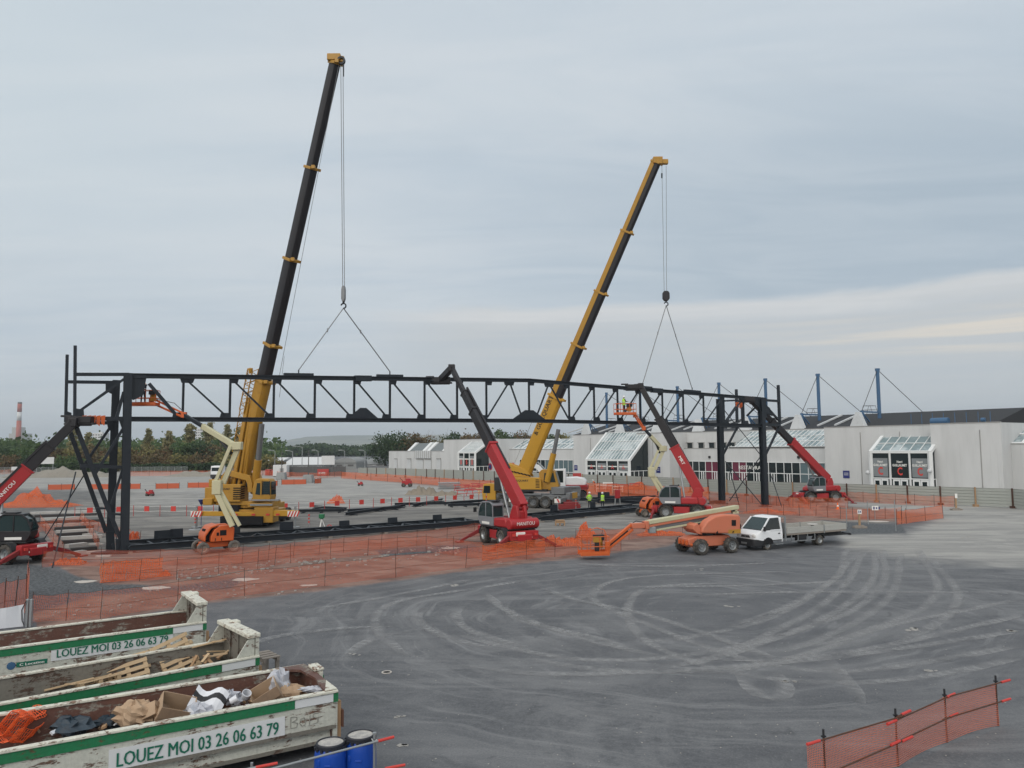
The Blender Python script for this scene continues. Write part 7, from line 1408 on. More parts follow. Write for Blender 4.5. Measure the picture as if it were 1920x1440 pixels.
# ================================================================ SKIPS (roll-off containers)
def rusty(name, col, rustc, amt, sc=1.4, streak=True, lo=.52):
    m, t, b, o = new_mat(name); co = t.node('ShaderNodeTexCoord').outputs['Object']
    n = t.noise(co, sc, 8, 0.72, 0.6); n2 = t.noise(t.vscale(co, (1.0, 1.0, 4.5)), sc * 1.7, 7, 0.75, 0.4); n3 = t.noise(co, 14, 4, .6); n4 = t.noise(t.vscale(co, (6, 6, .5)), 1.6, 5, .7)
    v = t.m('ADD', t.m('MULTIPLY', n, .5), t.m('MULTIPLY', n2, .5)); f = t.smooth(v, lo, lo + .045)
    base = t.mix(t.smooth(n3, .3, .75), col, tuple(c * .82 for c in col)); base = t.mix(t.m('MULTIPLY', t.smooth(n4, .5, .72), .40), base, tuple(c * .55 + .02 for c in col))
    rc = t.mix(t.smooth(n3, .35, .65), rustc, tuple(c * .45 for c in rustc)); t.put(b.inputs['Base Color'], t.mix(t.m('MULTIPLY', f, amt), base, rc)); t.put(b.inputs['Roughness'], t.m('ADD', .55, t.m('MULTIPLY', f, .35)))
    bn = t.node('ShaderNodeBump'); bn.inputs['Strength'].default_value = .35; bn.inputs['Distance'].default_value = .02; t.put(bn.inputs['Height'], t.m('SUBTRACT', n3, t.m('MULTIPLY', f, .8))); t.l.new(bn.outputs[0], b.inputs['Normal'])
rusty('skip_white', (0.52, 0.53, 0.47), (0.13, 0.055, 0.03), .92, 1.7, lo=.518); rusty('skip_rim', (0.66, 0.65, 0.56), (0.20, 0.09, 0.05), .9, 3.0, lo=.525)
rusty('skip_green', (0.010, 0.17, 0.065), (0.14, 0.07, 0.04), .85, 2.8, lo=.56); rusty('skip_inner_rust', (0.115, 0.05, 0.035), (0.30, 0.28, 0.24), .85, 1.5, lo=.52); rusty('skip_inner_grey', (0.175, 0.165, 0.14), (0.09, 0.05, 0.035), .9, 1.5, lo=.51)
rusty('skip_floor', (0.06, 0.035, 0.028), (0.12, 0.09, 0.07), .8, 2.0); paint('sign_white', (0.62, 0.64, 0.65), .5, 0, .35, (0.35, .33, .3), scale=4, lo=.58); paint('green_clean', (0.008, 0.20, 0.085), .45, 0, .2)
def skip(corner, dvec, label, Ls, Wd, zb, zt, inner, end_h, text, num=None, endstyle='tall'):
    d = V((dvec[0], dvec[1], 0)).normalized(); yaw = math.atan2(-d.y, -d.x); Ls_ = frame((corner[0], corner[1], 0), yaw); t_ = thing('skip_container', (corner[0], corner[1], 0), label, 'skip')
    # near side wall: flat top panel, ledge, inset lower panel
    def sidewall(y, s, mat_in):
        mb = MB(Ls_); mb.prism([(0, zb), (.10, zb), (.10, zb + .42), (.03, zb + .50), (0, zb + .52)] if False else [(s * .10, zb), (s * .16, zb), (s * .10, zb + .30), (s * .10, zb + .33), (s * 0, zb + .38), (s * 0, zt - .02), (s * .05, zt - .02), (s * .10, zb + .44), (s * .16, zb + .38)], (-Ls, y, 0), (0, 1, 0), (0, 0, 1), (Ls - .02, 0, 0), 0); o = mb.build('side_wall', 'skip_white', t_)
        mb = MB(Ls_); mb.quad((-Ls, y + s * .165, zb), (-.04, y + s * .165, zb), (-.04, y + s * .062, zt - .03), (-Ls, y + s * .062, zt - .03)); mb.build('inner_lining', mat_in, o); return o
    n_ = sidewall(0, 1, inner); f_ = sidewall(Wd, -1, inner)
    for y, s, o in ((0, 1, n_), (Wd, -1, f_)):
        mb = MB(Ls_); mb.box((-Ls / 2, y + s * .02, zt), (Ls, .15, .055)); mb.build('top_rim', 'skip_rim', o, bevel=.01); mb = MB(Ls_)
        mb.box((-(Ls + 1.0) / 2 if y == 0 and endstyle != 'none' else -Ls / 2, y - s * .012, zt - .13), ((Ls - 1.0) if y == 0 else Ls, .03, .19)); g = mb.build('green_band', 'skip_green', o)
        if y == 0: mb = MB(Ls_); mb.box((-.55, y - .013, zt - .13), (.88, .028, .18)); mb.build('white_band', 'sign_white', o); mb = MB(Ls_); mb.box((-.05, y - .014, zt - .13), (.11, .035, .2)); mb.build('green_end', 'skip_green', o)
        mb = MB(Ls_)
        for k in range(int(Ls / 1.15)): mb.box((-.9 - k * 1.15, y + s * .10, zb + .22), (.05, .06, .42)) if False else None
        mb.box((-Ls / 2, y + s * .035, zb + .335), (Ls - .06, .10, .08)); mb.box((-Ls / 2, y + s * .10, zb + .02), (Ls - .06, .12, .06)); mb.build('side_rail', 'skip_inner_grey' if y == 0 else 'skip_white', o)
    mb = MB(Ls_); mb.box((-Ls / 2, Wd / 2, zb), (Ls - .05, Wd - .25, .06)); mb.build('floor', 'skip_floor', t_); mb = MB(Ls_)
    for y in (Wd / 2 - .55, Wd / 2 + .55): mb.box((-Ls / 2, y, zb - .14), (Ls, .10, .2))
    for k in range(7): mb.box((-.3 - k * (Ls - .6) / 6, Wd / 2, zb - .06), (.08, Wd - .3, .08))
    for y in (Wd / 2 - .7, Wd / 2 + .7): mb.tube((-.3, y - .1, .13), (-.3, y + .1, .13), .13, 14)
    mb.build('underframe', 'black_plastic', t_)
    he = end_h
    mb = MB(Ls_)
    if endstyle == 'tall':
        mb.box((-.05, Wd / 2, (zb + he) / 2), (.10, Wd, he - zb)); e = mb.build('end_wall', 'skip_white', t_); mb = MB(Ls_); mb.box((-.14, Wd / 2, he + .02), (.34, Wd + .04, .12)); mb.box((.02, Wd * .78, he - .1), (.22, .3, .42)); mb.build('end_cap', 'skip_rim', e, bevel=.02)
        mb = MB(Ls_); mb.box((-.125, Wd / 2, (zb + he) / 2), (.02, Wd - .1, he - zb - .1)); mb.build('inner_lining', 'skip_inner_grey', e)
        for y in (.02, Wd - .08):
            mb = MB(Ls_); mb.prism([(-.12, zt - .05), (-.62, zt - .02), (-.30, he - .08), (-.12, he - .02)], (0, y, 0), (1, 0, 0), (0, 0, 1), (0, .05, 0)); mb.build('corner_plate', 'skip_white', e); 
            for k in range(4): mb = MB(Ls_)
        mb = MB(Ls_)
        for y in (.5, 1.1, 1.7): mb.box((-.15, y, (zb + he) / 2), (.05, .08, he - zb - .2))
        mb.build('end_rib', 'skip_inner_grey', e)
    else:   # rusty bulged end with rounded far corner
        mb.box((-.05, Wd / 2, (zb + zt) / 2 + .02), (.10, Wd, zt - zb + .02)); e = mb.build('end_wall', 'skip_white', t_); mb = MB(Ls_); mb.box((-.115, Wd / 2, (zb + zt) / 2), (.02, Wd - .15, zt - zb)); mb.build('inner_lining', 'skip_inner_rust', e)
        mb = MB(Ls_); pts = [(-.12 - 0, 0.0), (-.30, .0), (-.16, Wd * .45), (-.25, Wd * .8), (-.75, Wd - .02), (0, Wd - .02), (.02, Wd * .8), (0, .4)]; mb.prism(pts, (0, 0, zt - .02), (1, 0, 0), (0, 1, 0), (0, 0, .06)); mb.build('end_rim', 'skip_inner_rust', e); mb = MB(Ls_); mb.prism([(-.02, 0), (-.30, 0), (-.02, .75)], (0, 0, zt + .042), (1, 0, 0), (0, 1, 0), (0, 0, .02)); mb.build('corner_plate', 'skip_rim', e)
        mb = MB(Ls_); mb.box((.1, Wd * .75, zt - .15), (.22, .5, .5)); mb.box((.1, Wd * .75, zt + .08), (.26, .54, .08)); mb.build('hook_bracket', 'skip_rim', e, bevel=.03); mb = MB(Ls_); mb.box((.22, Wd * .75, zt - .2), (.02, .45, .25)); mb.build('green_patch', 'skip_green', e)
    mb = MB(Ls_); mb.box((.05, .12, .62), (.11, .13, 1.1)); mb.box((.13, .1, .78), (.04, .22, .38), 1); mb.build('timber_prop', ['wood', 'rust'], t_)
    fcx = Ls_.to_3x3() @ V((1, 0, 0))
    def side_px(px, py): return PL(px, py, Ls_ @ V((0, -.01, 0)), Ls_.to_3x3() @ V((0, 1, 0)))
    if text:
        (pl, ph, pr, prh), hh = text; a = side_px(pl, ph); b_ = side_px(pr, prh); z = (a.z + b_.z) / 2; a.z = b_.z = z; L = (b_ - a).length
        mb = MB(Ls_); la = Ls_.inverted() @ a; lb = Ls_.inverted() @ b_; mb.box(((la.x + lb.x) / 2, -.008, z + hh * .5), (abs(lb.x - la.x) + .28, .012, hh + .16)); sg = mb.build('sign_panel', 'sign_white', n_)
        lettering(sg, 'LOUEZ MOI 03 26 06 63 79', a + (Ls_.to_3x3() @ V((0, -.012, 0))), fcx, ZZ, hh, 'lettering_green', L, .006)
    return t_, Ls_, n_, side_px
b3, L3b, w3, spx = skip((-4.08, 18.28), (-.845, -.534), 'nearest white and green skip holding cardboard boxes and plastic waste', 7.2, 2.5, .30, 1.42, 'skip_inner_rust', 1.42, ((217, 1440), None) if False else ((218, 1436, 522, 1378), .27), endstyle='round')
b2, L2b, w2, spx2 = skip((-6.85, 21.2), (-.765, -.643), 'middle white and green skip holding broken wooden pallets', 6.2, 2.35, .32, 1.45, 'skip_inner_grey', 1.98, None)
b1, L1b, w1, spx1 = skip((-9.85, 25.2), (-.823, -.568), 'farthest white and green skip standing empty beside the netting', 6.6, 2.3, .32, 1.48, 'skip_inner_rust', 2.05, ((106, 1232, 315, 1205), .22))
def on_side(Lb, w_, spx_, px, py, body, hgt, mt, width, sl=0):
    a = spx_(px, py); la = Lb.inverted() @ a; return lettering(w_, body, Lb @ V((la.x, -.004, la.z)), Lb.to_3x3() @ V((1, 0, 0)), ZZ, hgt, mt, width, .004)
on_side(L1b, w1, spx1, 358, 1184, '003', .13, 'lettering_black', .42)
paint('graffiti_grey', (0.27, 0.27, 0.24), .8, 0, .1)
a = spx(545, 1366); la = L3b.inverted() @ a; mb = MB(L3b)     # hand painted word BOIS
S = {'B': [(0, 0), (0, .2), (.10, .19), (.12, .14), (.03, .11), (.13, .07), (.11, 0), (0, 0)], 'O': [(.05, 0), (0, .06), (.02, .13), (.08, .15), (.12, .09), (.10, .02), (.05, 0)], 'I': [(.02, 0), (.03, .17)], 'S': [(.12, .18), (.03, .19), (.01, .13), (.11, .08), (.10, .01), (0, 0)]}
x0 = la.x
for ch_ in 'BOIS':
    pts = S[ch_]; 
    for p, q in zip(pts[:-1], pts[1:]): mb.tube((x0 + p[0] * 1.2, -.006, la.z + p[1] * 1.2), (x0 + q[0] * 1.2, -.006, la.z + q[1] * 1.2), .011, 4)
    x0 += .20 if ch_ != 'I' else .09
mb.build('lettering', 'graffiti_grey', w3)
a = spx1(60, 1243); la = L1b.inverted() @ a; mb = MB(L1b); mb.box((la.x, -.008, la.z), (.75, .012, .13)); mb.sphere((la.x - .5, -.012, la.z), .11, 1, 10, (1, .06, 1)); lg = mb.build('logo_plate', ['lettering_green', 'mast_blue'], w1); lettering(lg, 'C Location', L1b @ V((la.x - .3, -.018, la.z - .035)), L1b.to_3x3() @ V((1, 0, 0)), ZZ, .07, 'lettering_white', .6)
# left end brackets of the skips (hooks near the frame edge)
for Lb, par, x in ((L2b, b2, -6.05), (L1b, b1, -6.0)):
    mb = MB(Lb); mb.box((x, -.06, 1.2), (.16, .1, .75)); mb.box((x + .12, -.08, 1.05), (.2, .12, .12)); mb.build('door_latch', 'skip_rim', par, bevel=.015)
# ---- contents of the nearest skip
paint('cardboard', (0.42, 0.30, 0.20), .85, 0, .3, (0.3, .21, .14), scale=3); paint('cardboard_dark', (0.26, 0.18, 0.12), .85, 0, .3); paint('plastic_white', (0.66, 0.68, 0.72), .35, 0, .1); paint('tarp_blue', (0.03, 0.05, 0.07), .5, 0, .3); paint('bag_clear', (0.45, 0.47, 0.52), .25, 0, .2)
def inbox(px, py, z, Lb=L3b): return G(px, py, z)
def carton(px, py, z, sz, rot, label, open_=True, mt='cardboard'):
    c = G(px, py, z); R3 = Matrix.Rotation(rot[2], 3, 'Z') @ Matrix.Rotation(rot[1], 3, 'Y') @ Matrix.Rotation(rot[0], 3, 'X'); t_ = thing('cardboard_box', c, label, 'box'); mb = MB(); x, y, z_ = sz; w_ = .012
    for q, s2 in (((x / 2, 0, 0), (w_, y, z_)), ((-x / 2, 0, 0), (w_, y, z_)), ((0, y / 2, 0), (x, w_, z_)), ((0, -y / 2, 0), (x, w_, z_)), ((0, 0, -z_ / 2), (x, y, w_))): mb.box(c + R3 @ V(q), s2, 0, R3)
    mb.build('carton_body', mt, t_); 
    for k, s in enumerate((-1, 1)):
        Rf = R3 @ Matrix.Rotation(s * (1.9 if open_ else .25), 3, 'X'); hinge = c + R3 @ V((0, s * y / 2, z_ / 2)); mb = MB(); mb.box(hinge + Rf @ V((0, -s * y * .24, 0)), (x, y * .48, .01), 0, Rf); mb.build('flap', 'cardboard_dark' if k == 0 and open_ else mt, t_)
    return t_
carton(330, 1330, 1.15, (.75, .5, .42), (.5, .35, .55), 'open cardboard box tilted in the middle of the nearest skip'); carton(500, 1303, 1.15, (.62, .48, .42), (.3, -.5, .3), 'open cardboard box at the right end of the nearest skip')
carton(290, 1335, 1.12, (.42, .35, .3), (-.5, .5, 1.2), 'small crushed carton left of the tilted box', True); carton(540, 1300, 1.0, (.5, .4, .25), (.9, .2, .1), 'flattened carton beside the clear plastic bag', False, 'cardboard'); carton(272, 1342, 1.0, (.5, .4, .2), (.2, .2, .4), 'flat cardboard sheet box under the crumpled paper', False); carton(228, 1345, .95, (.4, .3, .2), (.8, .1, .9), 'dark brown carton half buried left in the nearest skip', False, 'cardboard_dark')
def crumple(px, py, z, r, mt, label, name, cat, seed, sc=(1, 1, .7), n=16, amp=.35):
    rg_ = random.Random(seed); c = G(px, py, z); mb = MB(); vs = []; rows = n // 2
    for i in range(rows + 1):
        ph = math.pi * i / rows
        for k in range(n):
            t = 2 * math.pi * k / n; q = r * (1 + amp * (rg_.random() * 2 - 1)); vs.append(c + V((q * sc[0] * math.sin(ph) * math.cos(t), q * sc[1] * math.sin(ph) * math.sin(t), q * sc[2] * math.cos(ph))))
    fs_ = [(i * n + k, (i + 1) * n + k, (i + 1) * n + (k + 1) % n, i * n + (k + 1) % n) for i in range(rows) for k in range(n)]; mb.add(vs, fs_); return simple(name, mb, mt, label, cat, c)
crumple(253, 1338, 1.1, .34, 'cardboard', 'crumpled brown packing paper left of the tilted box', 'packing_paper', 'paper', 1, (1.3, 1, .8), 22, .22); crumple(523, 1285, 1.25, .28, 'bag_clear', 'clear plastic bag standing at the right end of the nearest skip', 'plastic_bag', 'bag', 2, (.9, .8, 1.2)); crumple(542, 1300, 1.08, .30, 'cardboard', 'brown crumpled bag beside the clear plastic bag', 'paper_bag', 'bag', 3, (1.3, .9, .6))
crumple(132, 1362, .98, .32, 'tarp_blue', 'dark blue tarpaulin heap in the left part of the nearest skip', 'tarpaulin', 'tarp', 4, (1.4, 1, .6)); crumple(205, 1352, .9, .3, 'tarp_blue', 'black plastic sack pressed against the near wall of the skip', 'bin_bag', 'bag', 5, (1.5, 1, .5)); crumple(372, 1335, 1.05, .25, 'bag_clear', 'white crumpled foil next to the striped sheet', 'plastic_foil', 'foil', 6, (1.3, .9, .7)); crumple(430, 1308, 1.1, .22, 'bag_clear', 'pale plastic scrap beside the white buckets', 'plastic_scrap', 'plastic', 8, (1.4, .9, .7)); crumple(588, 1292, 1.3, .2, 'bag_clear', 'pale film caught on the near rim at the right end', 'plastic_film', 'film', 9, (1.6, .6, .3))
c = G(391, 1312, 1.25); mb = MB(); rows = []
for i in range(9):
    for j in range(5): u = i / 8 - .5; v = j / 4 - .5; rows.append(c + V((u * .72 + v * .1, v * .4, -.42 * u + .16 * math.sin(u * 5) + v * .35)))
for i in range(8):
    for j in range(4): mb.add([rows[i * 5 + j], rows[(i + 1) * 5 + j], rows[(i + 1) * 5 + j + 1], rows[i * 5 + j + 1]], [(0, 1, 2, 3)], 1 if j == 2 else 0)
simple('plastic_sheet', mb, ['plastic_white', 'black_plastic'], 'curled white sheet with a black stripe in the nearest skip', 'sheet', c)
for px, py, r, ax, lb in ((432, 1316, .085, (1, .3, .5), 'white bucket lying beside the curled striped sheet'), (459, 1308, .10, (.5, -.5, .9), 'white tub lying just left of the right hand carton')):
    c = G(px, py, 1.15); mb = MB(); mb.lathe([(0, 0), (r * .85, 0), (r, .15), (r * 1.08, .15), (r * 1.08, .17), (r * .94, .17), (r * .94, .14)], c, ax, 18); simple('bucket', mb, 'plastic_white', lb, 'bucket', c)
paint('net_strand', (0.85, 0.13, 0.03), .5, 0, .1)
rg_ = np.random.default_rng(5); c = G(22, 1372, 1.12); mb = MB(); nn_ = 15     # wad of netting with real strands
for layer in range(3):
    g = [[c + V((-.50 + i * .062 + .02 * math.sin(j + layer), -.36 + j * .06 + layer * .07, .10 * layer + .20 * math.sin(i * .42 + layer * 1.3 + .8) + .10 * math.cos(j * .30) + .012 * math.sin(i * 2.1 + j))) for j in range(nn_)] for i in range(nn_)]
    for i in range(nn_):
        for j in range(nn_):
            if i + 1 < nn_: mb.tube(g[i][j], g[i + 1][j], .008, 4, cap=False)
            if j + 1 < nn_: mb.tube(g[i][j], g[i][j + 1], .007, 4, cap=False)
simple('safety_net_wad', mb, 'net_strand', 'bundle of bright orange netting thrown into the nearest skip', 'netting', c)
rgr = random.Random(77); mb = MB()
for k in range(240):
    px = rgr.uniform(60, 600); py = 1372 - (px - 60) * .122 + rgr.uniform(-14, 10); c = G(px, py, rgr.uniform(.72, .98)); s_ = rgr.uniform(.03, .11); Rr_ = Matrix.Rotation(rgr.random() * 6, 3, 'Z') @ Matrix.Rotation(rgr.random() * 3, 3, 'X'); mb.box(c, (s_ * 1.6, s_, s_ * .5), k % 4, Rr_)
o = mb.build('mixed_debris', ['cardboard_dark', 'plastic_white', 'wood', 'skip_floor']); tag(o, 'small mixed building debris filling the nearest skip', 'debris', kind='stuff')
# ---- pallets and planks in the middle skip
def pallet(c, R3, label):
    t_ = thing('wooden_pallet', c, label, 'pallet')
    for k in range(5): mb = MB(); mb.box(c + R3 @ V((0, -.34 + k * .17, .06)), (1.0, .10, .02), 0, R3); mb.build('deck_board', 'wood_fresh', t_)
    for x in (-.52, 0, .52): mb = MB(); mb.box(c + R3 @ V((x * .85, 0, 0)), (.1, .78, .09), 0, R3); mb.build('bearer', 'wood_fresh', t_)
    for y in (-.34, 0, .34): mb = MB(); mb.box(c + R3 @ V((0, y, -.055)), (1.15, .1, .02), 0, R3); mb.build('bottom_board', 'wood_fresh', t_)
yw = math.atan2(.643, .765)
for px, py, z, rz, ry, rx, lb in ((322, 1226, 1.3, .05, -.30, 1.25, 'pale wooden pallet leaning high in the middle skip'), (335, 1238, 1.12, .15, -.22, 1.0, 'broken pallet under the high leaning one'), (240, 1259, 1.08, -.05, -.16, 1.1, 'low pallet on its side in the middle skip'), (180, 1275, 1.0, .1, -.05, -.1, 'flat pallet at the left of the wood pile')):
    pallet(G(px, py, z), Matrix.Rotation(yw + rz, 3, 'Z') @ Matrix.Rotation(ry, 3, 'Y') @ Matrix.Rotation(rx, 3, 'X'), lb)
rgp = random.Random(9); names_ = 0
for k in range(26):
    px = 340 + rgp.random() * 100; py = 1232 - (px - 340) * .12 + rgp.uniform(-6, 12); c = G(px, py, rgp.uniform(.95, 1.3)); a = rgp.random() * 3.1; el = rgp.uniform(-.2, .7 if k % 3 else 1.1); d_ = V((math.cos(a) * math.cos(el), math.sin(a) * math.cos(el), math.sin(el))); L = rgp.uniform(.25, .6)
    mb = MB(); mb.beam(c - d_ * L / 2, c + d_ * L / 2, .09, .025); o = simple('broken_plank', mb, 'wood_fresh' if k % 3 else 'wood', 'broken pale plank in the jumbled wood at the right end of the middle skip', 'plank', c); o['group'] = 'broken planks in the middle skip'
for px, py, z, L, lb in ((130, 1283, 1.05, 1.1, 'short crossed laths at the left end of the middle skip'), (405, 1203, 1.5, 1.3, 'grey lath lying against the end wall of the middle skip')):
    c = G(px, py, z); mb = MB(); d_ = V((.85, .5, .12)).normalized(); mb.beam(c - d_ * L / 2, c + d_ * L / 2, .08, .03); mb.beam(c - V((.3, -.2, .05)), c + V((.3, -.25, .08)), .08, .03); simple('lath', mb, 'wood_fresh', lb, 'plank', c)
c = G(492, 1236, .55); mb = MB(); Rz = Matrix.Rotation(yw, 3, 'Z')
for k in range(4): mb.box(c + Rz @ V((.1, -.4 + k * .25, .12)), (.55, .16, .03), 0, Rz)
for x in (-.12, .3): mb.box(c + Rz @ V((x, 0, .05)), (.08, 1.0, .1), 0, Rz)
for x in (-.12, .3):
    for y in (-.4, .4): mb.box(c + Rz @ V((x, y, -.28)), (.1, .1, .58), 0, Rz)
simple('timber_crate_lid', mb, 'plywood_grey', 'low timber trestle behind the right end of the middle skip', 'trestle', (c.x, c.y, 0))
# ================================================================ BARRELS AND NEAR BARRIER
paint('barrel_blue', (0.008, 0.06, 0.36), .35, 0, .15, (.05, .1, .3)); paint('barrel_rim', (0.02, 0.022, 0.03), .5, 0, .1); paint('barrel_dust', (0.50, 0.48, 0.44), .9, 0, .8, (.22, .22, .23), scale=6, lo=.4)
for px, py, lb, zl in ((620, 1391, 'blue plastic barrel with dusty lid, the left and nearer of two', .92), (676, 1377, 'blue plastic barrel with pale dusty lid behind the barrier post', .98)):
    c = G(px, py, zl); c.z = 0; t_ = thing('barrel', c, lb, 'barrel', 'blue barrels beside the nearest skip'); mb = MB(); r = .325
    mb.lathe([(0, 0), (r * .9, 0), (r * .97, .05), (r, .2), (r * 1.02, .45), (r, .7), (r * .95, .80), (r * .86, zl - .07), (r * .82, zl - .05), (r * .84, zl - .02)], c, (0, 0, 1), 36); mb.build('drum_body', 'barrel_blue', t_, smooth=True)
    mb = MB(); mb.lathe([(r * .86, zl - .09), (r * .93, zl - .08), (r * .93, zl - .01), (r * .88, zl + .012), (r * .82, zl + .01), (r * .80, zl - .012)], c, (0, 0, 1), 36)
    for k in range(16): a = k * .3927; mb.box(c + V((math.cos(a) * r * .92, math.sin(a) * r * .92, zl - .09)), (.06, .06, .06), 0, Matrix.Rotation(a, 3, 'Z'))
    mb.build('lid_ring', 'barrel_rim', t_); mb = MB(); mb.lathe([(0, zl - .012), (r * .6, zl - .014), (r * .82, zl - .01)], c, (0, 0, 1), 30); mb.build('lid', 'barrel_dust', t_); mb = MB(); mb.box(c + V((.02, -r * 1.0, .56)), (.13, .05, .04)); mb.box(c + V((-.17, -r * .86, .6)), (.05, .05, .12)); mb.build('handle', 'barrel_blue', t_, bevel=.01)
br = thing('scaffold_barrier', G(702, 1440 + 48), 'grey tube barrier with red end caps in front of the barrels', 'barrier'); pst = G(702, 1387, 1.0)
a0 = G(440, 1460, 1.0); b0 = G(709, 1389.5, 1.0); mb = MB(); mb.tube(a0, b0, .022, 10); mb.build('rail', 'galv', br); mb = MB(); dd = (b0 - a0).normalized(); mb.tube(b0, b0 + dd * .36, .030, 10); mb.build('end_cap', 'lettering_red', br)
mb = MB(); mb.tube(G(545, 1425, 1.0) - ZZ * .03 - dd * .35 + ZZ * -.0, G(545, 1425, 1.0) - dd * .75 - ZZ * .03, .026, 10); mb.build('end_cap', 'lettering_red', br) if False else None
e0 = G(520, 1431, 1.03); mb = MB(); mb.tube(e0, e0 - V((.35, .19, 0)), .028, 10); mb.build('end_cap', 'lettering_red', br); mb = MB(); mb.tube(e0 - V((.35, .19, 0)), e0 - V((1.6, .87, 0)), .022, 10); mb.build('rail', 'galv', br)
mb = MB(); mb.tube((pst.x, pst.y, 0), (pst.x, pst.y, 1.14), .028, 12); mb.box((pst.x, pst.y, 1.13), (.07, .07, .03)); mb.build('post', 'galv', br); mb = MB(); mb.path([pst + V((-.05, -.04, .04)), pst + V((0, -.06, -.03)), pst + V((.06, -.03, .02))], .014, 6); mb.build('clamp', 'galv', br); e0 = G(722, 1441, .55); mb = MB(); mb.tube(e0, e0 + V((.38, .17, 0)), .028, 10); mb.build('end_cap', 'lettering_red', br)
mb = MB(); q = G(472, 1438, 1.0); mb.tube((q.x, q.y, 0), (q.x, q.y, 1.08), .028, 10); mb.build('post', 'galv', br)
# ================================================================ NETTING FENCES
def net_sheet(mb, tops, bots, n, sag=.03, wob=.02, seed=0, hem=0.0):
    rg_ = random.Random(seed); L = 0; rows = 6
    for k in range(len(tops) - 1):
        seg = (V(bots[k + 1]) - V(bots[k])).length; prevc = None
        for i in range(n + 1):
            u = i / n; t_ = V(tops[k]).lerp(V(tops[k + 1]), u) - ZZ * (sag * 4 * u * (1 - u)); b_ = V(bots[k]).lerp(V(bots[k + 1]), u) + ZZ * (hem * 4 * u * (1 - u)); col_ = []
            for r in range(rows + 1):
                v = r / rows; p = b_.lerp(t_, v); off = wob * math.sin(v * 5 + u * 7 + k * 2 + seed) if 0 < v else 0; p += V((off * .4, off, 0)); col_.append((p, (L + u * seg, v * (t_ - b_).length)))
            if prevc:
                for r in range(rows): mb.quad(prevc[r][0], col_[r][0], col_[r + 1][0], prevc[r + 1][0], 0, [prevc[r][1], col_[r][1], col_[r + 1][1], prevc[r + 1][1]])
            prevc = col_
        L += seg
def net_fence(pxs, h, label, mat_='net_orange', sub=3, posts=True, sag=.06, wob=.06, seed=1, rod=.012, extra=.14, wires=True, rodmat='rust_rod', hem=0.03):
    P_ = [G(*p) for p in pxs]; t_ = thing('netting_fence', P_[0], label, 'netting fence'); pts = []
    for a, b_ in zip(P_[:-1], P_[1:]): pts += [a.lerp(b_, k / sub) for k in range(sub)]
    pts.append(P_[-1]); rg_ = random.Random(seed); tops = [p + ZZ * (h + rg_.uniform(-.05, .05)) + V((rg_.uniform(-.05, .05), rg_.uniform(-.05, .05), 0)) for p in pts]
    mb = MB(); net_sheet(mb, tops, [p + ZZ * .02 for p in pts], 4, sag, wob, seed, hem); mb.build('netting', mat_, t_)
    if posts:
        for p, q in zip(pts, tops): mb = MB(); mb.tube(p - V((.03, .03, 0)), q + V((rg_.uniform(-.04, .04), -.03, extra)), rod, 6); mb.build('stake', rodmat, t_)
    if wires:
        mb = MB(); 
        for a, b_ in zip(tops[:-1], tops[1:]): m_ = a.lerp(b_, .5) - ZZ * sag; mb.tube(a, m_, .006, 4); mb.tube(m_, b_, .006, 4)
        for a, b_ in zip(pts[:-1], pts[1:]): mb.tube(a + ZZ * h * .45, b_ + ZZ * h * .42, .007, 4)
        mb.build('wire', 'rust_rod', t_)
    return t_
net_fence([(60, 1168), (190, 1160), (460, 1117), (743, 1083), (988, 1049), (1092, 1040), (1165, 1032)], 1.15, 'long orange netting fence nearest to the open asphalt yard', sub=2, seed=1)
net_fence([(192, 1093), (332, 1087), (484, 1067), (546, 1056), (690, 1042), (800, 1034), (905, 1050)], 1.05, 'second orange netting fence crossing the red earth', sub=2, seed=2)
net_fence([(80, 1064), (300, 1060), (455, 1057), (551, 1046), (645, 1036), (782, 1024), (890, 1006), (985, 1000)], 1.0, 'orange netting fence in front of the long lying girder', sub=2, seed=3)
net_fence([(905, 1052), (960, 1045), (1022, 1036)], 1.0, 'dense orange netting in front of the centre telehandler', 'net_dense', sub=2, seed=4, posts=False); net_fence([(187, 1094), (236, 1090), (305, 1082)], 1.1, 'bright orange netting strip right of the left tower foot', 'net_dense', sub=2, seed=14, posts=False)
net_fence([(640, 897), (760, 905), (900, 917), (985, 921)], 1.5, 'far orange netting along the hoarding left of the right crane', 'net_dense', sub=4, seed=5, rod=.03, wires=False)
net_fence([(1075, 925), (1150, 930), (1240, 936), (1330, 938)], 1.7, 'bright orange netting behind the standing workers', 'net_dense', sub=3, seed=6, rod=.03, wires=False); net_fence([(1080, 921), (1240, 929), (1400, 942), (1520, 955)], 1.1, 'orange netting between the towers and the hoarding', 'net_far', sub=4, seed=7, rod=.02, wires=False)
net_fence([(1330, 952), (1440, 965), (1530, 968), (1600, 975), (1690, 972)], 1.0, 'orange netting behind the white flatbed truck', 'net_far', sub=3, seed=8, rod=.02, wires=False); net_fence([(1380, 940), (1480, 950), (1590, 952)], 1.1, 'orange netting in front of the right telehandler wheels', 'net_far', sub=3, seed=9, rod=.02, wires=False)
net_fence([(1682, 984), (1700, 982), (1769, 972)], 1.2, 'bright orange netting panel on the pale dusty ground at right', 'net_dense', sub=2, seed=10, rod=.02); net_fence([(1590, 940), (1680, 946), (1790, 951)], 1.2, 'pale orange netting hung low along the hoarding at right', 'net_far', sub=3, seed=11, rod=.02)
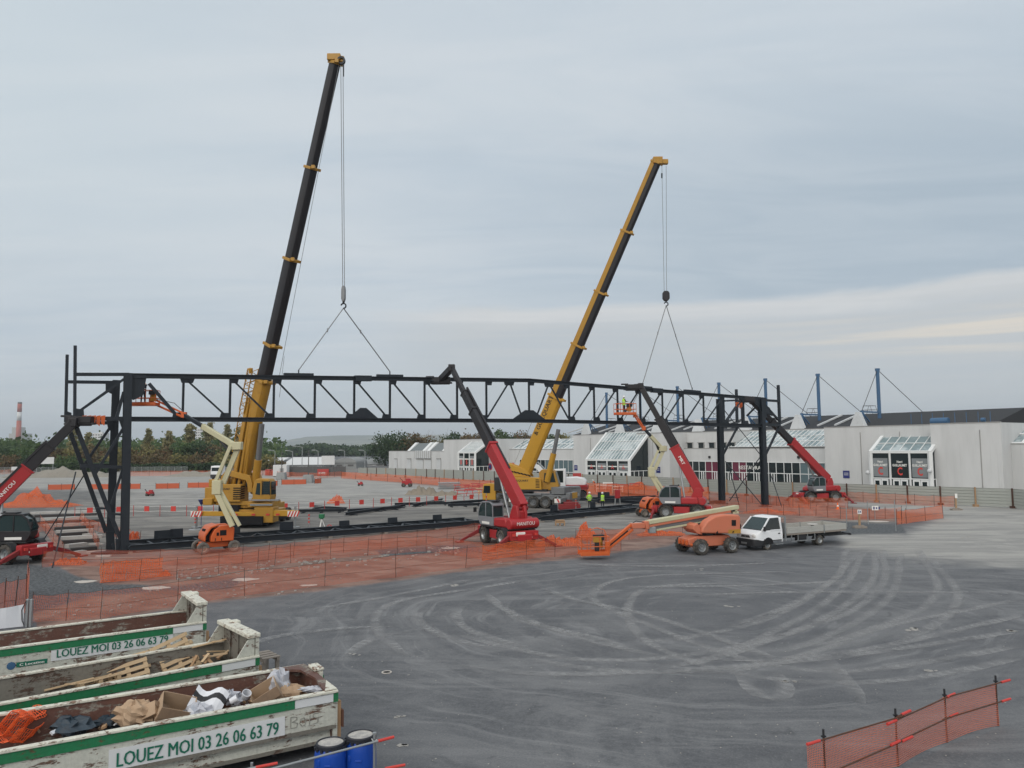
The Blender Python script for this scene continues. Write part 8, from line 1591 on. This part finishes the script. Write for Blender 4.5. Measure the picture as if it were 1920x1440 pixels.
net_fence([(1080, 1018), (1180, 1012), (1280, 998), (1330, 990)], .9, 'orange netting behind the faded orange lift jib', 'net_orange', sub=2, seed=12); net_fence([(60, 1000), (150, 985), (225, 1010), (262, 1020)], .9, 'sagging orange netting right of the sleepers at the left tower', 'net_far', sub=2, seed=13, rod=.015)
net_fence([(150, 975), (168, 1000), (185, 1035)], 1.0, 'orange netting seen between the raking legs of the left tower', 'net_far', sub=2, seed=23, rod=.015); net_fence([(75, 985), (100, 1020), (118, 1050)], 1.0, 'orange netting behind the left telehandler cab', 'net_far', sub=2, seed=24, rod=.015)
# draped heaps of netting
def net_heap(px, py, w_, h, label, seed=1, dep=.7, mt='net_dense'):
    p = G(px, py); n = 22; m_ = 10; W_ = w_ / F_PX * p.y; rg_ = np.random.default_rng(seed); mb = MB(); g = []
    for j in range(m_):
        for i in range(n):
            u = i / (n - 1) - .5; v = j / (m_ - 1) - .5; e = max(0, 1 - (2 * abs(u)) ** 1.6) * max(0, 1 - (2 * abs(v)) ** 2); z = h * e * (.75 + .35 * math.sin(u * 9 + seed) * .8 + .22 * math.sin(u * 31 + v * 17 + seed) + rg_.normal(0, .13)) + .02; g.append((p + V((u * W_ + rg_.normal(0, .05), v * W_ * dep, max(.01, z))), (u * W_, v * W_ * dep + z)))
    for j in range(m_ - 1):
        for i in range(n - 1): q = [g[j * n + i], g[j * n + i + 1], g[(j + 1) * n + i + 1], g[(j + 1) * n + i]]; mb.quad(*[a[0] for a in q], 0, [a[1] for a in q])
    return simple('netting_heap', mb, mt, label, 'netting heap', p)
net_heap(68, 950, 150, 1.9, 'big heap of bright orange netting behind the left telehandler boom', 2, .35); net_heap(1100, 1012, 46, 1.3, 'peaked heap of orange netting behind the foreground basket', 3, .5); net_heap(1050, 1022, 90, .7, 'low spread of orange netting right of the centre telehandler', 4, .5); net_heap(243, 1020, 44, 1.2, 'orange netting bundle at the foot of the right left-hand column', 5, .5)
net_heap(630, 944, 34, 1.1, 'small orange netting heap on the pale gravel behind the chain barrier', 6, .4); net_heap(309, 1080, 24, .3, 'orange netting scrap on the red earth', 7, .6); net_heap(1200, 918, 70, 1.0, 'orange netting heap along the hoarding', 8, .3); net_heap(1440, 962, 110, .45, 'orange netting heap behind the cab of the flatbed truck', 9, .3, 'net_far'); net_heap(1240, 1003, 90, .5, 'flat orange netting behind the faded boom lift', 10, .4); net_heap(130, 1058, 60, .5, 'orange netting lying in front of the left telehandler outrigger', 11, .5)
# orange barrier strip along the far road
k_ = 0; words_ = ['first', 'second', 'third', 'fourth', 'fifth', 'sixth', 'seventh', 'eighth']
for px0, px1, y in ((-20, 8, 916), (90, 140, 919), (170, 263, 918), (292, 336, 917), (352, 432, 915), (450, 478, 913), (484, 520, 912), (528, 574, 909), (590, 602, 907)):
    A, B_ = G(px0, y), G(px1, y - 1); t_ = thing('road_barrier', A, 'low orange barrier strip by the far road, number %s counted from the left' % (words_ + ['ninth'])[k_], 'barrier', 'orange barrier strips along the far road'); t_['label'] = '%s low orange strip from the left along the far road' % (words_ + ['ninth'])[k_]; k_ += 1; n = max(2, int((B_ - A).length / 1.6)); mb = MB(); mb.beam(A + ZZ * .5, B_ + ZZ * .5, .05, .9); mb.build('strip', 'barrier_orange' if 'barrier_orange' in MATS else paint('barrier_orange', (0.50, 0.11, 0.05), .7, 0, .3, (.35, .15, .1)).name, t_)
    for q in range(n + 1): p = A.lerp(B_, q / n); mb = MB(); mb.tube(p, p + ZZ * 1.1, .04, 5); mb.build('stake', 'rust_rod', t_)
# far orange netting beyond the road
net_fence([(420, 889), (480, 890), (520, 894), (600, 897), (640, 894)], 1.3, 'faint orange netting across the site entrance', 'net_far', sub=3, seed=31, rod=.03, wires=False); net_fence([(240, 893), (360, 892), (395, 892)], 1.4, 'reddish netting along the far road left of the lorry', 'net_far', sub=3, seed=32, rod=.03, wires=False); net_fence([(-20, 890), (20, 889), (40, 888)], 1.4, 'reddish netting at the far left road edge', 'net_far', sub=2, seed=33, rod=.03, wires=False)
# ---- red chain barrier: posts with red squares between
ch = [G(140, 972), G(250, 968), G(400, 968), G(560, 961), G(700, 953), G(800, 948), G(870, 944), G(925, 941)]
cbp = []
for a, b_ in zip(ch[:-1], ch[1:]): n = max(1, round((b_ - a).length / 2.6)); cbp += [a.lerp(b_, k / n) for k in range(n)]
cbp.append(ch[-1]); cbar = thing('chain_barrier', cbp[0], 'red and white chain barrier of thin posts with square red plates', 'barrier')
for k, p in enumerate(cbp):
    mb = MB(); mb.tube(p, p + ZZ * 1.15, .035, 6); mb.build('post', 'container_red', cbar)
    if k + 1 < len(cbp):
        q = cbp[k + 1]; mb = MB(); m_ = p.lerp(q, .5)
        for z in (1.05, .55): mb.tube(p + ZZ * z, m_ + ZZ * (z - .06), .014, 4); mb.tube(m_ + ZZ * (z - .06), q + ZZ * z, .014, 4)
        mb.build('chain', 'lettering_white', cbar); mb = MB(); dd = (q - p).normalized(); mb.beam(m_ + ZZ * .78 - dd * .27, m_ + ZZ * .78 + dd * .27, .04, .52); mb.build('red_plate', 'lettering_red', cbar)
# ---- near right netting fence with capped rails
nf = thing('netting_barrier', G(1680, 1420), 'netting barrier on steel stakes with red capped rails at lower right', 'netting fence'); tp_ = [(1490, 1396), (1545, 1384), (1680, 1344), (1772, 1306), (1868, 1280)]; T_ = [G(x, y, 1.05) for x, y in tp_]; B_ = [V((p.x, p.y, .03)) for p in T_]; T_[0] = T_[1].lerp(T_[0], .6); B_[0] = V((T_[0].x, T_[0].y, .02))
mb = MB(); net_sheet(mb, T_, [b + V((.0, -.03, .0)) for b in B_], 8, .03, .035, 4, .06); mb.build('netting', 'net_red', nf)
for p in T_[1:]: mb = MB(); mb.tube((p.x, p.y + .02, 0), (p.x, p.y + .02, 1.08), .022, 8, 0); mb.tube((p.x, p.y + .02, 1.0), (p.x, p.y + .02, 1.22), .024, 8, 1); mb.box((p.x, p.y + .02, 1.08), (.09, .05, .03), 1); mb.build('stake', ['rust_rod', 'black_plastic'], nf)
def rail(a, b_, capa, capb):
    mb = MB(); mb.tube(a, b_, .016, 8); d = (b_ - a).normalized(); r_ = mb.build('rail', 'rust', nf)
    for p, s, on in ((a, 1, capa), (b_, -1, capb)):
        if on: mb = MB(); mb.tube(p - d * s * .12, p + d * s * .26, .030, 8); mb.build('end_cap', 'lettering_red', r_)
fo = V((0, -.05, 0))
rail(T_[1] - (T_[2] - T_[1]).normalized() * .42 + fo, T_[2] + (T_[2] - T_[1]).normalized() * .25 + fo, 1, 0); rail(T_[2] - (T_[3] - T_[2]).normalized() * .30 + fo - ZZ * .05, T_[3] + (T_[3] - T_[2]).normalized() * .30 + fo, 1, 1); rail(T_[3] + fo + ZZ * .0, T_[4] + (T_[4] - T_[3]).normalized() * .42 + fo, 0, 1); rail(T_[2] + fo + ZZ * .02, T_[2] + (T_[3] - T_[2]).normalized() * .45 + fo + ZZ * .03, 0, 1)
for k, (z0, z1) in ((1, (.35, .55)), (2, (.55, .58)), (3, (.58, .60))): d = (T_[k + 1] - T_[k]).normalized(); rail(T_[k] + V((0, -.06, z0 - 1.05)) - d * .2, T_[k + 1] + V((0, -.06, z1 - 1.05)) + d * .38, k == 2, 1)
# ---- left edge: netting, tarpaulin sheet and steel post
net_fence([(-60, 1180), (8, 1158), (50, 1150), (52, 1110)], 1.5, 'curved orange netting fence at the left edge above the white sheet', 'net_red', sub=2, seed=41, rod=.02); p = G(50, 1176); mb = MB(); Lt_ = thing('barrier_panel', p, 'white plastic sheet stretched on a grey steel barrier at the left edge', 'barrier'); 
for px in (50, 57): q = G(px, 1176); mb = MB(); mb.box((q.x, q.y, .55), (.10, .10, 1.1)); mb.build('post', 'galv', Lt_, bevel=.01)
mb = MB(); g = []
for i in range(13):
    for j in range(7): u = i / 12; v = j / 6; q = G(46, 1176).lerp(G(-90, 1190), u); g.append(q + V((0, -.08 + .03 * math.sin(u * 22) * v, .05 + v * (.86 - .10 * math.sin(u * 3.0)) + .0)))
for i in range(12):
    for j in range(6): mb.quad(g[i * 7 + j], g[(i + 1) * 7 + j], g[(i + 1) * 7 + j + 1], g[i * 7 + j + 1])
mb.build('sheet', 'plastic_white', Lt_, smooth=True); mb = MB(); mb.path([p + V((.0, -.1, 1.05)), p + V((-.15, -.12, .7)), p + V((-.12, -.12, .3)), p + V((-.05, -.1, .1))], .018, 5); mb.build('strap', 'black_plastic', Lt_)
# ================================================================ SMALL SITE ITEMS
p = G(1571, 955); cn = thing('traffic_cone', p, 'orange traffic cone in front of the right telehandler', 'cone'); mb = MB(); mb.lathe([(.19, 0), (.19, .03), (.14, .04), (.03, .72), (0, .72)], p, (0, 0, 1), 16); mb.box(p + ZZ * .015, (.42, .42, .03)); mb.build('cone_body', 'vest_orange', cn); mb = MB(); mb.lathe([(.112, .3), (.088, .45)], p + ZZ * .0, (0, 0, 1), 16); mb.build('white_band', 'lettering_white', cn)
def sign_post(px, yb, yt, w_px, h_px, label, base=True, wood=True, marks=2):
    p = G(px, yb); ztp = P(px, yt, p.y).z; t_ = thing('sign_post', p, label, 'sign'); mb = MB(); mb.beam(p, p + ZZ * ztp, .14 if wood else .05, .12 if wood else .05); mb.build('post', 'wood' if wood else 'galv', t_); W_ = w_px / F_PX * p.y; H_ = h_px / F_PX * p.y
    if base: mb = MB(); mb.box(p + ZZ * .08, (1.0, .6, .16)); mb.box(p + ZZ * .19, (.7, .14, .08)); mb.build('base', 'plywood_grey', t_)
    mb = MB(); mb.box(p + V((0, -.1, ztp - H_ * .3)), (W_, .03, H_)); sg = mb.build('sign_plate', 'lettering_white', t_); mb = MB()
    for k in range(marks): mb.box(p + V((-W_ * .2 + k * W_ * .4, -.118, ztp - H_ * .3)), (W_ * .22, .006, H_ * (.6 if k % 2 == 0 else .4)))
    mb.build('symbol', 'plaque_blue', sg); return t_
sign_post(1612, 990, 957, 7.5, 8, 'short wooden sign stand with small white plate behind the truck bed'); sign_post(1793, 956.5, 927, 4.5, 8.5, 'wooden sign stand with a white plate by the hoarding', marks=0); sign_post(1641, 975, 950, 12, 8, 'white sign with blue symbols hung on a thin post', False, False, 3)
for px, yb, yt, lb in ((1588, 988, 942, 'thin grey post left of the wooden sign stand'), (1628, 983, 940, 'thin grey post right of the wooden sign stand'), (1680, 996, 937, 'tall thin post at the end of the orange netting panel'), (1374, 1000, 960, 'thin stake behind the flatbed truck mirror') if False else (1700, 960, 934, 'thin post in front of the hoarding')):
    p = G(px, yb); mb = MB(); z = P(px, yt, p.y).z; mb.tube(p, p + ZZ * z, .035, 6); simple('fence_post', mb, 'galv', lb, 'post', p)
# outrigger marker posts with striped panels
for px, yb, yt, lb in ((366, 993, 963, 'red and white striped marker post left of the left crane'), (579, 993, 961, 'thin marker post at the right outrigger of the left crane'), (912, 966, 925, 'striped marker post behind the centre telehandler cab'), (1080, 958, 935, 'striped marker post right of the right crane')):
    p = G(px, yb); z = P(px, yt, p.y).z; t_ = thing('marker_post', p, lb, 'marker post'); mb = MB(); mb.tube(p, p + ZZ * z, .045, 8, 0); mb.lathe([(0, .05), (.5, .04), (.55, 0)], p, (0, 0, 1), 18); mb.build('stand', 'galv', t_)
    for k in range(3): mb = MB(); mb.box(p + ZZ * (z * (.45 + .2 * k)), (.12, .12, z * .09)); mb.build('red_band', 'lettering_red', t_)
# blue lamp on pole, green drill, red machines
p = G(377, 985); mb = MB(); mb.tube(p, p + ZZ * 1.9, .03, 6); mb.lathe([(.0, 1.85), (.10, 1.9), (.32, 2.35), (0, 2.36)], p, (0, 0, 1), 12); simple('site_lamp', mb, 'plaque_blue', 'dark funnel shaped lamp on a thin pole left of the cream lift', 'lamp', p)
p = G(603, 993); t_ = thing('ground_drill', p, 'small green compressor tool on a tripod beside the lying girder', 'tool'); mb = MB(); mb.box(p + ZZ * 1.15, (.45, .35, .35)); mb.tube(p + ZZ * .9, p + ZZ * 1.1, .14, 10); mb.build('motor', 'skip_green', t_, bevel=.04); mb = MB(); [mb.tube(p + ZZ * .95, p + V((math.cos(a) * .35, math.sin(a) * .3, 0)), .04, 6) for a in (0.3, 2.4, 4.5)]; mb.build('tripod', 'lettering_white', t_); mb = MB(); mb.path([p + V((.3 + .12 * k, 0, .05 + .35 * math.sin(k * .5))) for k in range(9)], .035, 6); mb.build('hose', 'lettering_red', t_)
def red_machine(px, yb, label, s=1.0, name='plate_compactor', wheels=True):
    p = G(px, yb); t_ = thing(name, p, label, 'machine'); mb = MB(); mb.box(p + ZZ * .65 * s, (1.5 * s, .9 * s, .6 * s)); mb.box(p + V((.2 * s, 0, 1.1 * s)), (.7 * s, .7 * s, .4 * s)); mb.build('body', 'red', t_, bevel=.05); mb = MB(); mb.path([p + V((-.6 * s, 0, .9 * s)), p + V((-1.1 * s, 0, 1.4 * s)), p + V((-1.1 * s, .4 * s, 1.4 * s))], .05, 6); mb.build('handle', 'black_plastic', t_)
    if wheels:
        for x in (-.5, .5): mb = MB(); mb.lathe([(0, -.5 * s), (.3 * s, -.5 * s), (.3 * s, .5 * s), (0, .5 * s)], p + V((x * s, 0, .3 * s)), (0, 1, 0), 14); mb.build('drum_roller', 'tyre', t_)
red_machine(763, 913, 'small red roller standing alone left of the gravel heap', 1.15); red_machine(676, 911, 'tiny red machine on the pale track at the site entrance', .6); red_machine(281, 930, 'small red site machine on the gravel right of the steel columns', .7)
for k, (px, yb) in enumerate(((866, 920), (872, 931), (885, 922), (898, 917), (910, 920), (890, 930))):
    p = G(px, yb); rg_ = random.Random(k); t_ = thing('steel_trestle', p, ['leftmost red trestle', 'nearest red trestle', 'red trestle in the middle', 'farthest red trestle', 'rightmost red trestle', 'low red trestle in front'][k] + ' of the group left of the right crane cab', 'trestle', 'red trestles left of the right crane'); mb = MB()
    mb.beam(p + V((-1.3, 0, .9)), p + V((1.3, 0, .9)), .14, .14); [mb.tube(p + V((x, 0, .9)), p + V((x * 1.2, y, 0)), .05, 5) for x in (-1, 1) for y in (-.4, .4)]; mb.beam(p + V((-1.1, 0, .4)), p + V((1.1, 0, .5)), .08, .08); mb.build('trestle_frame', 'container_red', t_)
p = G(858, 917); t_ = thing('panel_stack', p, 'stack of grey metal sheets near the far netting', 'stack'); 
for k in range(5): mb = MB(); mb.box(p + V((.1 * (k % 2) - 1.5, 1, .15 + k * .22)), (3.6, 1.6, .10)); mb.build('sheet', 'galv', t_)
p = G(915, 930); mb = MB(); A_, B2 = G(893, 928), G(928, 927); mb.beam(A_ + ZZ * .9, B2 + ZZ * .95, .5, .12); [mb.box(A_.lerp(B2, q) + ZZ * .4, (.3, .4, .8)) for q in (.15, .85)]; simple('long_plank', mb, 'wood_fresh', 'long pale plank resting on supports left of the right crane cab', 'plank', p)
p = G(1050, 985); mb = MB(); mb.box(p + ZZ * .28, (.9, .6, .12)); mb.box(p + ZZ * .42, (.8, .5, .12)); [mb.box(p + V((x, 0, .11)), (.1, .6, .22)) for x in (-.38, 0, .38)]; simple('small_pallet', mb, 'wood', 'small wooden crate on the ground right of the centre telehandler', 'crate', p)
for k, (px, yb) in enumerate(((1127, 922), (1136, 926), (1148, 920), (1158, 925), (1168, 921), (1180, 924), (1140, 917), (1190, 919))):
    p = G(px, yb); mb = MB(); rg_ = random.Random(k + 20); mb.box(p + ZZ * .55, (1.6, .12, .14)); mb.box(p + ZZ * 1.0, (1.6, .10, .16)); [mb.tube(p + V((x, y, 0)), p + V((x, 0, 1.1)), .05, 5) for x in (-.7, .7) for y in (-.3, .3)]
    o = simple('site_barrier', mb, 'container_red' if k % 3 else 'lettering_white', '%s barrier standing by the bending worker near the hoarding' % ('red' if k % 3 else 'white'), 'barrier', p); o['group'] = 'red barriers by the bending worker' if k % 3 else 'white barriers by the bending worker'
p = G(1158, 947); t_ = thing('hydraulic_pump', p, 'red pump unit on the girder right of the two workers', 'pump'); mb = MB(); mb.box(p + ZZ * 1.3, (.6, .5, 1.0)); mb.tube(p + V((.2, 0, 1.8)), p + V((.25, 0, 2.2)), .06, 6); mb.build('body', 'red', t_, bevel=.04); mb = MB(); [mb.tube(p + V((x, y, .8)), p + V((x * 1.3, y, 0)), .05, 5) for x in (-.25, .25) for y in (-.2, .2)]; mb.build('stand', 'galv', t_)
# ================================================================ AIR
m = bpy.data.materials.new('haze_air'); m.use_nodes = True; t = N(m.node_tree); t.n.clear()
vp = t.node('ShaderNodeVolumePrincipled'); vp.inputs['Color'].default_value = (0.80, 0.88, 0.96, 1); vp.inputs['Density'].default_value = 0.00016; vp.inputs['Anisotropy'].default_value = 0.0
oo = t.node('ShaderNodeOutputMaterial'); t.l.new(vp.outputs[0], oo.inputs['Volume']); MATS['haze_air'] = m
mb = MB(); mb.box((0, 0, 149), (30000, 30000, 302)); hz_o = mb.build('haze', 'haze_air'); hz_o['kind'] = 'stuff'; hz_o['label'] = 'thin grey haze over the far hills'
